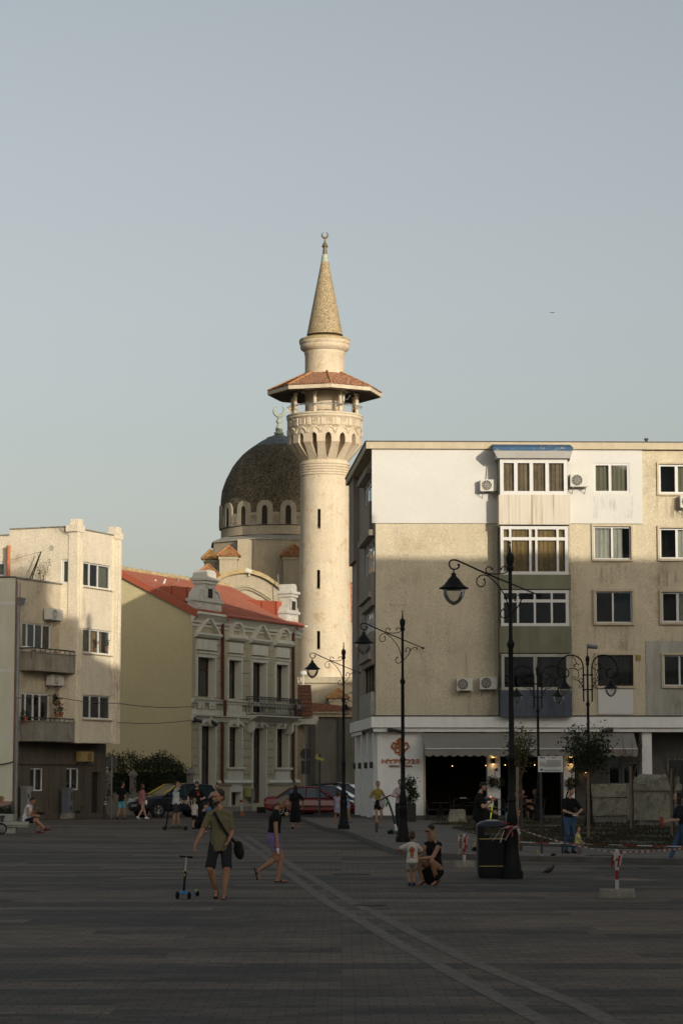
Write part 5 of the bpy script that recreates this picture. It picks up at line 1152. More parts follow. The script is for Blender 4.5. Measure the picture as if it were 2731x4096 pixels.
# ================= air conditioners =================
ac_w = mat('air_conditioner_white', (.58, .56, .50), rough=.5, var=.05, streak=.1, bump=0); ac_y = mat('air_conditioner_yellowed', (.34, .24, .09), rough=.5, var=.15, streak=.2, bump=0)
def aircon(F, x0_, y0_, x1_, y1_, label, off=0, d=.3, m=None, fan=.38, grp='air conditioner units on the right block'):
    a, b2, c_, e = F.r(x0_, y0_, x1_, y1_, off+d+.1); th = thing('air_conditioner', label, 'air conditioner', F.p((a+b2)/2, c_, off+.1), grp)
    MB().ob(F, a, b2, c_, e, off+.12, off+.12+d).build('casing', m or ac_w, th)
    W, H = b2-a, e-c_; cu, cz_ = a+W*fan, (c_+e)/2; r = H*.42; f = MB(); o = off+.12+d
    n = 20; f.fprism(F, [(cu+r*cos(2*pi*k/n), cz_+r*sin(2*pi*k/n)) for k in range(n)], o-.01, o+.004); f.build('fan_opening', dark_in, th)
    g_ = MB()
    for rr in (r, r*.72, r*.45, r*.18): g_.tube([F.p(cu+rr*cos(2*pi*k/n), cz_+rr*sin(2*pi*k/n), o+.02) for k in range(n+1)], .009, 4, cap=False)
    for k in range(10): t = 2*pi*k/10; g_.tube([F.p(cu+r*.15*cos(t), cz_+r*.15*sin(t), o+.02), F.p(cu+r*cos(t+.5), cz_+r*sin(t+.5), o+.02)], .008, 4)
    g_.build('fan_grille', m or ac_w, th)
    q = MB()
    for t in (.15, .85): u = a+W*t; q.ob(F, u-.02, u+.02, c_-.05, c_-.002, off, off+.12+d); q.tube([F.p(u, c_-.28, off+.01), F.p(u, c_-.04, off+.1+d)], .015, 4)
    q.build('bracket', gal, th); return th
aircon(FR, 1920, 1918, 1987, 1964, 'white air conditioner left of the top bay under the blue canopy sheet', off=.07)
aircon(FR, 2279, 1896, 2351, 1946, 'white air conditioner between the top bay and the top right window', off=.07)
aircon(FR, 1826, 2712, 1889, 2762, 'grey white air conditioner low on the blank wall, left of the pair')
aircon(FR, 1917, 2707, 1987, 2757, 'white air conditioner low on the blank wall, right of the pair beside the bay')
aircon(FR, 2719, 1981, 2790, 2030, 'air conditioner cut off by the right edge of the photo below the top window')
aircon(FL, 199, 2436, 251, 2480, 'air conditioner on the beige building wall above the upper balcony', grp='air conditioner units on the beige building')
aircon(FL, 206, 2700, 256, 2742, 'air conditioner under the upper balcony above the lower balcony door', grp='air conditioner units on the beige building')
aircon(FM, 326, 3006, 375, 3046, 'yellowed air conditioner on the shaded ground floor wall above the entrance', off=GO, m=ac_y, fan=.66, grp='air conditioner units on the beige building')
# ================= street lamps =================
lamp_m = mat('black_lamp_iron', (.008, .008, .0085), rough=.6, var=.2, bump=.05, spec=.2)
lamp_g = glass_mat('clear_lamp_bowl', tint=(.93, .93, .92), refl=.06, rough=.08)
def loop(c, r, a0, a1, n=14): return [(c[0]+r*cos(a0+(a1-a0)*k/n), c[1]+r*sin(a0+(a1-a0)*k/n)) for k in range(n+1)]
POLE = [(.215, 0), (.215, .15), (.18, .18), (.175, .24), (.13, .5), (.12, .9), (.135, .93), (.135, 1.0), (.10, 1.05), (.12, 1.1), (.085, 1.35), (.07, 1.5), (.088, 1.52), (.088, 1.58), (.065, 1.62), (.062, 2.3), (.076, 2.32), (.076, 2.4), (.055, 2.45), (.048, 4.52), (.07, 4.56), (.078, 4.62), (.045, 4.68), (.038, 4.75), (.036, 6.05)]
FIN = [(.036, 6.05), (.07, 6.1), (.075, 6.14), (.05, 6.17), (.06, 6.2), (.078, 6.26), (.082, 6.31), (.075, 6.37), (.05, 6.41), (.025, 6.43), (.018, 6.55), (.012, 6.6), (.022, 6.62), (.018, 6.65), (.004, 6.67)]
def lamp_head(th, x, z, s=1.0):
    """shade and bowl hanging at x (beside the pole), hook eye at height z"""
    b = WPOS[th]; c = b+V((x, 0, z))
    MB().lathe(c, [(.02*s, -.06*s), (.045*s, -.08*s), (.05*s, -.13*s), (.075*s, -.16*s), (.12*s, -.2*s), (.125*s, -.22*s), (.2*s, -.31*s), (.26*s, -.355*s), (.3*s, -.37*s), (.295*s, -.385*s), (.23*s, -.4*s), (.228*s, -.41*s)], 24).build('lamp_shade', lamp_m, th, smooth=35)
    MB().lathe(c, [(.225*s, -.41*s), (.222*s, -.45*s), (.2*s, -.53*s), (.15*s, -.62*s), (.09*s, -.68*s), (.02*s, -.715*s), (.003, -.717*s)], 24, cap=False).build('lamp_bowl', lamp_g, th, smooth=60, fix=False)
def lampA(X, Y, Z, label, sgn=1):
    th = thing('street_lamp', label, 'street lamp', (X, Y, Z), 'single arm street lamps'); b = V((X, Y, Z))
    MB().lathe(b, POLE, 12).build('pole', lamp_m, th, smooth=35); MB().lathe(b, FIN, 14).build('finial', lamp_m, th, smooth=50)
    k = 788.0; f = lambda x, y: b+V((sgn*(x-1125)/k, 0, 6.65-(y-100)/k))
    a = MB(); a.tube([f(*p) for p in [(330, 470), (318, 505), (285, 530), (240, 537), (195, 515), (170, 470), (172, 425), (200, 393), (240, 385), (290, 392), (740, 598), (1600, 955)]], [.018]+[.016]*8+[.018, .018, .012], 7)
    a.ball(f(316, 462), .026, 8); a.ball(f(1590, 951), (.05, .022, .03), 8); a.tube([f(240, 537), f(240, 580)], .016, 6); a.build('arm', lamp_m, th, smooth=60)
    s_ = MB()
    for pl in ([(840, 530), (830, 508), (800, 494), (765, 500), (742, 535), (745, 575), (775, 600), (900, 612), (1010, 603), (1075, 580), (1098, 545), (1085, 505), (1040, 486), (1000, 500), (985, 530)],
               [(718, 695), (735, 740), (715, 790), (670, 812), (625, 795), (597, 745), (605, 685), (650, 637), (710, 622), (780, 640), (870, 715), (960, 820), (1030, 935), (1075, 1050), (1098, 1160), (1103, 1240), (1070, 1290), (1020, 1302), (975, 1275), (962, 1225), (985, 1180), (1018, 1165)],
               [(1200, 1022), (1195, 985), (1215, 948), (1250, 940), (1290, 965), (1298, 1010), (1270, 1080), (1225, 1145), (1155, 1215)], [(1298, 1000), (1340, 965), (1385, 940), (1430, 935), (1455, 950), (1450, 975)]):
        s_.tube([f(*p) for p in pl], .013, 6); s_.ball(f(*pl[0]), .024, 8)
        s_.ball(f(*pl[-1]), .022, 8)
    s_.build('scrollwork', lamp_m, th, smooth=60); lamp_head(th, sgn*(240-1125)/k, 6.65-(537-100)/k); return th
def lampB(X, Y, Z, label):
    th = thing('street_lamp', label, 'street lamp', (X, Y, Z), 'double arm street lamps'); b = V((X, Y, Z)); k = 291.0; s = .98
    MB().lathe(b, [(r, z) for r, z in POLE], 12).build('pole', lamp_m, th, smooth=35); MB().lathe(b, FIN, 14).build('finial', lamp_m, th, smooth=50)
    f = lambda x, y, sg: b+V((sg*(x-278)/k, 0, 6.6-(y-240)/k))
    for sg in (-1, 1):
        a = MB(); a.tube([f(*p, sg) for p in [(325, 785), (325, 490), (326, 400), (345, 340), (385, 300), (440, 280), (500, 285), (555, 315), (592, 365), (607, 425), (603, 480), (580, 520), (535, 535), (495, 515), (483, 475), (500, 440), (530, 432)]], .028, 7); a.ball(f(528, 434, sg), .035, 8); a.ball(f(325, 787, sg), .035, 8); a.build('arm', lamp_m, th, smooth=60)
        c_ = MB()
        for pl in ([(325, 400), (345, 430), (385, 447), (425, 425), (430, 390), (400, 372), (375, 385)], [(450, 290), (415, 330), (400, 370), (420, 400)], [(328, 640), (345, 600), (385, 560), (430, 545), (445, 530), (430, 515), (410, 530)], [(326, 560), (350, 590), (375, 620), (370, 645), (345, 640), (342, 615)], [(345, 600), (365, 575), (370, 545), (350, 530), (335, 548)], [(390, 545), (375, 500), (385, 450), (430, 428), (475, 430)]):
            c_.tube([f(*p, sg) for p in pl], .015, 5); c_.ball(f(*pl[-1], sg), .026, 6)
        c_.build('scrollwork', lamp_m, th, smooth=60); p = f(533, 535, sg); lamp_head(th, p.x-X, p.z-Z, 1.0)
    q = MB()
    for y in (500, 662): q.tube([f(325, y, -1), f(325, y, 1)], .028, 6); [q.ball(f(325, y, sg), .05, 8) for sg in (-1, 1)]
    q.build('crossbar', lamp_m, th, smooth=60); return th
def lx(sx, Y, sy=3200): return at(sx, sy, Y).x
L1X, L1Y = lx(2046, 48), 48.0
lampA(L1X, L1Y, 0, 'nearest tall black street lamp with one arm, standing right of the front litter bin')
lampA(lx(1611, 70), 70, KZ, 'black street lamp with one arm in front of the shop corner lettering')
lampA(lx(1374, 87), 87, KZ, 'black street lamp with one arm in front of the minaret base and parked cars')
lampA(lx(1462, 140), 140, KZ, 'far street lamp in the alley, its head just left of the apartment block corner')
lampB(lx(2354, 92), 92, KZ, 'double armed street lamp with a camera on top beside the dark leafy sapling')
lampB(lx(2153, 101), 101, KZ, 'double armed street lamp behind the white notice board')
t = V((lx(2354, 92), 92, KZ+6.67)); q = MB(); q.tube([t, t+V((0, 0, .2))], .03, 6); q.tube([t+V((.02, 0, .14)), t+V((.38, -.1, .08))], [.09, .07], 8); tag(q.build('security_camera', gal, origin=t, smooth=50), 'grey camera on top of the double armed lamp above the shop band', 'camera')
# shop floodlights on the band
for i, (sx, sy, dx, F, lab) in enumerate(((1560, 2919, .5, FR, 'black spotlight on the white band above the shop lettering'), (2440, 2917, -.4, FR, 'black spotlight on the white band right of the double lamp'), (1484, 2922, -.3, FS, 'black spotlight at the corner of the white shop band'))):
    u, z = F.px(sx, sy, .5); p = F.p(u, z, .5); q = MB(); q.ob(F, u-.12, u+.1, z-.1, z+.08, .42, .62); q.tube([F.p(u, z, .65), F.p(u+dx, z-.1, .85)], [.07, .09], 8); tag(q.build('spotlight', dk_metal, origin=p, smooth=40), lab, 'spotlight', 'spotlights on the shop band')

# ================= shop sign, awning, lights, baskets =================
org = mat('orange_sign', (.42, .13, .03), rough=.5, var=.15, bump=0); brn = mat('brown_sign', (.19, .07, .025), rough=.5, var=.1, bump=0)
def text(s, size, F, u, z, o, m, par, name='lettering', bold=0.0, ext=.03, wid=None, fit=None):
    cu = bpy.data.curves.new(name, 'FONT'); cu.body = s; cu.size = size; cu.extrude = ext/2; cu.offset = bold; cu.align_x = 'CENTER'; cu.align_y = 'CENTER'
    t = bpy.data.objects.new(name, cu); COL.objects.link(t); bpy.context.view_layer.update(); W = t.dimensions.x; k = fit/W if fit else 1
    me = bpy.data.meshes.new_from_object(t); bpy.data.objects.remove(t)
    M_ = Matrix(((F.d.x*k, 0, F.n.x, 0), (F.d.y*k, 0, F.n.y, 0), (0, 1, 0, 0), (0, 0, 0, 1))); c = F.p(u, z, o)
    me.transform(Matrix.Translation(c-(WPOS[par] if par else c))@M_); me.materials.clear(); me.materials.append(m)
    ob = bpy.data.objects.new(name, me); COL.objects.link(ob)
    if par: ob.parent = par; WPOS[ob] = WPOS[par]
    else: ob.location = c; WPOS[ob] = c
    return ob
u_, z_ = FR.px(1601, 3020, .12); sg = thing('shop_sign', 'orange emblem over wall lettering on the white corner of the shop', 'sign', FR.p(u_, z_, .12))
uA_, uB_ = FR.px(1526, 3046, .15)[0], FR.px(1677, 3046, .15)[0]; zt_ = FR.px(1600, 3046, .15)[1]
text('HYPSO25', .27, FR, (uA_+uB_)/2, zt_, .16, org, sg, bold=.005, fit=uB_-uA_)
q = MB(); q.ob(FR, uA_, uB_, zt_+.028, zt_+.038, .125, .15); q.build('sign_bar', brn, sg)
uA2, uB2 = FR.px(1556, 3065, .15)[0], FR.px(1647, 3065, .15)[0]; text('BISTRO MARIN', .11, FR, (uA2+uB2)/2, FR.px(1600, 3065, .15)[1], .15, brn, sg, bold=.004, fit=uB2-uA2)
cE = FR.px(1600, 2987, .15); q = MB(); W_ = .4
E = lambda pts, r=.045: q.tube([FR.p(cE[0]+x*W_, cE[1]+y*W_, .17) for x, y in pts], r, 6)
E([(0, .95), (-.35, .6), (-.2, .45), (-.42, .3), (-.75, .45), (-.95, 0), (-.6, -.3), (-.35, -.1), (-.6, .1)]); E([(0, .95), (.35, .6), (.2, .45), (.42, .3), (.75, .45), (.95, 0), (.6, -.3), (.3, -.35)]); E([(-.55, -.3), (-.5, -.6), (-.15, -.62), (-.05, -.95), (.1, -.9), (.15, -.55), (.5, -.5), (.45, -.3)]); E([(0, .75), (0, -.5)], .06); E([(-.3, .2), (0, .1), (.3, .2)]); E([(-.28, .55), (0, .4), (.28, .55)]); E([(-.3, -.15), (0, 0), (.3, -.15)])
q.build('emblem', org, sg, smooth=60)
# awning
awn = mat('awning_canvas', (.23, .22, .19), var=.08, vs=1, streak=.1, bump=.15)
AO = 1.45
def au(x): return FR.px(x, 2990, AO)[0]
u0, u1 = FR.px(1687, 2935, .3)[0], FR.px(2490, 2935, .3)[0]; v0, v1 = au(1699), au(2549); zt_, zf_ = FR.px(2000, 2931, .45)[1], FR.px(2000, 2996, AO)[1]
aw = thing('awning', 'long grey beige shop awning with scalloped edge over the cafe front', 'awning', FR.p((v0+v1)/2, zf_-.4, .2))
q = MB(); N_ = 24
for i in range(N_):
    a, b_ = i/N_, (i+1)/N_; s1 = .02*sin(i*1.1); s2 = .02*sin((i+1)*1.1)
    p = [FR.p(u0+(v1-u0)*a, zt_, .3), FR.p(u0+(v1-u0)*b_, zt_, .3), FR.p(v0+(v1-v0)*b_, zf_, AO), FR.p(v0+(v1-v0)*a, zf_, AO)]; m1 = p[0].lerp(p[3], .5)-V((0, 0, .05-s1)); m2 = p[1].lerp(p[2], .5)-V((0, 0, .05-s2))
    q.poly([p[0], p[1], m2, m1]); q.poly([m1, m2, p[2], p[3]])
q.build('canvas', awn, aw, smooth=60, fix=False)
MB().tube([FR.p(v0, zf_+.01, AO+.02), FR.p(v1, zf_+.01, AO+.02)], .035, 6).build('front_bar', pvc, aw); zv = FR.px(2000, 3022, AO)[1]
q = MB(); n = 240
for i in range(n):
    a, b_ = i/n, (i+1)/n; sc = lambda t: zv-.05+.1*(1-abs(sin(pi*t*26)))**1.0*.8; q.poly([FR.p(v0+(v1-v0)*a, zf_-.02, AO+.01), FR.p(v0+(v1-v0)*b_, zf_-.02, AO+.01), FR.p(v0+(v1-v0)*b_, sc(b_), AO+.01+.02*sin(b_*40)), FR.p(v0+(v1-v0)*a, sc(a), AO+.01+.02*sin(a*40))])
q.build('valance', awn, aw, fix=False)
q = MB(); u_ = FR.px(2455, 3010, AO)[0]
for k in range(5): q.tube([FR.p(u_-.4+k*.2, zf_-.16+.05*sin(k*2), AO+.03), FR.p(u_-.3+k*.2, zf_-.08-.05*cos(k*2), AO+.03), FR.p(u_-.2+k*.2, zf_-.2+.04*sin(k), AO+.03)], .012, 4)
q.build('faded_lettering', mat('faded_orange', (.40, .17, .10), bump=0), aw)
q = MB(); q.tube([FR.p(u0+.1, zt_-.2, .2), FR.p(v0+.3, zf_, AO)], .03, 6); q.tube([FR.p(v1-.5, zt_-.2, .2), FR.p(v1-.3, zf_, AO)], .03, 6); q.build('folding_arm', gal, aw)
# wall sconces (lit)
warm = bpy.data.materials.new('lit_bulb'); warm.use_nodes = True; b_ = warm.node_tree.nodes['Principled BSDF']; b_.inputs['Emission Color'].default_value = (1, .55, .16, 1); b_.inputs['Emission Strength'].default_value = 5
for i, (sx, sy, o, lab) in enumerate(((1971, 3043, .12, 'lit up and down wall lamp on the left cafe pillar'), (2282, 3043, .12, 'lit up and down wall lamp on the right cafe pillar'), (2340, 3086, RO, 'small glowing wall lamp on the recessed grey wall'))):
    u, z = FR.px(sx, sy, o+.1); p = FR.p(u, z, o+.05); th = thing('wall_lamp', lab, 'wall lamp', p, 'lit wall lamps on the cafe')
    h = .13 if i < 2 else .04; MB().ob(FR, u-.07, u+.07, z-h, z+h, o+.03, o+.17).build('lamp_body', dk_metal, th); q = MB()
    q.ob(FR, u-.04, u+.04, z-h-.02, z-h-.003, o+.05, o+.14)
    if i < 2: q.ob(FR, u-.04, u+.04, z+h+.003, z+h+.02, o+.05, o+.14)
    q.build('bulb', warm, th)
    for s_ in ((1, -1) if i < 2 else (-1,)):
        ld = bpy.data.lights.new('lamp_light', 'POINT'); ld.energy = .45; ld.color = (1, .6, .22); ld.shadow_soft_size = .03; lo = bpy.data.objects.new('lamp_light', ld); COL.objects.link(lo); lo.location = (FR.p(u, z+s_*(h+.09), o+.12))-WPOS[th]; lo.parent = th
for i, (sx, sy, d) in enumerate(((1808, 3064, -3), (1942, 3062, -2.5), (2019, 3060, -2), (2137, 3060, -3), (1793, 3195, 0))):
    u, z = FR.px(sx, sy, d); p = FR.p(u, z, d)
    if i < 4:
        th = thing('pendant_lamp', 'tiny lit pendant lamp, number %s from the left inside the dark cafe' % ('first second third fourth'.split()[i]), 'pendant lamp', p, 'lit pendant lamps inside the cafe'); th['label'] = ['tiny lit pendant lamp inside the left cafe opening', 'tiny lit pendant lamp at the right edge of the left cafe opening', 'tiny lit pendant lamp at the left edge of the middle cafe opening', 'tiny lit pendant lamp above the seated cafe guests'][i]
        MB().ball(p, .02, 8).build('bulb', warm, th); MB().tube([p+V((0, 0, .04)), p+V((0, 0, .9))], .006, 4).build('cord', dk_metal, th)
# hanging baskets of dark plants
for i, (sx, lab) in enumerate(((1978, 'round dark hanging plant on the left cafe pillar'), (2285, 'round dark hanging plant on the right cafe pillar'))):
    u, z = FR.px(sx, 3130, .4); p = FR.p(u, z, .42); th = thing('hanging_plant', lab, 'hanging plant', p, 'hanging plants on the cafe pillars'); q = MB(); q.tube([FR.p(u+.1, z+.55, .12), FR.p(u, z+.58, .3), FR.p(u, z+.5, .42), FR.p(u, z+.1, .42)], .014, 5); q.ob(FR, u+.05, u+.14, z+.5, z+.62, .12, .16); q.build('bracket', dk_metal, th)
    MB().ball(p, (.16, .16, .13), 12).build('basket', mat('wicker', (.1, .07, .03)), th, smooth=60); q = MB(); leaves(q, [p+V((rg.gauss(0, .16), rg.gauss(0, .12), rg.gauss(0, .11))) for _ in range(60)], 500, .05, .05, rg); q.build('foliage', leafd, th, fix=False)

# ================= cafe tables, chairs, seated guests' furniture =================
chm = mat('dark_wicker_chair', (.03, .026, .022), rough=.6, var=.2, bump=.2)
def chair(X, Y, Z, rot, label, tall=1.0):
    th = thing('cafe_chair', label, 'chair', (X, Y, Z), 'cafe chairs under the awning'); M_ = Matrix.Translation((X, Y, Z))@Matrix.Rotation(rot, 4, 'Z')
    MB().box(-.23, .23, -.23, .23, .42, .46, M=M_).build('seat', chm, th)
    q = MB(); n = 6
    for k in range(n+1):
        x = -.22+.44*k/n; q.tube([M_@V((x, .22, .46)), M_@V((x*.95, .27, .9-.12*abs(x)/.22*.5))], .01, 4)
    q.tube([M_@V((-.23, .22, .44)), M_@V((-.22, .27, .82)), M_@V((-.1, .285, .9)), M_@V((.1, .285, .9)), M_@V((.22, .27, .82)), M_@V((.23, .22, .44))], .016, 5); q.build('backrest', chm, th)
    for a, b_ in ((-1, -1), (1, -1), (1, 1), (-1, 1)): MB().tube([M_@V((a*.21, b_*.21, .43)), M_@V((a*.24, b_*.24, 0))], .016, 5).build('leg', chm, th)
def table(X, Y, Z, label, w_=.7):
    th = thing('cafe_table', label, 'table', (X, Y, Z), 'cafe tables under the awning'); MB().box(X-w_/2, X+w_/2, Y-w_/2, Y+w_/2, Z+.72, Z+.75).build('table_top', chm, th); MB().tube([(X, Y, Z+.72), (X, Y, Z+.05)], .03, 6).build('leg', chm, th); MB().lathe((X, Y, Z), [(.25, 0), (.25, .02), (.04, .05)], 12).build('base', chm, th)
ct = [(1760, .6, 'square cafe table at the left end of the dark cafe opening'), (1850, -1.2, 'cafe table inside the left opening with a white napkin'), (2110, .5, 'cafe table in front of the seated guests'), (2400, -.3, 'dark cafe table behind the woman in jeans'), (1905, .9, 'cafe table near the left cafe pillar')]
tabs = []
for sx, o, lab in ct:
    u = FR.px(sx, 3230, o)[0]; p = FR.p(u, KZ+.15 if o < .3 else KZ, o); table(p.x, p.y, p.z+(0.003), lab); tabs.append(p)
p = tabs[1]; tag(MB().box(p.x-.14, p.x+.14, p.y-.34, p.y-.1, p.z+.757, p.z+.8).build('napkin', white_p, origin=(p.x, p.y, p.z+.757)), 'small white napkin on the table inside the left cafe opening', 'napkin')
for sx, o, r, lab in ((1730, .6, pi/2, 'cafe chair left of the leftmost cafe table'), (1790, .6, -pi/2, 'cafe chair right of the leftmost cafe table'), (1820, -1.2, pi/2, 'cafe chair left of the table with the napkin'), (1882, -1.2, -pi/2, 'cafe chair right of the table with the napkin'), (1999, 1.0, 0, 'dark woven cafe chair just behind the rear litter bin'), (2302, .5, .5, 'round backed cafe chair behind the woman in jeans'), (2445, -.3, -pi/2, 'cafe chair right of the table by the sarcophagus'), (2080, .5, pi/2, 'cafe chair of the seated man in dark'), (2152, .5, -pi/2, 'cafe chair of the seated woman with crossed legs')):
    u = FR.px(sx, 3230, o)[0]; p = FR.p(u, 0, o); chair(p.x, p.y, KZ if o > .3 else KZ+.15, r, lab)

# ================= bins =================
binm = mat('dark_green_black_bin', (.006, .007, .008), rough=.5, var=.15, bump=.05, spec=.18); binl = mat('bin_lid_blue_black', (.02, .024, .035), rough=.5, var=.15, bump=0); goldm = mat('gold_trim', (.42, .32, .10), rough=.5, var=.1, bump=0)
def litter_bin(X, Y, Z, label, W=.56, H=1.16, M_=None):
    th = thing('litter_bin', label, 'litter bin', (X, Y, Z), 'black litter bins'); h = W/2
    def rr(w_, z, r=.1):
        pts = []
        for cx_, cy_, a0 in ((w_-r, w_-r, 0), (-(w_-r), w_-r, pi/2), (-(w_-r), -(w_-r), pi), (w_-r, -(w_-r), 3*pi/2)):
            for k in range(4): t = a0+pi/2*k/3; pts.append(V((X+cx_+r*cos(t), Y+cy_+r*sin(t), Z+z)))
        return pts
    def loft(rings):
        q = MB()
        for a, b_ in zip(rings[:-1], rings[1:]):
            n = len(a)
            for i in range(n): q.poly([a[i], a[(i+1) % n], b_[(i+1) % n], b_[i]])
        q.poly(rings[0]); q.poly(rings[-1]); return q
    loft([rr(h-.02, 0), rr(h-.02, .05), rr(h, .055), rr(h, .78)]).build('body', binm, th, smooth=40)
    # hood with a see through opening
    q = MB(); r1 = .1
    for (a, b_, c, d) in ((-h, -h+.13, -h, h), (h-.13, h, -h, h)): q.box(X+a, X+b_, Y+c+.01, Y+d-.01, Z+.783, Z+1.0)
    q.box(X-h+.131, X-h+.131+.1, Y-h+.05, Y+h-.05, Z+.783, Z+.86); q.build('hood', binm, th)
    loft([rr(h, 1.0), rr(h+.005, 1.02), rr(h-.0, 1.06), rr(h-.08, 1.11), rr(h-.12, 1.12)]).build('lid', binl, th, smooth=40)
    MB().lathe((X, Y, Z+1.12), [(.14, 0), (.13, .015), (.06, .028)], 20).build('cap', mat('cream_cap', (.40, .37, .28), bump=0), th)
    q = MB()
    for z in (.235, .765): q.box(X-h*.9, X+h*.9, Y-h-.012, Y-h+.01, Z+z, Z+z+.014)
    q.build('gold_band', goldm, th); return th
litter_bin(lx(1968, 48.2), 48.35, 0, 'black litter bin with gold lines standing against the nearest lamp', .6, 1.2)
litter_bin(lx(1955, 88), 88, KZ, 'second black litter bin further back behind the man in black', .62)

# ================= barrier posts, tape =================
redw = mat('red_paint', (.24, .02, .015), rough=.5, var=.15, bump=0); whp = mat('barrier_white', (.45, .44, .42), rough=.5, var=.1, bump=0)
def tape(pts, label, n=60, w_=.045, sag=0, name='barrier_tape', seg=.14):
    pts = [V(p) for p in pts]; L_ = [(pts[i+1]-pts[i]).length for i in range(len(pts)-1)]; tot = sum(L_)
    def P(d):
        i = 0
        while i < len(L_)-1 and d > L_[i]: d -= L_[i]; i += 1
        t = d/L_[i]; p = pts[i].lerp(pts[i+1], t); return p-V((0, 0, sag*4*t*(1-t)))
    q = MB(); k = max(8, int(tot/seg))
    for i in range(k):
        for j in range(2):
            a, b_ = P(tot*(i+j/2)/k), P(tot*(i+(j+1)/2)/k); tw = .35*sin(i*.9); up = V((0, tw*w_, w_*(.4+.6*abs(cos(i*.37))))); q.poly([a-up/2, b_-up/2, b_+up/2, a+up/2], i % 2)
    th = q.build(name, [whp, redw], origin=pts[0], fix=False); return tag(th, label, 'barrier tape', 'red and white barrier tapes')
tp = gr(2467, 3590); pX, pY = tp.x, tp.y
def stand(X, Y, label, bw=.62, ph=.92, ry=0.0):
    th = thing('barrier_post', label, 'barrier post', (X, Y, 0), 'striped posts on concrete blocks'); M_ = Matrix.Translation((X, Y, 0))@Matrix.Rotation(ry, 4, 'Z')
    q = MB(); q.hexa([M_@V(p) for p in ((-bw/2, -.19, 0), (bw/2, -.19, 0), (bw/2, .19, 0), (-bw/2, .19, 0))], [M_@V(p) for p in ((-bw/2+.015, -.17, .14), (bw/2-.015, -.17, .14), (bw/2-.015, .17, .14), (-bw/2+.015, .17, .14))]); q.build('concrete_block', concrete, th)
    q = MB()
    for k in range(4): q.lathe((X, Y, .14+ph*.25*k), [(.032, 0), (.032, ph*.25-.002)], 10, k % 2)
    q.build('post', [whp, redw], th, smooth=60)
    q = MB(); random.seed(int(X*10)); 
    for k in range(9):
        a = random.uniform(0, 6.28); p = V((X, Y, .12+ph)); e = p+V((cos(a)*.09-.04, sin(a)*.08, -random.uniform(.08, .3))); m_ = p.lerp(e, .5)+V((cos(a)*.06, sin(a)*.04, .08)); d = V((.018, 0, .01))
        q.poly([p-d, p+d, m_+d, m_-d], k % 2); q.poly([m_-d, m_+d, e+d, e-d], (k+1) % 2)
    q.lathe((X, Y, .1+ph), [(.045, -.08), (.05, 0), (.03, .06), (.01, .08)], 8, 0); q.build('tape_knot', [whp, redw], th, fix=False); return V((X, Y, .12+ph))
k1 = stand(pX, pY, 'red and white striped post on a concrete block in the right foreground', .6, .62, R(-6))
s2 = gr(1856, 3469); k2 = stand(s2.x, s2.y, 'second striped post with tape scraps left of the litter bin', .43, .55, R(4))
lampk = V((L1X, L1Y-.15, 1.02))
tape([lampk, k1], 'barrier tape running from the nearest lamp down to the striped post', sag=.06, w_=.028, seg=.2)
tape([k1, gr(2860, 3500)*1.0+V((0, 0, .62))], 'barrier tape from the striped post to the right edge of the photo', sag=.03, w_=.045, seg=.25)
b0 = at(2078, 3368, 52); b1 = at(2900, 3390, 52); tape([b0, at(2500, 3381, 52), b1], 'low horizontal barrier tape along the lawn edge', w_=.022, seg=.3)
tape([k2-V((0, 0, .35)), at(1915, 3415, 50)], 'short twisted tape between the second post and the bin', w_=.03); tape([k2, at(1912, 3362, 50)], 'thin high tape from the second post to the litter bin', w_=.015)
tape([k2, k2+V((-.18, -.1, -.5)), gr(1806, 3488)+V((0, 0, .01))], 'loose white tape end hanging from the second post to the ground', w_=.03)
q = MB(); random.seed(8)
for k in range(9):
    a = random.uniform(-2.6, -.4); p = lampk+V((random.uniform(-.12, .1), -.02, random.uniform(-.03, .06))); e = p+V((cos(a)*.28-.1, -.08, -random.uniform(.12, .3))); m_ = p.lerp(e, .5)+V((0, 0, .09)); d = V((.011, 0, .012)); q.poly([p-d, p+d, m_+d, m_-d], k % 2); q.poly([m_-d, m_+d, e+d*1.4, e-d*1.4], (k//2) % 2)
q.lathe((L1X, L1Y, .98), [(.145, 0), (.145, .06)], 14, 1, cap=False); tag(q.build('tape_bunch', [whp, redw], origin=lampk, fix=False), 'tangle of red and white tape ends tied round the nearest lamp', 'barrier tape')
# notice board on two dark posts
YN = 60.0; a, b_ = at(2151, 3088, YN), at(2250, 3025, YN); th = thing('notice_board', 'white printed notice board on two dark posts in the lawn', 'notice board', ((a.x+b_.x)/2, YN, KZ))
MB().box(a.x, b_.x, YN, YN+.03, a.z, b_.z).build('panel', white_p, th); ink = mat('grey_print', (.12, .12, .13), bump=0); blu = mat('blue_print', (.04, .10, .25), bump=0); W_ = b_.x-a.x; H_ = b_.z-a.z
q = MB()
def pr_(x0_, x1_, y_, h=.012): q.box(a.x+x0_*W_, a.x+x1_*W_, YN-.004, YN-.001, a.z+(1-y_)*H_-h*H_, a.z+(1-y_)*H_)
for y_, x0_, x1_ in ((.25, .33, .95), (.30, .33, .9), (.34, .05, .2), (.37, .33, .95), (.41, .06, .9), (.46, .06, .28), (.47, .34, .93), (.52, .06, .96), (.57, .06, .3), (.56, .34, .9), (.61, .06, .95), (.66, .25, .8)): pr_(x0_, x1_, y_, .022)
for x0_, x1_ in ((.05, .27), (.4, .45), (.53, .7), (.76, .8), (.88, .93)): pr_(x0_, x1_, .08, .05)
q.build('print', ink, th); q = MB(); pr_(.08, .19, .8, .12); pr_(.24, .96, .86, .02); pr_(.24, .9, .9, .02); pr_(.1, .25, .05, .04); q.build('blue_print', blu, th)
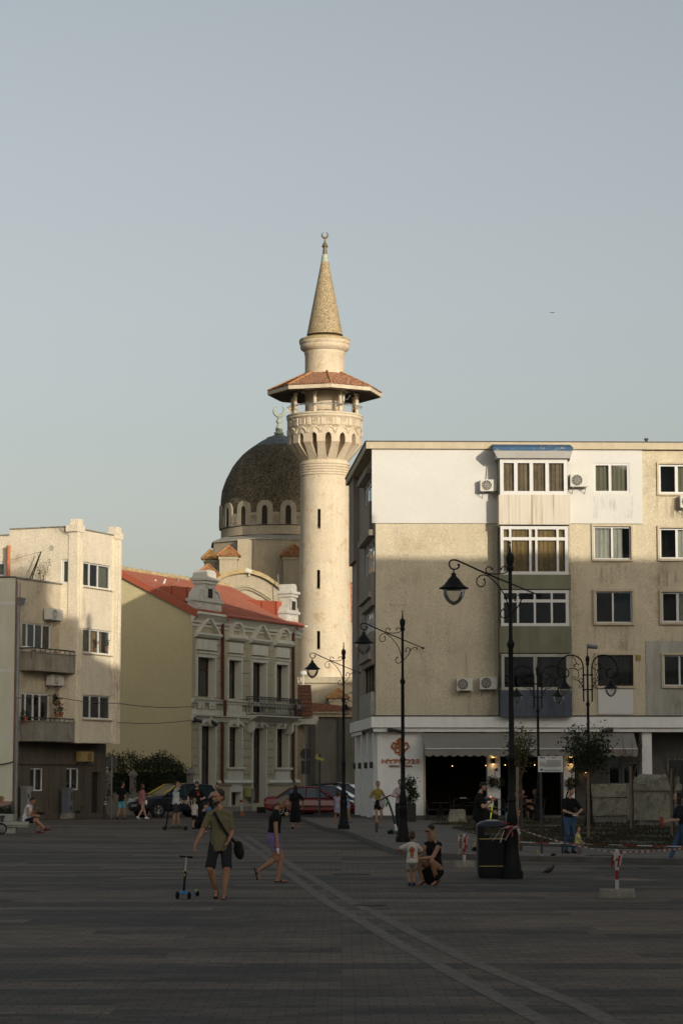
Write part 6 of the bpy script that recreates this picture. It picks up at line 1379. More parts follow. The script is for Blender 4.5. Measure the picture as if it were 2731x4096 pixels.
for sx in (2163, 2246): x = lx(sx, YN+.05); MB().box(x-.025, x+.025, YN+.031, YN+.08, KZ, b_.z-.02).build('post', dk_metal, th)
gp = gr(2276, 3400, KZ)

# ================= bollards =================
org_b = mat('orange_plastic', (.42, .12, .03), rough=.5, bump=0)
def flexpost(sx, sy, label, H=.95, red=False, lean=0):
    p = gr(sx, sy); th = thing('traffic_post', label, 'traffic post', p, 'white traffic posts with orange bases'); M_ = Matrix.Rotation(R(lean), 4, 'Y')
    MB().lathe(p, [(.14, 0), (.13, .03), (.085, .05), (.08, .22)], 14, M=M_).build('base', org_b, th, smooth=50); MB().lathe(p, [(.07, .22), (.07, H-.05), (.05, H), (.015, H+.015)], 14, M=M_).build('tube', whp, th, smooth=50)
    if red: MB().lathe(p, [(.0725, H-.28), (.0725, H-.16)], 14, M=M_, cap=False).build('red_band', redw, th)
flexpost(746, 3265, 'white traffic post beside the blonde girl in front of the dark car'); flexpost(968, 3262, 'white traffic post with red patch behind the man in the olive shirt', red=True, lean=-3); flexpost(1122, 3259, 'white traffic post behind the bent head of the woman in purple shorts')
def bollard(sx, sy, H, r, label, band=True, z=0):
    p = gr(sx, sy, z); th = thing('bollard', label, 'bollard', p); MB().lathe(p, [(r, 0), (r, H-.03), (r*.8, H)], 12).build('post', dk_metal, th, smooth=50)
    if band: MB().lathe(p, [(r+.004, H-.3), (r+.004, H-.22)], 12, cap=False).build('white_band', whp, th); MB().lathe(p, [(r+.004, H-.16), (r+.004, H-.13)], 12, cap=False).build('white_band', whp, th)
bollard(634, 3273, .52, .06, 'short black bollard with white bands left of the man on the scooter'); bollard(421, 3274, .95, .07, 'tall black bollard at the right corner of the beige building'); bollard(1506, 3330, .34, .045, 'short plain black bollard at the feet of the woman in the yellow top', False, KZ)
# signs seen from behind
def backsign(sx, Y, z0, top, label, plate=False, r=.3, px_=None):
    X = lx(sx, Y); th = thing('road_sign', label, 'road sign', (X, Y, z0)); MB().tube([(X, Y, z0), (X, Y, top)], .03, 8).build('pole', gal, th, smooth=60); M_ = Matrix.Rotation(R(90), 4, 'X')
    MB().lathe((X, Y+.05, top-r-.0), [(r, -.01), (r, .012)], 28, M=M_).build('sign_disc', dk_metal, th)
    if plate: MB().box(X-.24, X+.24, Y+.035, Y+.055, top-2*r-.78, top-2*r-.06).build('sign_plate', dk_metal, th)
backsign(447, 116, 0, 2.95, 'round road sign seen from behind at the corner of the hedge', r=.3); backsign(1222, 131, 0, 3.5, 'round road sign with a plate seen from behind right of the cream house', True)
X = lx(1278, 112); th = thing('pointer_sign', 'dark post with a small yellow arrow board among the parked cars', 'sign', (X, 112, 0)); MB().lathe((X, 112, 0), [(.09, 0), (.09, .1), (.05, .14), (.045, 2.5), (.07, 2.52), (.06, 2.6), (.03, 2.66), (.03, 2.9), (.05, 2.95), (.02, 3.05)], 10).build('post', dk_metal, th, smooth=50)
q = MB(); c = V((X, 111.93, 2.8)); q.hexa([c+V(p) for p in ((-.2, 0, .0), (.15, 0, -.1), (.21, 0, -.04), (.16, 0, .02), (-.19, 0, .12))], [c+V(p)+V((0, -.03, 0)) for p in ((-.2, 0, .0), (.15, 0, -.1), (.21, 0, -.04), (.16, 0, .02), (-.19, 0, .12))]); q.hexa([c+V((-.16, .04, .08)), c+V((-.08, .04, .08)), c+V((-.08, .04, .24)), c+V((-.16, .04, .2))], [c+V((-.16, .02, .08)), c+V((-.08, .02, .08)), c+V((-.08, .02, .24)), c+V((-.16, .02, .2))]); q.build('arrow_board', mat('yellow_board', (.42, .36, .08), bump=0), th)

# ================= cabinets by the beige building =================
def cabinet(F, r_, o0, o1, label, m, feet=.25):
    a, b_, c, d = r_; th = thing('utility_cabinet', label, 'cabinet', F.p((a+b_)/2, 0, (o0+o1)/2), 'utility cabinets by the beige building')
    MB().ob(F, a-.05, b_+.08, 0, feet, o0-.05, o1+.05).build('concrete_foot', concrete, th); MB().ob(F, a, b_, feet+.003, d, o0, o1).build('housing', m, th); MB().ob(F, a-.03, b_+.03, d+.002, d+.05, o0-.03, o1+.04).build('top', m, th)
    q = MB(); w_ = b_-a; q.ob(F, a+w_*.12, a+w_*.3, feet+.9, d-.3, o1, o1+.012); q.ob(F, a+w_*.66, a+w_*.9, d-.55, d-.2, o1, o1+.012); q.ob(F, a+w_*.5, a+w_*.8, feet+.15, feet+.35, o1, o1+.012); q.build('vent', dk_metal, th)
r_ = FM.r(258, 3160, 304, 3262, GO+.5); r_ = (r_[0]+.1, r_[0]+.62, 0, 1.42); cabinet(FM, r_, GO+.3, GO+.62, 'grey blue metal utility cabinet between the ground floor window and dark door', mat('blue_grey_metal', (.13, .14, .16), rough=.5, var=.1, bump=0))
r_ = FM.r(100, 3172, 150, 3262, GO+.5); r_ = (r_[0]+.05, r_[0]+.6, 0, 1.5); cabinet(FM, r_, GO+.25, GO+.6, 'pale stained utility cabinet behind the man sitting on the bench', mat('pale_metal', (.26, .27, .24), rough=.5, var=.2, streak=.3, bump=0), .1)

# ================= hedge, fence with pillars =================
HY = 126.0; HG = thing('garden_wall', 'low stone garden wall with pillars in front of the olive flank', 'wall', (lx(590, HY), HY, 0))
hx0, hx1 = lx(430, HY), lx(760, HY); wm_ = mat('grey_wall_stone', (.20, .19, .17), var=.25, streak=.3, bump=.4)
MB().box(hx0, hx1-.4, HY, HY+.3, 0, 1.05).build('base_wall', wm_, HG); MB().box(hx0, hx1-.4, HY-.05, HY+.35, 1.053, 1.15).build('coping', wm_, HG)
for sx, H in ((436, 2.05), (532, 2.1), (760, 2.2)):
    x = lx(sx, HY); w_ = .16; q = MB(); q.box(x-w_, x+w_, HY-.1, HY+.28, 0, H); q.hexa([V((x-.23, HY-.17, H)), V((x+.23, HY-.17, H)), V((x+.23, HY+.35, H)), V((x-.23, HY+.35, H))], [V((x-.06, HY, H+.22)), V((x+.06, HY, H+.22)), V((x+.06, HY+.1, H+.22)), V((x-.06, HY+.1, H+.22))]); q.box(x-.23, x+.23, HY-.17, HY+.35, H-.08, H-.003); q.build('pillar', wm_, HG)
hg = thing('hedge', 'dark green overgrown climbing hedge spilling over the garden wall', 'hedge', (lx(590, HY), HY+.8, 0)); lf = MB(); br = MB(); rg2 = random.Random(21)
tops = [(432, 3018), (450, 3012), (480, 3016), (515, 3010), (545, 3020), (570, 3028), (600, 3020), (625, 3014), (640, 3004), (660, 3012), (680, 3018), (700, 3036), (720, 3055), (745, 3072)]
cl = []
for i in range(len(tops)-1):
    for k in range(26):
        t = rg2.random(); sx = tops[i][0]+(tops[i+1][0]-tops[i][0])*t; sy = tops[i][1]+(tops[i+1][1]-tops[i][1])*t; Yh = HY+rg2.uniform(-.15, 1.6); zt = at(sx, sy, Yh).z-.15; z = zt-(zt-1.2)*rg2.random()**1.4-abs(Yh-HY-.7)*.25; cl.append(V((at(sx, sy, Yh).x, Yh, z+rg2.uniform(-.1, .12))))
leaves(lf, cl, 11000, .16, .065, rg2); lf.build('foliage', leafd, hg, fix=False)
for k in range(14): x = rg2.uniform(hx0+.3, hx1-.5); br.tube([(x, HY+.8, 0), (x+rg2.uniform(-.3, .3), HY+.7, 1.3), (x+rg2.uniform(-.6, .6), HY+.6, 2.3)], [.03, .02, .01], 5)
for k in range(10):
    p = cl[rg2.randrange(len(cl))]; br.tube([p, p+V((rg2.uniform(-.3, .3), 0, .35)), p+V((rg2.uniform(-.5, .5), 0, .5))], [.01, .006, .003], 4)
br.build('branches', stemm, hg)
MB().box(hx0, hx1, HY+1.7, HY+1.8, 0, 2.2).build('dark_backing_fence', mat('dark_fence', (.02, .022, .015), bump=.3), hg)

# ================= saplings with stakes =================
wood = mat('pale_stake_wood', (.24, .18, .12), var=.25, vs=5, streak=.3, bump=.3)
def sapling(sx, sy, top, label, crown=None, nleaf=0, lm=None, spread=.35, twigs=9, Y=None, seed=1, base_split=None, stake=None, slab=None):
    p = gr(sx, sy, KZ); Y = Y or p.y; p = V((lx(sx, Y), Y, KZ)); H = at(sx, top, Y).z-KZ; rg3 = random.Random(seed); th = thing('young_tree', label, 'tree', p)
    zs = H*(base_split or .58); q = MB(); q.tube([p, p+V((.02, 0, zs*.5)), p+V((0, 0, zs))], [.04, .033, .028], 7); q.build('trunk', stemm, th, smooth=60); c_ = MB(); pts = []
    for k in range(twigs):
        a = rg3.uniform(0, 6.28); h0 = zs*rg3.uniform(.9, 1.05); s_ = spread*rg3.uniform(.5, 1.1); tip = p+V((cos(a)*s_, sin(a)*s_, H*rg3.uniform(.82, 1.0))); m_ = V((p.x+cos(a)*s_*.75, p.y+sin(a)*s_*.75, p.z+h0+(H-h0)*.4)); c_.tube([p+V((0, 0, h0-.05)), m_, tip], [.015, .01, .004], 5); pts += [m_.lerp(tip, j/5) for j in range(6)]+[m_+V((0, 0, -.1))]
        for j in range(2): e = m_.lerp(tip, rg3.random())+V((rg3.uniform(-.25, .25), rg3.uniform(-.2, .2), rg3.uniform(0, .3))); c_.tube([m_, e], [.006, .003], 4); pts.append(e)
    c_.build('branches', stemm, th)
    if nleaf: l_ = MB(); leaves(l_, pts, nleaf, .09*(spread/.35), .05, rg3); l_.build('crown', lm or leafd, th, fix=False)
    if stake:
        x2, y2, t2, lab = stake; s_ = V((lx(x2, Y-.25), Y-.25, KZ)); h2 = at(x2, t2, Y-.25).z; tag(MB().hexa([s_+V(v) for v in ((-.035, -.035, 0), (.035, -.035, 0), (.035, .035, 0), (-.035, .035, 0))], [V((s_.x+v[0]+.01, s_.y+v[1], h2)) for v in ((-.035, -.035), (.035, -.035), (.035, .035), (-.035, .035))]).build('stake', wood, origin=s_), lab, 'stake', 'pale stakes beside the young trees')
leafy = mat('olive_yellow_leaves', (.075, .065, .022), var=.5, vs=3, bump=0)
sapling(2081, 3370, 2921, 'slim young tree with sparse yellowish leaves right of the nearest lamp', nleaf=800, lm=leafy, spread=.36, Y=62, seed=3, base_split=.62, stake=(2067, 3370, 3067, 'pale stake beside the slim yellowish tree'))
sapling(2352, 3372, 2930, 'young tree with dense dark leaves around the double armed lamp', nleaf=2600, spread=.62, twigs=14, Y=74, seed=5, base_split=.55, stake=(2350, 3370, 3087, 'pale stake in front of the dark leafy young tree'))
sapling(2528, 3320, 2935, 'bare young tree with upright twigs left of the big sarcophagus', spread=.42, twigs=14, Y=84, seed=8, base_split=.55, stake=(2520, 3320, 3064, 'pale stake beside the bare tree left of the big sarcophagus'))
sapling(2690, 3340, 2950, 'bare young tree in front of the big sarcophagus', spread=.5, twigs=12, Y=76, seed=9, base_split=.5, stake=(2682, 3350, 3073, 'pale stake in front of the big sarcophagus'))
# planter with shrub right of the second lamp
p = V((lx(1640, 101), 101.3, KZ)); th = thing('planter_shrub', 'bushy shrub in a dark square pot against the white corner', 'potted shrub', p); MB().box(p.x-.24, p.x+.24, p.y-.24, p.y+.24, KZ, KZ+.75).build('pot', chm, th); q = MB(); leaves(q, [p+V((rg.gauss(0, .12), rg.gauss(0, .12), .7+1.1*rg.random())) for _ in range(90)], 900, .07, .06, rg); q.build('foliage', leafd, th, fix=False); MB().tube([p+V((0, 0, .6)), p+V((.02, 0, 1.7))], .02, 5).build('stem', stemm, th)

# ================= stones =================
limes = mat('weathered_limestone', (.30, .28, .21), var=.3, vs=2, streak=.2, grain=.2, gs=14, bump=.9, bs=9, dirt=(.10, .09, .06), ds=2.2, dirt_lo=.5, dirt_hi=.66)
def rough(mb, amp, seed, name, m, **kw):
    ob = mb.build(name, m, **kw); bm = bmesh.new(); bm.from_mesh(ob.data); bmesh.ops.subdivide_edges(bm, edges=bm.edges, cuts=5, use_grid_fill=True); from mathutils import noise as nz
    for v in bm.verts: v.co += V(nz.noise_vector(v.co*3+V((seed, 0, 0))))*amp+V(nz.noise_vector(v.co*11+V((seed, 5, 0))))*amp*.35
    bm.to_mesh(ob.data); bm.free(); return ob
p = gr(1828, 3291, KZ); YS = 99.0; x0_, x1_ = lx(1791, YS), lx(1864, YS); zt_ = at(1820, 3239, YS).z; q = MB(); q.hexa([V((x0_, YS-.3, KZ)), V((x1_, YS-.3, KZ)), V((x1_, YS+.4, KZ)), V((x0_, YS+.4, KZ))], [V((x0_+.1, YS-.25, zt_)), V((x1_-.08, YS-.25, zt_)), V((x1_-.08, YS+.35, zt_)), V((x0_+.1, YS+.35, zt_))]); tag(rough(q, .06, 2, 'stone_block', limes, origin=((x0_+x1_)/2, YS, KZ)), 'rough pale stone block on the pavement left of the man in black', 'stone')
YQ = 96.0; sa = thing('sarcophagus', 'low weathered stone sarcophagus behind the lamp and stake', 'sarcophagus', (lx(2440, YQ), YQ, KZ)); x0_, x1_ = lx(2371, YQ), lx(2516, YQ); z0_, z1_, z2_ = at(2400, 3262, YQ).z, at(2400, 3189, YQ).z, at(2400, 3137, YQ).z
rough(MB().box(x0_, x1_, YQ, YQ+1.1, z0_, z1_), .03, 1, 'chest', limes, parent=sa); rough(MB().box(x0_-.06, x1_+.02, YQ-.06, YQ+1.2, z1_+.01, z2_), .025, 4, 'lid', limes, parent=sa); rough(MB().box(x0_+.1, x1_-.1, YQ+.1, YQ+1, KZ, z0_), .02, 5, 'base', concrete, parent=sa)
YQ = 93.0; sb = thing('sarcophagus', 'large stone sarcophagus with pediment lid and carved corners at the right', 'sarcophagus', (lx(2625, YQ), YQ, KZ)); x0_, x1_ = lx(2530, YQ), lx(2714, YQ); xm = lx(2578, YQ); zb0, zb1, zl = at(2600, 3281, YQ).z, at(2600, 3163, YQ).z, at(2600, 3148, YQ).z; zp = at(2650, 3100, YQ).z
q = MB(); q.hexa([V((xm, YQ, zb0)), V((x1_, YQ, zb0)), V((x1_, YQ+1.2, zb0)), V((x0_, YQ+1.7, zb0)), V((x0_, YQ+.6, zb0))], [V((xm, YQ, zb1)), V((x1_, YQ, zb1)), V((x1_, YQ+1.2, zb1)), V((x0_, YQ+1.7, zb1)), V((x0_, YQ+.6, zb1))]); rough(q, .02, 7, 'chest', limes, parent=sb)
q = MB(); e = .1; q.hexa([V((xm-.05, YQ-e, zb1+.01)), V((x1_+e, YQ-e, zb1+.01)), V((x1_+e, YQ+1.3, zb1+.01)), V((x0_-.05, YQ+1.7, zb1+.01)), V((x0_-.05, YQ+.55, zb1+.01))], [V((xm-.05, YQ-e, zl+.12)), V((x1_+e, YQ-e, zl+.12)), V((x1_+e, YQ+1.3, zl+.12)), V((x0_-.05, YQ+1.7, zl+.12)), V((x0_-.05, YQ+.55, zl+.12))]); q.build('lid_rim', limes, sb)
xc = (xm+x1_)/2+.1; zr_ = zl+.123; q = MB(); q.hexa([V((xm+.1, YQ-.08, zr_)), V((x1_+.05, YQ-.08, zr_)), V((xc, YQ-.08, zp))], [V((x0_+.1, YQ+1.4, zr_)), V((x1_-.3, YQ+1.4, zr_)), V((xc-.75, YQ+1.4, zp+.05))]); q.build('lid', limes, sb)
for cx_, cy_, r_ in ((xm+.05, YQ-.05, .2), (x1_+.0, YQ-.05, .2), (x0_+.1, YQ+.55, .2)):
    q = MB()
    for k in range(5):
        rr = r_*(1-k*.17); q.tube([(cx_+rr*cos(t*pi/2/6)*(-1 if cx_ > xc else 1)*(1)-(0 if cx_ > xc else 0), cy_-.02, zr_+rr*1.3*sin(t*pi/2/6)) for t in range(7)], .03, 5)
    q.box(cx_-.02-(.3 if cx_ > xc else 0), cx_+.02+(0 if cx_ > xc else .3), cy_+.01, cy_+.12, zr_, zr_+r_*1.1)
    q.build('corner_ornament', limes, sb)
q = MB(); q.lathe((xc, YQ-.09, zr_+.25), [(.12, -.02), (.12, .02), (.05, .04)], 12, M=Matrix.Rotation(R(90), 4, 'X')); q.build('rosette', limes, sb); rough(MB().box(xm-.2, x1_-.15, YQ+.15, YQ+1.1, KZ, zb0), .02, 9, 'base', concrete, parent=sb)

# ================= bench with planter at the left edge =================
YBn = 86.2; be = thing('bench', 'pale concrete bench with raised planter box at the left edge', 'bench', (lx(60, YBn), YBn, 0)); bm_ = mat('bench_concrete', (.32, .32, .29), var=.12, vs=2, streak=.2, bump=.3)
xs = lambda sx: lx(sx, YBn)
zz = lambda sy: at(60, sy, YBn).z
MB().box(xs(15), xs(122), YBn-.25, YBn+.35, zz(3300), zz(3286)).build('seat', bm_, be); MB().box(xs(32), xs(118), YBn-.2, YBn+.3, zz(3308), zz(3300)-.003).build('seat_edge', bm_, be); MB().box(xs(-60), xs(32), YBn-.2, YBn+.6, zz(3311), zz(3302)-.003).build('seat', bm_, be); MB().box(xs(52), xs(66), YBn-.1, YBn+.3, 0, zz(3309)).build('leg', bm_, be); MB().box(xs(20), xs(53)-.003, YBn-.12, YBn+.5, 0, zz(3311)-.003).build('leg', bm_, be)
MB().box(xs(-60), xs(54), YBn-.0, YBn+1.1, zz(3285)+.002, zz(3256)).build('planter_box', bm_, be); MB().box(xs(-60), xs(18), YBn-.012, YBn-.001, zz(3286)+.01, zz(3262)).build('dark_panel', dk_metal, be)
q = MB(); pb = V((xs(10), YBn+.4, zz(3256))); leaves(q, [V((xs(rg.uniform(-50, 38)), YBn+rg.uniform(.1, .9), zz(3254)+rg.random()*.15)) for _ in range(60)], 500, .06, .07, rg); pl_ = thing('planter_plants', 'low green plants in the planter box at the left edge', 'plant', pb); q.build('leaves', leafd, pl_, fix=False); MB().tube([pb, pb+V((.1, 0, .2))], .015, 4).build('stem', stemm, pl_)
bt = V((xs(50), YBn+.2, zz(3256))); th = thing('bottle', 'tall dark bottle standing on the corner of the planter box', 'bottle', bt); MB().lathe(bt, [(.055, 0), (.06, .02), (.06, .24), (.03, .3), (.024, .34)], 14).build('body', dk_metal, th, smooth=40); MB().lathe(bt, [(.028, .345), (.028, .4)], 10).build('cap', dk_metal, th)
bt = V((xs(94), YBn-.12, zz(3286)+.002)); th = thing('bottle', 'small water bottle with blue label on the bench beside the seated man', 'bottle', bt); MB().lathe(bt, [(.03, 0), (.035, .02), (.035, .15), (.015, .2), (.013, .22)], 12).build('body', glass_mat('clear_plastic', tint=(.8, .85, .9), refl=.1, opacity=.3, body=(.3, .35, .4)), th, smooth=40); MB().lathe(bt, [(.036, .06), (.036, .13)], 12, cap=False).build('blue_label', mat('blue_label', (.06, .22, .42), bump=0), th); MB().lathe(bt, [(.016, .222), (.016, .245)], 8).build('cap', mat('dark_blue', (.02, .04, .10), bump=0), th)
wc = V((lx(8, 84), 84, .2)); th = thing('stroller', 'dark stroller whose wheel shows at the left edge by the bench', 'stroller', (wc.x-.2, wc.y, 0)); M_ = Matrix.Rotation(R(90), 4, 'X')@Matrix.Rotation(R(0), 4, 'Y'); q = MB(); q.lathe(wc, [(.15, -.02), (.19, -.02), (.2, 0), (.19, .02), (.15, .02)], 24, M=M_, cap=False); q.build('wheel', binm, th, smooth=50); q = MB()
for k in range(5): q.tube([wc, wc+V((.15*cos(k*1.257), 0, .15*sin(k*1.257)))], .012, 4)
q.tube([wc, wc+V((-.1, .1, .5)), wc+V((-.5, .2, .75))], .018, 5); q.build('frame', gal, th); MB().hexa([wc+V(v) for v in ((-.75, -.1, .1), (-.25, -.1, .1), (-.25, .35, .1), (-.75, .35, .1))], [wc+V(v) for v in ((-.9, -.15, .6), (-.2, -.15, .55), (-.2, .4, .55), (-.9, .4, .6))]).build('seat', dk_metal, th)

# ================= wires, birds =================
for i, (pts, lab) in enumerate(((((0, 2790, 108), (200, 2782, 112), (470, 2813, 118), (770, 2826, 134), (960, 2822, 143)), 'upper thin wire from the beige building to the cream house balcony'), (((470, 2889, 118), (770, 2880, 134), (980, 2855, 145), (1180, 2852, 160), (1420, 2762, 120)), 'lower thin wire across the olive flank towards the apartment block'), (((0, 3058, 107.8), (30, 3054, 107.8), (56, 3046, 107.8)), 'short black cable sagging on the grey wall at the left edge'))):
    P_ = [at(*p) for p in pts]; q = MB(); pp = []
    for a, b_ in zip(P_[:-1], P_[1:]): pp += [a.lerp(b_, t/4)-V((0, 0, .12*4*(t/4)*(1-t/4)*min(1, (b_-a).length/8))) for t in range(4)]
    q.tube(pp+[P_[-1]], .018 if i < 2 else .03, 4); tag(q.build('wire', dk_metal, origin=P_[0]), lab, 'wire')
gw = mat('gull_white', (.62, .60, .57), bump=0); gg = mat('gull_grey', (.12, .12, .13), bump=0)
def gull(p, label, s=1.0):
    p = V(p); th = thing('seagull', label, 'bird', p, 'seagulls on the red roof'); M_ = Matrix.Rotation(R(-28), 4, 'Y'); q = MB(); q.ball(p+V((0, 0, .22))*s, (.2*s, .09*s, .1*s), 12, M=M_); q.tube([p+V((.1, 0, .27))*s, p+V((.15, 0, .36))*s, p+V((.155, 0, .42))*s], [.07*s, .045*s, .045*s], 8); q.ball(p+V((.165, 0, .43))*s, (.06*s, .045*s, .048*s), 10); q.build('body', gw, th, smooth=60)
    q = MB(); q.ball(p+V((-.07, -.05, .21))*s, (.2*s, .06*s, .075*s), 10, M=M_); q.ball(p+V((-.07, .05, .21))*s, (.2*s, .06*s, .075*s), 10, M=M_); q.tube([p+V((-.2, 0, .16))*s, p+V((-.33, 0, .1))*s], [.04*s, .012*s], 6); q.build('wings', gg, th, smooth=60)
    q = MB(); [q.tube([p+V((.0, y, .14))*s, p+V((.02, y, 0))*s], .01*s, 4) for y in (-.03, .03)]; q.tube([p+V((.21, 0, .43))*s, p+V((.27, 0, .41))*s], [.014*s, .004], 5); q.build('bill_and_legs', mat('yellow_bill', (.45, .3, .05), bump=0), th)
gull(at(611, 2351, 137.5), 'left one of two seagulls standing on the red roof'); gull(at(650, 2348, 138), 'right one of two seagulls standing on the red roof')
p = at(714, 2332, 141); tag(MB().tube([p-V((0, 0, .5)), p+V((0, 0, .2)), p+V((.1, 0, .25))], .05, 6).build('vent_pipe', concrete, origin=p), 'small pale vent pipe standing on the ridge of the red roof', 'vent')
def flyer(sx, sy, Y, span, label):
    p = at(sx, sy, Y); th = MB(); th.ball(p, (.22*span, .05*span, .04*span), 8)
    for s in (-1, 1): a = [p+V((0, -.04, .02))*span, p+V((0, .06, .02))*span, p+V((s*.28, .05, .07))*span, p+V((s*.5, .0, .03))*span, p+V((s*.28, -.05, .07))*span]; th.poly(a); th.poly([v+V((0, 0, .01)) for v in a])
    tag(th.build('flying_bird', dk_metal, origin=p, fix=False), label, 'bird')
flyer(2207, 1251, 150, .36, 'dark bird gliding in the sky above the apartment block'); flyer(299, 1265, 190, .12, 'tiny bird speck high above the beige building'); flyer(2663, 1708, 190, .1, 'tiny bird speck above the apartment block roof at the right')
flyer(2195, 3500, 46.5, 0.0001, 'x') if False else None
p = at(2583, 1768, 108); tag(MB().lathe(p-V((0, 0, .2)), [(.07, 0), (.07, .3), (.1, .31), (.1, .36)], 10).build('roof_vent', dk_metal, origin=p), 'small dark vent on the roof edge of the apartment block', 'vent')
# pigeon on the paving
p = gr(2195, 3497); th = thing('pigeon', 'small dark pigeon on the paving right of the nearest lamp', 'bird', p); q = MB(); q.ball(p+V((0, 0, .09)), (.1, .05, .055), 10, M=Matrix.Rotation(R(-30), 4, 'Y')); q.ball(p+V((.09, 0, .17)), .028, 8); q.tube([p+V((.06, 0, .12)), p+V((.085, 0, .17))], .028, 6); q.tube([p+V((-.06, 0, .07)), p+V((-.15, 0, .03))], [.03, .012], 5); q.build('body', dk_metal, th, smooth=60); MB().tube([p+V((0, .01, .05)), p+V((.0, .01, 0))], .006, 4).build('legs', org_b, th)
# ================= people =================
def ringsweep(mb, p0, p1, r0, r1, lat=None, flat=1.0, caps=(True, True), n=12):
    p0, p1 = V(p0), V(p1); d = p1-p0
    if d.length < 1e-5: d = V((0, 0, 1e-4))
    dn = d.normalized(); a = V(lat) if lat is not None else dn.orthogonal(); a = (a-dn*a.dot(dn))
    if a.length < 1e-3: a = dn.orthogonal()
    a.normalize(); b = dn.cross(a); rings = []
    if caps[0]: rings += [(p0-dn*r0*flat*.9*sin(t), r0*cos(t)) for t in (1.45, 1.0, .5)]
    rings += [(p0, r0), (p0.lerp(p1, .5), (r0+r1)/2), (p1, r1)]
    if caps[1]: rings += [(p1+dn*r1*flat*.9*sin(t), r1*cos(t)) for t in (.5, 1.0, 1.45)]
    vs = [c+(a*cos(2*pi*j/n)+b*flat*sin(2*pi*j/n))*r for c, r in rings for j in range(n)]; k = len(rings)
    fs = [(i*n+j, i*n+(j+1) % n, (i+1)*n+(j+1) % n, (i+1)*n+j) for i in range(k-1) for j in range(n)]+[tuple(reversed(range(n))), tuple(range((k-1)*n, k*n))]
    mb.add(vs, fs)
from mathutils import noise as nz_
FOLDS = ('shirt', 'shorts', 'trousers', 'skirt', 'dress_skirt', 'dress_top', 'blouse', 'hair')
def remesh(mb, name, m, par, vox, it=2):
    ob = mb.build(name, m, par); par_ = ob.parent; ob.parent = None; loc = ob.location.copy(); ob.location = (0, 0, 0)
    r = ob.modifiers.new('r', 'REMESH'); r.mode = 'VOXEL'; r.voxel_size = vox; r.use_smooth_shade = True
    s = ob.modifiers.new('s', 'SMOOTH'); s.iterations = it; s.factor = .5
    dg = bpy.context.evaluated_depsgraph_get(); me = bpy.data.meshes.new_from_object(ob.evaluated_get(dg)); ob.modifiers.clear(); ob.data = me; ob.parent = par_; ob.location = loc
    if name in FOLDS:        # folds and creases in the cloth
        k = len(me.vertices); co = [0.0]*(3*k); no = [0.0]*(3*k); me.vertices.foreach_get('co', co); me.vertices.foreach_get('normal', no)
        for i in range(k):
            x, y, z = co[3*i:3*i+3]; n = .009*(nz_.noise((x*16, y*16, z*7))+.5*nz_.noise((x*31, y*31, z*31)))-.001
            for j in (0, 1, 2): co[3*i+j] += no[3*i+j]*n
        me.vertices.foreach_set('co', co); me.update()
    return ob
def ik(a, b, l1, l2, pole):
    d = b-a; L = d.length
    if L > (l1+l2)*.999: b = a+d*((l1+l2)*.999/L); d = b-a; L = d.length
    x = (l1*l1-l2*l2+L*L)/(2*L); h = sqrt(max(l1*l1-x*x, 0)); dn = d.normalized(); p = V(pole); p = p-dn*p.dot(dn)
    if p.length < 1e-3: p = dn.orthogonal()
    return a+dn*x+p.normalized()*h, b
skin = mat('skin_tanned', (.30, .16, .095), rough=.6, var=.08, vs=8, bump=0); skin_l = mat('skin_light', (.42, .25, .17), rough=.6, var=.06, vs=8, bump=0)
def cloth(n, c, **k): return mat('fabric_'+n, c, rough=.9, var=k.pop('var', .14), vs=k.pop('vs', 7), bump=.5, bs=14, spec=.15, **k)
blk = cloth('black', (.010, .010, .011)); hair_d = mat('hair_dark', (.012, .009, .007), rough=.6, var=.3, vs=20, bump=.4, bs=90); hair_b = mat('hair_blonde', (.26, .19, .10), rough=.6, var=.35, vs=20, bump=.4, bs=90); hair_s = mat('hair_ash', (.16, .13, .09), rough=.6, var=.5, vs=24, bump=.4, bs=90); hair_r = mat('hair_brown', (.06, .03, .018), rough=.6, var=.3, vs=20, bump=.4)
eye_m = mat('dark_eye', (.008, .006, .005), rough=.3, var=0, bump=0); lip_m = mat('lip', (.22, .08, .06), var=0, bump=0)
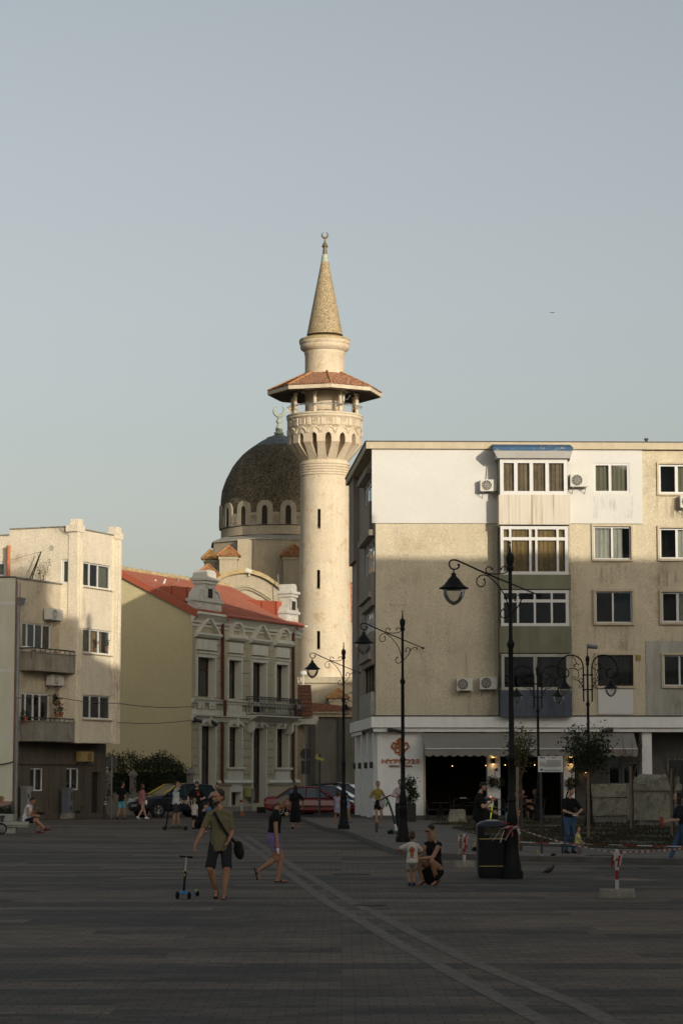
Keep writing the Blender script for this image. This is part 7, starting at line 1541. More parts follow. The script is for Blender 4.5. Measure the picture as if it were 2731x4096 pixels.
def person(label, base, face, h, top=None, bot=None, hair=(None, 'short'), skin_=None, shoe=None, hip=None, lean=0, side=0, twist=0, head=(0, 0), LF=None, RF=None, LH=None, RH=None, lp=None, rp=None, le=None, re=None, hs=1.0, g=1.0, vox=.014, fpL=0, fpR=0, extras=(), group=None, fing=False, sandal=False, beard=False, glasses=False, fcurl=.6, eyes=True, handL=None, handR=None, bare_arms=False):
    base = V(base); skin_ = skin_ or skin; shoe = shoe or blk; th = thing('person', label, 'person', base, group); Rz = Matrix.Rotation(R(face), 3, 'Z'); T = lambda p: base+Rz@V(p)
    TD = lambda d: Rz@V(d)
    hip = V(hip) if hip else V((0, 0, .525*h)); sp = Matrix.Rotation(R(lean), 3, 'X')@Matrix.Rotation(R(side), 3, 'Y')@V((0, 0, 1)); tw = Matrix.Rotation(R(twist), 3, 'Z'); lat = tw@V((1, 0, 0))
    waist = hip+sp*.09*h+V((0, 0, .0)); chest = hip+sp*.21*h; sh = hip+sp*.288*h; nk = sh+sp*.026*h+V((0, -.004*h, 0))
    yaw, pit = head; Hm = Matrix.Rotation(R(yaw), 3, 'Z')@Matrix.Rotation(R(pit), 3, 'X'); hu = Hm@V((0, 0, 1)); hf = Hm@V((0, -1, 0)); hr = Hm@V((1, 0, 0)); hc = nk+sp*.035*h+hu*.07*h*hs+hf*.014*h
    shw = .09*h*g**.5; SL_, SR_ = sh+lat*shw-sp*.022*h, sh-lat*shw-sp*.022*h; HL, HR = hip+V((.05*h, 0, -.01*h)), hip-V((.05*h, 0, .01*h))
    LF = V(LF) if LF else V((.06*h, 0, .045*h)); RF = V(RF) if RF else V((-.06*h, 0, .045*h)); kl, LF = ik(HL, LF, .243*h, .243*h, lp or (.1, -1, 0)); kr, RF = ik(HR, RF, .243*h, .243*h, rp or (-.1, -1, 0))
    LH = V(LH) if LH else SL_+V((.03*h, -.02*h, -.31*h)); RH = V(RH) if RH else SR_+V((-.03*h, -.02*h, -.31*h)); el, LH = ik(SL_, LH, .172*h, .15*h, le or (.3, 1, -.1)); er, RH = ik(SR_, RH, .172*h, .15*h, re or (-.3, 1, -.1))
    b = MB(); S = lambda p0, p1, r0, r1, la=None, fl=1.0, caps=(True, True), mb=None: ringsweep(mb or b, T(p0), T(p1), r0*h*g, r1*h*g, TD(la) if la is not None else None, fl, caps)
    S(hip-V((0, 0, .03*h)), waist, .088, .074, lat, .72); S(waist, chest, .076, .092, lat, .68); S(chest, sh-sp*.03*h, .09, .066, lat, .66); S(sh+sp*.004*h, SL_, .038, .03); S(sh+sp*.004*h, SR_, .038, .03)
    S(sh, nk+sp*.03*h+hf*.01*h, .034, .029)
    for a, k_, f_, pt in ((HL, kl, LF, fpL), (HR, kr, RF, fpR)):
        S(a, k_, .05, .034); S(k_, k_.lerp(f_, .35)+V((0, .008*h, 0)), .031, .032); S(k_.lerp(f_, .3), f_, .031, .018)
        fd = (Matrix.Rotation(R(pt), 3, 'X')@V((0, -1, 0))); S(f_+fd*-.02*h-V((0, 0, .022*h)), f_+fd*.095*h-V((0, 0, .028*h))*(1 if pt == 0 else .3), .018, .016, (1, 0, 0), .8)
    hands = []
    for a, e, f_, hd, sg in ((SL_, el, LH, handL, 1), (SR_, er, RH, handR, -1)):
        S(a, e, .029, .023); S(e, f_, .023, .0145); d = V(hd).normalized() if hd else (f_-e).normalized(); la = V((0, 1, 0)) if abs(d.z) > .6 else V((0, 0, 1)); la = (la-d*la.dot(d)).normalized(); pn = d.cross(la)*sg
        S(f_, f_+d*.05*h, .017, .022, la, .5); k0 = f_+d*.052*h
        curl = -pn
        for j in range(4):
            off = la*(.0165-.011*j)*h; L_ = (.036, .042, .039, .03)[j]*h; q0 = k0+off; q1 = q0+(d*cos(fcurl*.5)+curl*sin(fcurl*.5))*L_*.5; q2 = q1+(d*cos(fcurl*1.6)+curl*sin(fcurl*1.6))*L_*.55; S(q0-d*.012*h, q1, .0058, .0054); S(q1, q2, .0054, .0046)
        t0 = f_+d*.018*h+la*.014*h; t1 = t0+(d*.6+la*.7+curl*.3).normalized()*.026*h; S(t0, t1, .0072, .006); S(t1, t1+(d*.9+curl*.5).normalized()*.02*h, .006, .005); hands.append(T(f_+d*.07*h))
    # head
    hh = h*hs; hd_ = lambda x, y, z: hc+hr*x*hh+hf*y*hh+hu*z*hh
    def E(c, rx, ry, rz, mb=None, n=14):
        M_ = Matrix((TD(hr), TD(hf), TD(hu))).transposed().to_4x4(); (mb or b).ball(T(c), (rx*hh, ry*hh, rz*hh), n, M=M_)
    E(hd_(0, -.008, .018), .0455, .055, .05); E(hd_(0, .006, -.012), .038, .044, .045)
    S(hd_(0, .014, -.028), hd_(0, .028, -.05), .028*hs/g, .018*hs/g, hr, .8); S(hd_(0, .045, .004), hd_(0, .058, -.014), .006*hs/g, .009*hs/g); E(hd_(0, .043, .018), .03, .012, .006); E(hd_(0, .047, -.032), .014, .006, .006)
    for s in (-1, 1): E(hd_(s*.046, -.008, -.006), .006, .012, .017); E(hd_(s*.024, .032, -.012), .014, .014, .012)
    remesh(b, 'body', skin_, th, vox, 2 if vox > .01 else 3)
    if eyes:
        for s in (-1, 1): q = MB(); E(hd_(s*.019, .0475, .006), .0075, .004, .0042, q, 8); E(hd_(s*.02, .048, .0165), .012, .004, .0028, q, 8); q.build('eye', eye_m, th, smooth=60)
        q = MB(); E(hd_(0, .0525, -.0325), .014, .003, .0028, q, 8); q.build('mouth', lip_m, th, smooth=60)
    if glasses:
        q = MB()
        for s in (-1, 1): E(hd_(s*.02, .053, .004), .016, .005, .012, q, 10); S(hd_(s*.034, .05, .007), hd_(s*.047, -.005, .008), .002, .002, mb=q)
        S(hd_(-.008, .056, .006), hd_(.008, .056, .006), .002, .002, mb=q); q.build('glasses', eye_m, th, smooth=60)
    if beard: q = MB(); S(hd_(0, .018, -.034), hd_(0, .034, -.053), .0315*hs/g, .021*hs/g, hr, .85, mb=q); E(hd_(0, .047, -.0245), .016, .0065, .004, q, 8); remesh(q, 'beard', hair_d, th, vox, 1)
    # hair
    hm, st = hair
    if hm:
        q = MB(); E(hd_(0, -.016, .026), .0495, .055, .0505, q); E(hd_(0, -.026, -.002), .047, .046, .045, q)
        if 'cap' in st: pass
        if 'long' in st or 'mid' in st:
            ln = .22 if 'long' in st else .12
            for s in (-1, 1): S(hd_(s*.034, -.005, .01), hd_(s*.036, .004, -ln*.75), .018, .02, mb=q)
            S(hd_(0, -.04, 0), hd_(0, -.034, -ln), .045, .04, hr, .5, mb=q)
        if 'pony' in st: S(hd_(0, -.06, .02), hd_(0, -.095, -.06), .016, .018, mb=q); S(hd_(0, -.095, -.06), hd_(0, -.085, -.17), .018, .007, mb=q)
        if 'tail' in st: S(hd_(0, -.055, .0), hd_(0, -.07, -.1), .014, .014, mb=q); S(hd_(0, -.07, -.1), hd_(0, -.06, -.26), .014, .007, mb=q)
        if 'bun' in st: S(hd_(0, -.02, .075), hd_(0, -.018, .1), .026, .024, mb=q)
        if 'curly' in st:
            for k in range(26): t = k*2.4; z = .075-k*.0035; E(hd_(.045*cos(t), -.02+.045*sin(t)*(1 if sin(t) < 0 else .4), z), .016, .016, .016, q, 6)
        remesh(q, 'hair', hm, th, vox, 1)
    if 'cap' in st:
        q = MB(); E(hd_(0, -.008, .034), .052, .06, .05, q); S(hd_(0, .045, .036), hd_(0, .095, .028), .036, .028, hr, .18, mb=q); remesh(q, 'cap', blk if 'straw' not in st else cloth('olive_hat', (.16, .13, .05)), th, vox, 1)
        if 'straw' in st: pass
    # clothes
    if top:
        m_, sl, hem = top[:3]; q = MB(); i = .010 if vox < .01 else .012
        hemp = hip+(waist-hip)*(hem)
        S(hemp, waist if hem < 1 else waist.lerp(chest, .6), .105 if hem < 0 else .09, .09 if hem < 0 else .083, lat, .82, (False, True), mb=q); S(waist, chest, .083, .096, lat, .74, mb=q); S(chest, sh-sp*.03*h, .095, .068, lat, .72, mb=q); S(sh+sp*.0*h, SL_, .042, .035, mb=q); S(sh+sp*.0*h, SR_, .042, .035, mb=q)
        if sl > 0:
            for a, e, f_ in ((SL_, el, LH), (SR_, er, RH)):
                if sl <= 1: S(a, a.lerp(e, sl), .034, .036, caps=(True, False), mb=q)
                else: S(a, e, .039, .033, mb=q); S(e, e.lerp(f_, sl-1), .032, .026, caps=(True, False), mb=q)
        remesh(q, top[3] if len(top) > 3 else 'shirt', m_, th, vox, 1)
    if bot:
        kind, m_, ln = bot; q = MB(); i = .012
        if kind in ('shorts', 'trousers'):
            S(hip-V((0, 0, .03*h)), waist-sp*.02*h, .096, .082, lat, .8, mb=q)
            for a, k_, f_ in ((HL, kl, LF), (HR, kr, RF)):
                if kind == 'shorts': S(a, a.lerp(k_, min(ln, 1)), .056, .046 if ln > .6 else .055, caps=(True, ln > 1), mb=q); (S(k_, k_.lerp(f_, ln-1), .049, .049, caps=(True, False), mb=q) if ln > 1 else None)
                else: S(a, k_, .058, .042, mb=q); S(k_, k_.lerp(f_, .97), .041, .03, caps=(True, False), mb=q)
        else:
            c0 = waist-sp*.01*h; mid = (kl+kr)/2; dn = V((mid.x*.6+hip.x*.4, mid.y*.7+hip.y*.3, hip.z))-V((0, 0, 0)); c2 = V((mid.x*.6+hip.x*.4, mid.y*.6+hip.y*.4, hip.z-ln*h)); S(c0, hip-V((0, 0, .03*h)), .082, .1, lat, .8, mb=q); S(hip-V((0, 0, .03*h)), c2, .102, .118 if kind == 'skirt' else .125, lat, .85, (True, False), mb=q)
        remesh(q, {'shorts': 'shorts', 'trousers': 'trousers', 'skirt': 'skirt', 'dress': 'dress_skirt'}[kind], m_, th, vox, 1)
    for f_, pt in ((LF, fpL), (RF, fpR)):
        fd = (Matrix.Rotation(R(pt), 3, 'X')@V((0, -1, 0))); fz = (Matrix.Rotation(R(pt), 3, 'X')@V((0, 0, 1))); q = MB()
        if sandal:
            S(f_-fd*.035*h-fz*.036*h, f_+fd*.105*h-fz*.036*h, .022, .021, (1, 0, 0), .3, mb=q); S(f_+fd*.03*h-fz*.02*h-V((.018*h, 0, 0)), f_+fd*.03*h-fz*.02*h+V((.018*h, 0, 0)), .009, .009, mb=q); remesh(q, 'sandal', shoe, th, vox*.7, 1)
        else: S(f_-fd*.022*h-fz*.024*h, f_+fd*.1*h-fz*.03*h, .026, .021, (1, 0, 0), .75, mb=q); S(f_-fd*.0*h-fz*.0*h, f_+fd*.03*h-fz*.018*h, .023, .02, mb=q); remesh(q, 'shoe', shoe, th, vox, 1)
    return dict(th=th, T=T, TD=TD, LH=T(LH), RH=T(RH), hands=hands, SL=T(SL_), SR=T(SR_), hip=T(hip), sh=T(sh), head=T(hc), h=h, TDf=TD(hf))
olive_t = cloth('olive', (.125, .115, .065)); den = cloth('dark_denim', (.02, .02, .024))
# 1 foreground man with scooter
pm = gr(879, 3596); MAN = person('man in olive t-shirt and dark cut-off shorts walking with a small blue scooter', pm, 0, 1.76, (olive_t, .82, -.85), ('shorts', den, .98), (hair_d, 'short'), shoe=cloth('dark_rubber', (.03, .018, .015)), sandal=True, vox=.0075, hip=(.01, 0, .915), twist=4, side=-2, head=(-38, 6), RF=(-.065, .10, .15), fpR=28, LF=(.07, -.10, .075), RH=(-.44, -.12, .79), re=(.5, .8, -.6), lp=(.35, -1, 0), rp=(-.45, -1, 0), hs=1.07, LH=(.16, -.2, .97), le=(.15, 1, -.1), handR=(-.15, -.15, -1), handL=(-.4, -.3, -.85), beard=True, g=1.04, fcurl=.8)
# shoulder bag
a = MAN['SR']+V((.09, -.0, .045)); hb = MAN['hip']+V((.30, .02, -.13)); bg_ = thing('shoulder_bag', 'black shoulder bag worn across the body of the man in olive', 'bag', hb); bagm = cloth('bag_black', (.012, .012, .013))
q = MB(); M_ = Matrix.Rotation(R(-12), 4, 'Y'); q.ball(hb+V((0, 0, .0)), (.085, .075, .15), 14, M=M_); q.ball(hb+V((-.01, -.01, .09)), (.07, .07, .07), 10); q.build('bag_body', bagm, bg_, smooth=60)
q = MB(); T_ = MAN['T']; pts = [T_(p) for p in ((-.10, .02, 1.46), (-.085, -.10, 1.40), (-.03, -.158, 1.30), (.06, -.158, 1.15), (.15, -.13, 1.02), (.21, -.08, .96), (.27, -.03, .90))]
for p0, p1 in zip(pts[:-1], pts[1:]): d = (p1-p0).normalized(); s_ = d.cross(V((0, -1, 0))).normalized()*.022; o_ = V((0, -.006, 0)); q.hexa([p0-s_+o_, p0+s_+o_, p0+s_-o_, p0-s_-o_], [p1-s_+o_, p1+s_+o_, p1+s_-o_, p1-s_-o_])
q.build('strap', bagm, bg_)
# toddler scooter
def mk(c, y0=3596): return None
Ys = pm.y+.02; k_ = 9671/Ys; X0 = pm.x
def sp_(cx_, cy_, dy=0): return V((X0+(cx_-960)/1058, Ys+dy, (2170-cy_)/1058))
sc = thing('kick_scooter', 'small blue three wheeled kick scooter held by the man in olive', 'scooter', (sp_(340, 2150).x, Ys, 0)); blue_s = mat('bright_blue_plastic', (.02, .16, .36), rough=.4, bump=0); lime = mat('lime_plastic', (.35, .38, .04), rough=.5, bump=0); alu = mat('brushed_metal', (.45, .44, .42), rough=.35, metal=.7, var=.05, bump=0)
q = MB(); q.tube([sp_(262, 1437), sp_(375, 1447), sp_(490, 1452)], [.018, .014, .018], 8); q.build('handlebar', binm, sc, smooth=50); MB().tube([sp_(375, 1450), sp_(370, 1560), sp_(360, 1690)], .014, 8).build('steel_stem', alu, sc, smooth=50); MB().tube([sp_(362, 1690), sp_(350, 1850), sp_(335, 2030)], [.018, .02, .022], 8).build('lower_stem', binm, sc, smooth=50); q = MB(); q.tube([sp_(328, 1692), sp_(395, 1700)], .012, 6); q.tube([sp_(352, 1740, -.02), sp_(350, 1775, -.02)], .01, 6); q.build('clamp', lime, sc)
q = MB(); q.hexa([sp_(262, 2085, -.06), sp_(390, 2085, -.06), sp_(500, 2110, .42), sp_(455, 2110, .42)], [sp_(270, 2050, -.04), sp_(380, 2045, -.04), sp_(495, 2080, .42), sp_(460, 2080, .42)]); q.ball(sp_(325, 2062), (.06, .06, .035), 12); q.build('deck', blue_s, sc, smooth=40)
def wheel(c, r, w_, par, m=None, rim=None, ax=0, nm='wheel'):
    M_ = Matrix.Rotation(R(90), 4, 'Y')@Matrix.Rotation(0, 4, 'Z'); M_ = Matrix.Rotation(ax, 4, 'Z')@M_; wo = MB().lathe(c, [(r*.62, -w_/2), (r*.94, -w_/2), (r, -w_*.3), (r, w_*.3), (r*.94, w_/2), (r*.62, w_/2), (r*.6, 0)], 28, M=M_, cap=True).build(nm, m or binm, par, smooth=50)
    if rim:
        q = MB(); q.lathe(c, [(r*.15, -w_*.52), (r*.15, w_*.52)], 12, M=M_); Mr = Matrix.Translation(c)@M_
        for k in range(6): t = k*pi/3; q.tube([Mr@V((0, 0, -w_*.5)), Mr@V((r*.62*cos(t), r*.62*sin(t), -w_*.45))], r*.07, 5); q.tube([Mr@V((0, 0, w_*.5)), Mr@V((r*.62*cos(t), r*.62*sin(t), w_*.45))], r*.07, 5)
        q.lathe(c, [(r*.66, -w_*.52), (r*.6, -w_*.52), (r*.6, w_*.52), (r*.66, w_*.52)], 28, M=M_, cap=False); q.build('rim', rim, wo)
    return wo
wheel(sp_(228, 2170)+V((0, 0, .062)), .062, .03, sc, ax=R(-15)); wheel(sp_(437, 2170, -.1)+V((0, 0, .062)), .062, .03, sc, ax=R(-15)); wheel(sp_(545, 2150, .45)+V((0, 0, .045)), .045, .03, sc, ax=R(-25)); MB().ball(sp_(525, 2050, .42), (.02, .05, .03), 8).build('brake', lime, sc)
# 2 woman with purple shorts
lil = cloth('lilac', (.19, .13, .27)); pw_ = gr(1106, 3533)
W2 = person('woman in black top and lilac shorts striding to the right, head bent', pw_, 90, 1.62, (blk, .5, .55), ('shorts', lil, .62), (hair_s, 'bun'), shoe=blk, sandal=True, vox=.0075, hip=(0, .05, .86), lean=4, head=(0, 48), LF=(.03, -.03, .085), RF=(-.04, .34, .24), rp=(0, -1, -.3), fpR=78, LH=(.22, .05, .72), RH=(-.21, -.02, .74), handR=(0, -.1, -1), g=1.08, eyes=True)
p = W2['hands'][1]+V((0, -.02, -.03)); q = MB(); random.seed(2); q.ball(p, (.03, .025, .04), 8); q.ball(p+V((.01, 0, -.05)), (.022, .015, .03), 8); tag(q.build('tissue', white_p, origin=p, smooth=30), 'white crumpled tissue in the hand of the woman in lilac shorts', 'tissue')
# 3 boy, 4 crouching woman
whs = cloth('cream_white', (.52, .49, .44)); lg = cloth('light_grey', (.38, .36, .34)); pb_ = gr(1648, 3544)
B3 = person('small boy in white printed t-shirt and light shorts seen from behind', pb_, 188, 1.0, (whs, .85, -.6), ('shorts', lg, .75), (hair_r, 'short'), shoe=cloth('navy_shoe', (.02, .02, .04)), vox=.0075, hs=1.28, hip=(0, 0, .475), LF=(.045, .0, .05), RF=(-.035, -.03, .05), LH=(.16, -.14, .60), RH=(-.14, -.2, .56), le=(1, .3, 0), re=(-1, .4, -.3), g=1.12)
q = MB(); c = pb_+V((-.005, -.092, .63)); rp_ = mat('red_print', (.40, .04, .05), bump=0); bp_ = mat('tan_print', (.28, .13, .05), bump=0)
q.ball(c+V((-.0, 0, .03)), (.05, .012, .06), 10, 0); q.ball(c+V((0, -.006, .055)), (.035, .012, .04), 10, 1); q.ball(c+V((0, -.002, -.05)), (.035, .01, .05), 10, 1); q.box(c.x-.05, c.x+.05, c.y-.004, c.y+.004, c.z-.115, c.z-.105, 0); pr__ = q.build('shirt_print', [rp_, bp_], B3['th'], smooth=60)
pc_ = gr(1725, 3541)
W4 = person('crouching woman in black dress with sunglasses facing the small boy', pc_, -42, 1.64, (blk, 0, .4), ('dress', blk, .10), (hair_b, 'mid'), shoe=cloth('brown_sandal', (.05, .025, .012)), sandal=True, vox=.0075, hip=(0, .12, .31), lean=10, head=(-8, 4), LF=(.14, -.02, .11), RF=(-.13, -.10, .11), lp=(.35, -1, .35), rp=(-.3, -1, .25), fpL=30, fpR=30, LH=(.02, -.34, .50), RH=(-.05, -.36, .52), le=(.6, .3, -1), re=(-.6, .3, -1), glasses=True, g=1.02)
# roots of her hair are dark
q = MB(); c = W4['head']; q.ball(c+V((.012, .012, .055)), (.084, .09, .075), 12); remesh(q, 'dark_roots', hair_d, W4['th'], .0075, 1)
q = MB(); p = W4['LH']; q.ball(p, (.022, .02, .02), 8); q.build('watch', alu, W4['th'])
# mid-distance people
def P_(sx, sy, z=0): return gr(sx, sy, z)
P5 = person('woman in long black dress with long dark hair walking away with a small beige bag', P_(1181, 3316), 176, 1.64, (blk, .95, .3, 'dress_top'), ('dress', blk, .36), (hair_d, 'long'), shoe=blk, sandal=True, LF=(.09, .08, .1), fpL=40, RF=(-.07, -.06, .06), g=1.08, RH=(-.26, -.1, .86), re=(-1, .6, 0))
p = P5['LH']+V((-.12, .02, -.22)); th = thing('handbag', 'small beige handbag of the woman in the long black dress', 'bag', p); MB().ball(p, (.09, .05, .08), 10).build('bag_body', cloth('beige_bag', (.34, .28, .16)), th, smooth=60); MB().tube([p+V((.0, 0, .07)), p+V((.02, -.02, .45)), P5['SL']+V((0, 0, .04))], .008, 4).build('strap', cloth('beige_bag', (.34, .28, .16)), th)
flo = cloth('floral', (.34, .30, .40), dirt=(.06, .09, .10), ds=16, dirt_lo=.56, dirt_hi=.6)
person('girl in pale floral dress with long brown hair, seen from behind', P_(1350, 3295, KZ), 160, 1.3, (flo, .0, .3, 'dress_top'), ('dress', flo, .17), (hair_r, 'long'), shoe=cloth('tan_sandal', (.2, .1, .05)), sandal=True, hs=1.12, LF=(.12, 0, .055), RF=(-.12, .03, .055), LH=(.1, -.22, .85), skin_=skin, g=1.05)
bl1 = cloth('sky_blue', (.16, .28, .42)); kh = cloth('khaki', (.24, .17, .10))
person('small boy in light blue t-shirt and khaki shorts facing the girl in the floral dress', P_(1389, 3292, KZ), -55, 1.18, (bl1, .8, -.3), ('shorts', kh, .9), (hair_d, 'short'), shoe=cloth('blue_shoe', (.04, .07, .16)), hs=1.18, LF=(.1, .12, .06), RF=(-.08, -.08, .055), LH=(.02, -.2, .68), RH=(-.02, -.22, .7), head=(-10, 18), g=1.05)
yl = cloth('mustard', (.30, .22, .045))
P8 = person('woman in mustard top and black skirt walking with a tote bag and water bottle', P_(1511, 3309, KZ), 18, 1.68, (yl, .95, .8), ('skirt', blk, .13), (hair_d, 'short'), skin_=skin_l, shoe=blk, sandal=True, RF=(-.07, -.08, .07), LF=(.12, .14, .12), fpL=30, LH=(.24, -.12, 1.12), le=(.7, .9, -.9), RH=(-.24, -.16, 1.12), re=(-.6, .9, -.9), g=.92)
p = P8['LH']+V((-.1, -.1, -.2)); th = thing('tote_bag', 'pale tote bag under the arm of the woman in the mustard top', 'bag', p); q = MB(); q.ball(p, (.12, .05, .22), 12); q.build('bag_body', cloth('tote', (.42, .36, .35)), th, smooth=60); MB().tube([p+V((-.05, 0, .2)), P8['SL']+V((.0, -.05, .04)), p+V((.04, .04, .2))], .008, 4).build('handle', cloth('tote', (.42, .36, .35)), th)
p = P8['hands'][1]; th = thing('bottle', 'clear water bottle held by the woman in the mustard top', 'bottle', p); q = MB(); q.lathe(p, [(.03, -.22), (.034, -.2), (.034, -.07), (.014, -.02), (.014, .0)], 12); q.build('body', glass_mat('clear_plastic', tint=(.8, .85, .9)), th, smooth=40); MB().lathe(p, [(.0355, -.18), (.0355, -.1)], 12, cap=False).build('label_band', white_p, th); MB().lathe(p, [(.016, .002), (.016, .025)], 8).build('cap', white_p, th)
pk = cloth('pale_pink', (.46, .37, .36)); nv = cloth('dark_navy', (.018, .022, .032))
P9 = person('man in pale pink t-shirt looking at a phone behind the street lamp', P_(1601, 3310, KZ), -8, 1.76, (pk, 1.0, -.2), ('trousers', nv, 1), (hair_d, 'short'), skin_=skin_l, shoe=blk, LH=(.04, -.3, 1.13), RH=(-.1, -.3, 1.12), le=(1, .2, -.7), re=(-1, .2, -.7), head=(0, 28), g=1.05)
p = P9['hands'][1]+V((.02, -.02, .02)); tag(MB().box(p.x-.035, p.x+.035, p.y-.01, p.y+.0, p.z-.04, p.z+.08).build('phone', eye_m, origin=p), 'dark phone in the hands of the man in the pale pink t-shirt', 'phone')
P10 = person('bearded man in black t-shirt and shorts holding up a glowing toy beside the bins', P_(1914, 3406, KZ), 78, 1.74, (blk, .75, -.7), ('shorts', blk, .95), (hair_d, 'short'), skin_=skin_l, shoe=blk, head=(0, 32), lean=4, LF=(.05, .12, .09), RF=(-.05, .0, .07), RH=(-.14, -.36, 1.24), re=(-.4, 0, -1), LH=(.02, -.36, 1.0), le=(.4, .2, -1), glasses=True, beard=True, g=1.08, vox=.011, handR=(0, -.5, .8))
glow = bpy.data.materials.new('glowing_lime'); glow.use_nodes = True; b_ = glow.node_tree.nodes['Principled BSDF']; b_.inputs['Base Color'].default_value = (.4, .5, .03, 1); b_.inputs['Emission Color'].default_value = (.75, .85, .08, 1); b_.inputs['Emission Strength'].default_value = .22
gor = bpy.data.materials.new('glowing_orange'); gor.use_nodes = True; b_ = gor.node_tree.nodes['Principled BSDF']; b_.inputs['Emission Color'].default_value = (1, .22, .06, 1); b_.inputs['Emission Strength'].default_value = 1.2
p = P10['hands'][1]; p = V((lx(1960, p.y, 3200), p.y-.03, p.z)); th = thing('glow_toy', 'glowing lime and orange toy in the hands of the bearded man in black', 'toy', p); q = MB(); q.tube([p+V((.03, 0, -.16)), p+V((.035, 0, -.3))], .016, 8); q.tube([p+V((.02, 0, -.36)), p+V((.0, 0, -.52))], [.018, .012], 8); q.build('lime_tube', glow, th); MB().ball(p+V((0, 0, .02)), .022, 8).build('orange_tip', gor, th); MB().tube([p+V((0, 0, -.01)), p+V((.03, 0, -.16))], .01, 6).build('cord', redw, th)
dk = cloth('charcoal', (.035, .033, .042))
person('young boy in charcoal t-shirt looking left from behind the nearest lamp', P_(2075, 3400, KZ), -50, 1.02, (dk, .85, -.3), ('shorts', kh, .9), (hair_d, 'short'), shoe=cloth('tan_shoe', (.2, .14, .08)), hs=1.25, head=(-15, 0), skin_=skin_l, LH=(.2, -.16, .5), g=1.1, vox=.011)
c11 = person('child in blue drinking from a cup, mostly hidden by the nearest lamp', P_(2033, 3392, KZ), 60, 1.12, (bl1, .8, -.3), ('shorts', blk, .9), (hair_d, 'short'), hs=1.2, RH=(-.05, -.2, .86), re=(-.5, 0, -1), vox=.012)
p = c11['hands'][1]+V((-.06, -.1, .0)); tag(MB().lathe(p, [(.025, -.05), (.035, .07)], 12).build('cup', white_p, origin=p), 'pale cup held by the child in blue behind the nearest lamp', 'cup')
jean = cloth('blue_jeans', (.045, .085, .15))
P12 = person('woman in black t-shirt and blue jeans with a ponytail, hands together', P_(2276, 3413, KZ), 22, 1.62, (blk, .9, .15), ('trousers', jean, 1), (hair_d, 'tail'), skin_=skin_l, shoe=nv, head=(18, 22), LH=(.13, -.24, .98), RH=(-.03, -.28, .96), le=(1, .2, -.6), re=(-1, .2, -.6), lean=2, vox=.011)
p = P12['hands'][0]+V((-.05, -.03, .0)); tag(MB().box(p.x-.05, p.x+.05, p.y-.02, p.y, p.z-.03, p.z-.01, M=None).build('paper_strip', white_p, origin=p), 'small white paper strip in the hands of the woman in jeans', 'paper')
ylw = cloth('pale_yellow', (.48, .46, .16)); mv = cloth('mauve_grey', (.15, .11, .12))
person('toddler in pale yellow t-shirt with curly brown hair by the kerb', P_(2310, 3436), 62, .74, (ylw, .8, -.5), ('trousers', mv, 1), (hair_r, 'curly'), skin_=skin_l, shoe=redw, hs=1.45, LH=(.04, -.13, .40), RH=(-.06, -.15, .38), g=1.2, vox=.01)
P14 = person('woman in dark top and blue jeans walking left at the right edge of the photo', P_(2722, 3452), -82, 1.64, (nv, .9, .1), ('trousers', jean, 1), (hair_d, 'mid'), skin_=skin_l, shoe=cloth('teal_shoe', (.03, .18, .17)), hip=(0, .08, .84), lean=12, LF=(.05, .30, .1), RF=(-.05, -.25, .08), LH=(.05, -.32, .96), RH=(-.08, -.34, .96), le=(.4, .5, -1), re=(-.4, .5, -1), vox=.011)
p = P14['hands'][0]+V((-.03, 0, .03)); tag(MB().lathe(p, [(.035, -.14), (.04, -.12), (.04, .06), (.02, .1)], 12).build('bottle', redw, origin=p, smooth=40), 'red bottle held by the woman at the right edge', 'bottle')
# seated man and his neighbour
wt = cloth('white_tank', (.55, .53, .56))
pS = V((lx(108, 86.2), 86.2, 0)); P15 = person('man in white sleeveless shirt sitting on the bench end with legs crossed', pS, 78, 1.74, (wt, 0, -.4), ('shorts', blk, .75), (hair_d, 'short'), shoe=cloth('dark_red_shoe', (.10, .02, .02)), hip=(0, .02, .47), lean=14, head=(0, 38), LF=(.02, -.44, .06), RF=(-.05, -.72, .16), fpR=-15, lp=(0, -.6, 1), rp=(0, -.2, 1), LH=(.08, -.34, .80), RH=(-.12, -.38, .62), le=(.5, .3, -1), re=(-.6, .2, -1), g=1.1, vox=.011)
p = P15['hands'][0]; tag(MB().lathe(p, [(.025, -.12), (.032, -.1), (.032, .02), (.02, .06)], 12).build('drink_bottle', mat('green_bottle', (.05, .09, .03), rough=.2, bump=0), origin=p, smooth=40), 'greenish drink bottle in the hand of the man on the bench', 'bottle')
person('person in a straw coloured cap sitting behind the planter at the left edge', V((lx(-4, 88), 88.0, 0)), 95, 1.66, (cloth('greyish', (.2, .18, .17)), 1, -.3), ('trousers', dk, 1), (hair_d, 'capstraw'), hip=(0, .02, .47), lean=8, LF=(.08, -.42, .06), RF=(-.08, -.44, .06), lp=(0, -.5, 1), rp=(0, -.5, 1), RH=(-.1, -.3, .7), vox=.013)
cy_ = cloth('turquoise', (.10, .33, .36))
person('man in black t-shirt and turquoise shorts walking away by the hedge', P_(488, 3277), 150, 1.73, (blk, .8, -.5), ('shorts', cy_, .88), (hair_d, 'short'), shoe=nv, head=(-45, 0), LF=(.1, .22, .09), fpL=20, RF=(-.06, -.14, .06), LH=(.27, .02, .84), g=1.02)
ps_ = cloth('salmon_pink', (.36, .15, .15))
person('woman in loose salmon pink blouse and pale shorts walking right by the hedge', P_(568, 3277), 125, 1.62, (ps_, 1.75, -1.1, 'blouse'), ('shorts', cloth('sand', (.34, .28, .2)), .75), (hair_r, 'mid'), skin_=skin_l, shoe=white_p, LF=(.05, -.26, .07), RF=(-.05, .24, .12), fpR=35, LH=(.3, -.12, .84), le=(1, .3, 0), g=1.1)
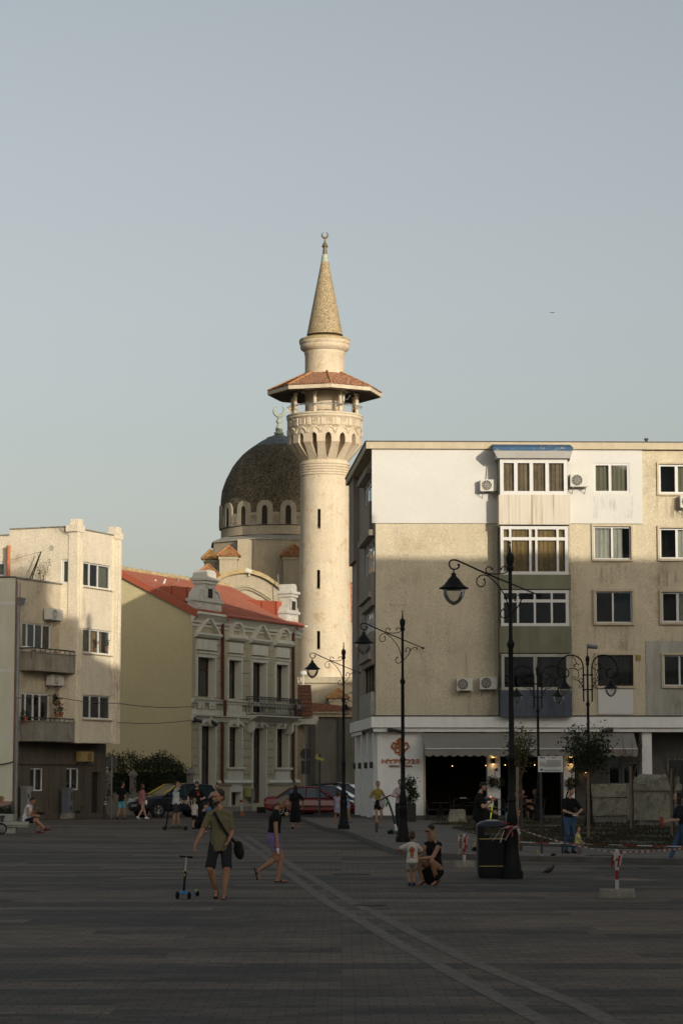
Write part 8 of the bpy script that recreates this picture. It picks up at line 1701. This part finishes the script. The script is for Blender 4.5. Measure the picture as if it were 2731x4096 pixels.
wtee = cloth('pale_mint', (.44, .47, .45)); dj = cloth('charcoal_denim', (.035, .035, .04))
P19 = person('man in pale t-shirt and dark denim shorts on a scooter with hand at his head', P_(704, 3318), 95, 1.72, (wtee, .7, -.3), ('shorts', dj, .85), (hair_d, 'short'), shoe=cloth('olive_shoe', (.09, .08, .05)), hip=(0, 0, .99), LF=(.1, -.12, .13), RF=(-.1, .12, .13), RH=(-.1, -.03, 1.62), re=(-1, -.4, -.2), handR=(.3, -.2, .9), LH=(.2, -.3, 1.02), head=(5, 5), g=1.04, vox=.012)
sp0 = P_(700, 3322); th = thing('electric_scooter', 'black electric scooter under the man in the pale t-shirt', 'scooter', sp0); q = MB(); b3 = sp0; q.box(b3.x-.28, b3.x+.34, b3.y-.09, b3.y+.09, .075, .105); q.build('deck', binm, th); MB().tube([b3+V((-.33, 0, .1)), b3+V((-.22, 0, .9)), b3+V((-.2, 0, 1.0))], [.03, .025, .02], 8).build('stem', binm, th, smooth=60); MB().tube([b3+V((-.22, -.22, 1.0)), b3+V((-.18, .22, 1.02))], .016, 6).build('handlebar', binm, th)
for dx in (-.38, .4): wheel(b3+V((dx, 0, .08)), .08, .04, th, ax=R(90))
P20 = person('bearded man in black cap and black printed t-shirt by the cream house', P_(787, 3307), -12, 1.78, (blk, .85, -.5), ('trousers', blk, 1), (hair_d, 'cap'), skin_=skin_l, RH=(-.3, -.05, .92), re=(-1, .4, 0), LH=(.26, -.22, 1.1), beard=True, g=1.12)
q = MB(); c = P20['sh']+V((.06, -.135, -.16)); q.ball(c, (.05, .012, .07), 8); q.ball(c+V((-.03, 0, .1)), (.09, .01, .015), 6); q.build('shirt_print', mat('orange_red_print', (.32, .05, .02), bump=0), P20['th'])
q = MB(); c = P20['head']; q.ball(c+V((0, -.108, .085)), (.022, .008, .012), 8); q.build('cap_mark', white_p, P20['th'])
person('blonde girl with a long ponytail in white t-shirt and dark shorts', P_(778, 3316), 150, 1.12, (whs, .7, -.6), ('shorts', blk, .8), (hair_b, 'tail'), skin_=skin_l, hs=1.2, LH=(.2, -.2, .62), g=1.08, vox=.012)
person('person in black crouching beside the blonde girl', P_(805, 3330), 62, 1.66, (blk, .85, -.3), ('trousers', blk, 1), (hair_d, 'bun'), skin_=skin_l, hip=(0, .12, .3), lean=24, head=(0, 20), LF=(.12, -.02, .1), RF=(-.12, -.12, .1), lp=(.3, -1, .5), rp=(-.3, -1, .5), fpL=25, fpR=25, LH=(.06, -.42, .5), RH=(-.06, -.42, .46), g=1.05, vox=.012)
bl2 = cloth('bright_blue', (.03, .15, .34))
person('small child in bright blue t-shirt beside the crouching person', P_(832, 3318), 170, .98, (bl2, .8, -.5), ('shorts', dj, .8), (hair_r, 'short'), hs=1.28, LH=(.16, -.15, .45), g=1.12, vox=.012)
person('woman with glasses and pink backpack straps raising her hands near the drainpipe', P_(868, 3296), 0, 1.64, (cloth('pink_check', (.36, .24, .27)), .85, -.3), ('trousers', dk, 1), (hair_d, 'bun'), skin_=skin_l, RH=(-.24, -.2, 1.2), re=(-1, .3, -1), LH=(.22, -.2, 1.22), le=(1, .3, -1), glasses=True, handR=(0, 0, 1), handL=(0, 0, 1), vox=.012)
# cafe guests
gz_ = KZ
for sx, o, fc, lab, tp_, bt_, hr_ in ((2080, .5, 80, 'dark haired man in dark clothes seated at the cafe table', dk, blk, (hair_d, 'short')), (2146, .5, -80, 'woman with bare crossed legs seated at the cafe table', cloth('brown_top', (.08, .05, .04)), None, (hair_r, 'mid')), (2062, -.4, 60, 'guest in dusty pink seated deeper inside the cafe behind the stake', cloth('dusty_pink', (.24, .10, .11)), dk, (hair_d, 'short'))):
    u = FR.px(sx, 3230, o)[0]; p = FR.p(u, gz_ if o > .3 else KZ+.15, o); person(lab, p, fc, 1.7, (tp_, .8, -.3), ('trousers', bt_, 1) if bt_ else ('shorts', blk, .5), hr_, hip=(0, .02, .5), lean=8, LF=(.08, -.42, .06), RF=(-.0 if not bt_ else -.08, -.5, .06 if bt_ else .2), lp=(0, -.5, 1), rp=(0, -.4, 1), LH=(.1, -.38, .8), RH=(-.1, -.38, .8), le=(.5, .3, -1), re=(-.5, .3, -1), vox=.014, group='guests under the cafe awning')
# man on the minaret balcony
p = on_ring(1417, mr(132), 1620); zb_ = at(1417, 1618, p.y).z-1.72; person('man in dark sleeveless top leaning at the minaret balcony rail', V((p.x, p.y+.5, zb_)), -70, 1.72, (blk, 0, .2), ('trousers', dk, 1), (hair_d, 'short'), vox=.016, eyes=False); q = MB(); q.lathe((MX, YM, zb_-.25), [(mr(78), 0), (mr(148), 0), (mr(148), .2), (mr(78), .2)], 48); q.build('balcony_floor', stone_s, MI)

# ================= scooters =================
e0 = P_(1568, 3333+3, KZ); th = thing('rental_scooter', 'green and white rental scooter leaning on its stand by the second lamp', 'scooter', e0); ye = e0.y; xx = lambda sx, sy, d=0: at(sx, sy, ye+d)
gmat = mat('scooter_green', (.02, .20, .07), rough=.5, bump=0)
MB().tube([xx(1585, 3323), xx(1579, 3296)], [.05, .04], 8).build('white_column', white_p, th, smooth=60); MB().tube([xx(1579, 3296), xx(1568, 3250), xx(1556, 3216), xx(1544, 3188)], [.04, .035, .034, .04], 8).build('stem', mat('dark_green_stem', (.015, .04, .03), rough=.4, bump=0), th, smooth=60)
MB().tube([xx(1522, 3201, -.2), xx(1543, 3190), xx(1561, 3181, .2)], [.022, .025, .022], 8).build('handlebar', binm, th, smooth=60); q = MB(); q.ball(xx(1547, 3214, -.06), (.035, .05, .13), 12, M=Matrix.Rotation(R(12), 4, 'Y')); q.build('battery_pod', gmat, th, smooth=60)
q = MB(); q.hexa([xx(1566, 3335, .1), xx(1588, 3330), xx(1650, 3322, 1.0), xx(1640, 3324, 1.0)], [xx(1566, 3329, .1), xx(1588, 3323), xx(1650, 3316, 1.0), xx(1640, 3318, 1.0)]); q.build('deck', gal, th)
wheel(xx(1561, 3330, -.02), .11, .06, th, ax=R(50)); wheel(xx(1589, 3328, .3), .11, .06, th, ax=R(50)); q = MB(); q.ball(xx(1559, 3321, -.02), (.075, .06, .04), 10); q.ball(xx(1591, 3318, .3), (.06, .06, .04), 10); q.build('mudguard', gmat, th, smooth=60)
k0_ = P_(2190, 3444); th = thing('kick_scooter', 'black and yellow kick scooter lying on the ground by the kerb', 'scooter', k0_); yy = k0_.y; g_ = lambda sx, sy, d=0: at(sx, sy, yy+d)
MB().tube([g_(2150, 3416), g_(2172, 3424), g_(2182, 3438)], .013, 6).build('stem', alu, th, smooth=60); MB().tube([g_(2146, 3399), g_(2151, 3415)], .022, 6).build('grip', lime, th, smooth=60); q = MB(); q.tube([g_(2182, 3434), g_(2215, 3428), g_(2245, 3436)], .022, 6); q.build('frame', binm, th, smooth=60); MB().hexa([g_(2228, 3444), g_(2274, 3444), g_(2272, 3438, .1), g_(2240, 3434, .1)], [g_(2228, 3440), g_(2274, 3440), g_(2272, 3433, .1), g_(2240, 3430, .1)]).build('deck', binm, th)
wheel(g_(2212, 3424, .05), .065, .04, th, ax=R(70)); wheel(g_(2200, 3436), .065, .04, th, ax=R(40)); MB().tube([g_(2181, 3441), g_(2196, 3440)], .018, 6).build('yellow_grip', lime, th)

# ================= cars =================
car_glass = mat('car_glass', (.012, .03, .038), rough=.06, var=.05, bump=0, spec=.8, coat=.3); tyre = mat('tyre', (.012, .012, .012), rough=.8, bump=.1); chrome = mat('chrome_rim', (.4, .4, .4), rough=.3, metal=.8, var=.05, bump=0); lampc = mat('headlight_glass', (.5, .5, .48), rough=.15, bump=0, spec=.8); redl = mat('tail_light', (.25, .01, .01), rough=.2, bump=0)
def car(label, X, Y, ang, paint, L=4.5, W=1.75, H=1.45, kind='sedan', roof_m=None, name='parked_car'):
    th = thing(name, label, 'car', (X, Y, 0)); M_ = Matrix.Translation((X, Y, 0))@Matrix.Rotation(R(ang), 4, 'Z'); hw = W/2; r = .31 if kind == 'sedan' else .35; g0 = .2 if kind == 'sedan' else .28
    if kind == 'sedan': st = [(-L/2, .50, .80, .80), (-L/2+.12, .3, .96, .92), (-L/2+.7, g0, .99, 1), (-.8, g0, .94, 1), (.6, g0, .92, 1), (L/2-1.05, g0, .9, 1), (L/2-.35, g0+.02, .76, .97), (L/2-.06, .3, .64, .85), (L/2, .38, .52, .74)]
    else: st = [(-L/2, .5, .95, .86), (-L/2+.12, .32, 1.08, .95), (-L/2+.7, g0, 1.08, 1), (-.8, g0, 1.05, 1), (.6, g0, 1.05, 1), (L/2-1.05, g0, 1.05, 1), (L/2-.25, g0+.05, .98, .97), (L/2-.05, .36, .88, .9), (L/2, .42, .72, .84)]
    rings = []
    for x, z0, z1, k in st:
        w_ = hw*k; rings.append([M_@V((x, y, z)) for y, z in ((-w_*.85, z0), (-w_, z0+.12), (-w_*1.0, (z0+z1)/2), (-w_*.97, z1-.12), (-w_*.86, z1), (-w_*.45, z1+.035), (w_*.45, z1+.035), (w_*.86, z1), (w_*.97, z1-.12), (w_, (z0+z1)/2), (w_, z0+.12), (w_*.85, z0))])
    q = MB(); n = len(rings[0])
    for a, b2 in zip(rings[:-1], rings[1:]):
        for i in range(n): q.poly([a[i], a[(i+1) % n], b2[(i+1) % n], b2[i]])
    q.poly(rings[0]); q.poly(rings[-1]); q.build('body', paint, th, smooth=50)
    if kind == 'sedan': gl_ = [(-1.75, .93, .93, .74), (-1.05, .93, H-.08, .66), (-.3, .93, H-.02, .66), (.25, .93, H-.04, .66), (1.15, .9, .93, .76)]
    else: gl_ = [(-L/2+.12, 1.06, 1.12, .78), (-L/2+.45, 1.04, H-.08, .70), (-.5, 1.04, H, .70), (.2, 1.04, H-.06, .70), (.95, 1.04, 1.1, .78)]
    rg_ = [[M_@V((x, y, z)) for y, z in ((-hw*.93, z0), (-hw*kk*1.12, z1-.03), (-hw*kk, z1), (hw*kk, z1), (hw*kk*1.12, z1-.03), (hw*.93, z0))] for x, z0, z1, kk in gl_]; q = MB()
    for a, b2 in zip(rg_[:-1], rg_[1:]):
        for i in range(6): q.poly([a[i], a[(i+1) % 6], b2[(i+1) % 6], b2[i]])
    q.poly(rg_[0]); q.poly(rg_[-1]); q.build('windows', car_glass, th, smooth=30)
    q = MB(); xr = [g[0] for g in gl_[1:4]]; zr_ = [g[2] for g in gl_[1:4]]; kk = gl_[1][3]
    for i in range(2): q.hexa([M_@V((xr[i], -hw*kk*1.05, zr_[i]-.01)), M_@V((xr[i+1], -hw*kk*1.05, zr_[i+1]-.01)), M_@V((xr[i+1], hw*kk*1.05, zr_[i+1]-.01)), M_@V((xr[i], hw*kk*1.05, zr_[i]-.01))], [M_@V((xr[i], -hw*kk*.95, zr_[i]+.035)), M_@V((xr[i+1], -hw*kk*.95, zr_[i+1]+.035)), M_@V((xr[i+1], hw*kk*.95, zr_[i+1]+.035)), M_@V((xr[i], hw*kk*.95, zr_[i]+.035))])
    for s in (-1, 1):
        for (xa, za), (xb, zb_) in (((gl_[0][0], gl_[0][1]), (xr[0], zr_[0])), ((xr[2], zr_[2]), (gl_[4][0], gl_[4][1])), ((-.25, gl_[2][1]), (-.22, zr_[1])), ((xr[0], zr_[0]), (xr[1], zr_[1])), ((xr[1], zr_[1]), (xr[2], zr_[2]))):
            q.tube([M_@V((xa, s*hw*(.935 if za < 1.2 else kk*1.1), za)), M_@V((xb, s*hw*(.935 if zb_ < 1.2 else kk*1.1), zb_))], .035, 5)
    q.build('roof', roof_m or paint, th, smooth=40)
    for s in (-1, 1):
        for xw in (-L/2+.82, L/2-.82):
            c = M_@V((xw, s*(hw-.08), r)); arch = MB(); Ma = Matrix.Rotation(R(ang), 4, 'Z')@Matrix.Rotation(R(90), 4, 'X'); arch.lathe(M_@V((xw, s*(hw-.03), r+.01)), [(r*1.16, -.04), (r*1.16, .045)], 24, M=Ma); arch.build('wheel_arch', tyre, th); wheel(M_@V((xw, s*(hw-.04), r)), r, .2, th, tyre, chrome, ax=R(ang+90))
        MB().ball(M_@V((L/2-.14, s*hw*.68, .66 if kind == 'sedan' else .84)), (.16, .16, .09), 10).build('headlight', lampc, th, smooth=60); MB().ball(M_@V((-L/2+.08, s*hw*.78, .82 if kind == 'sedan' else .95)), (.1, .12, .09), 10).build('tail_light', redl, th, smooth=60)
        MB().ball(M_@V((.82, s*(hw+.07), 1.0 if kind == 'sedan' else 1.12)), (.08, .1, .07), 10).build('wing_mirror', paint, th, smooth=60); MB().tube([M_@V((-L/2+1.25, s*(hw+.003), .48)), M_@V((L/2-1.25, s*(hw+.003), .48))], .025, 5).build('side_trim', tyre, th)
        for xd in (-.6, .35): MB().tube([M_@V((xd, s*(hw+.002), .8)), M_@V((xd+.16, s*(hw+.002), .8))], .014, 5).build('door_handle', paint, th)
    F = Facade((0, 0), (1, 0)); MB().hexa([M_@V((L/2-.01, -.5, .3)), M_@V((L/2-.01, .5, .3)), M_@V((L/2+.02, .45, .3)), M_@V((L/2+.02, -.45, .3))], [M_@V((L/2-.03, -.5, .45)), M_@V((L/2-.03, .5, .45)), M_@V((L/2+.015, .45, .45)), M_@V((L/2+.015, -.45, .45))]).build('grille', tyre, th)
    return th, M_
red_c = mat('dark_red_car_paint', (.20, .012, .012), rough=.25, var=.05, bump=0, spec=.5, coat=.6); blk_c = mat('black_car_paint', (.010, .012, .018), rough=.2, var=.05, bump=0, spec=.5, coat=.6); blu_c = mat('grey_blue_car_paint', (.10, .13, .17), rough=.25, var=.05, bump=0, coat=.6); silver_c = mat('dark_grey_car_paint', (.03, .035, .04), rough=.25, var=.05, bump=0, coat=.6); yel_c = mat('yellow_wrap', (.42, .32, .06), rough=.4, bump=0)
car('dark red sedan parked in front of the cream house and the alley', lx(1246, 122), 123, -4, red_c, 4.7, 1.75, 1.48)
car('grey blue sedan parked just beyond the red sedan', lx(1330, 128), 128.5, -12, blu_c, 4.5, 1.75, 1.5)
car('dark grey estate car parked furthest right in the alley behind the lamp', lx(1392, 133), 134, -16, silver_c, 4.6, 1.8, 1.62, 'suv')
cy, Mc = car('black off-road car with yellow roof line and white lettering by the hedge', lx(692, 119.5), 120.2, 212, blk_c, 4.35, 1.82, 1.62, 'suv')
q = MB()
for s in (-1, 1): q.tube([Mc@V((.98, s*.84, 1.12)), Mc@V((.2, s*.66, 1.58)), Mc@V((-.6, s*.64, 1.62)), Mc@V((-1.6, s*.66, 1.52))], [.05, .045, .035, .02], 6)
q.build('yellow_stripe', yel_c, cy, smooth=60); MB().hexa([Mc@V((2.2, -.27, .52)), Mc@V((2.2, .27, .52)), Mc@V((2.215, .27, .52)), Mc@V((2.215, -.27, .52))], [Mc@V((2.2, -.27, .64)), Mc@V((2.2, .27, .64)), Mc@V((2.215, .27, .64)), Mc@V((2.215, -.27, .64))]).build('number_plate', white_p, cy)
a_ = R(212); Fp = Facade((Mc@V((2.216, 0, 0))).to_2d(), (-sin(a_), cos(a_)), 1); Fp.o.z = 0
text('B 80 SSC', .12, Fp, 0, .58, .004, tyre, cy, fit=.46, ext=.002)
Fs = Facade((Mc@V((-.3, 0.93, 0))).to_2d(), (-cos(a_), -sin(a_)), 1); text('SAVE THE', .26, Fs, 0, .74, .012, white_p, cy, fit=1.3, ext=.004, bold=.004)
tag(MB().box(*(lambda a, b_: (a.x, b_.x, a.y, a.y+.5, 0, .32))(gr(1027, 3240+12), gr(1062, 3252))).build('crate', tyre, origin=gr(1045, 3252)), 'low black box on the ground at the tail of the red sedan', 'box')
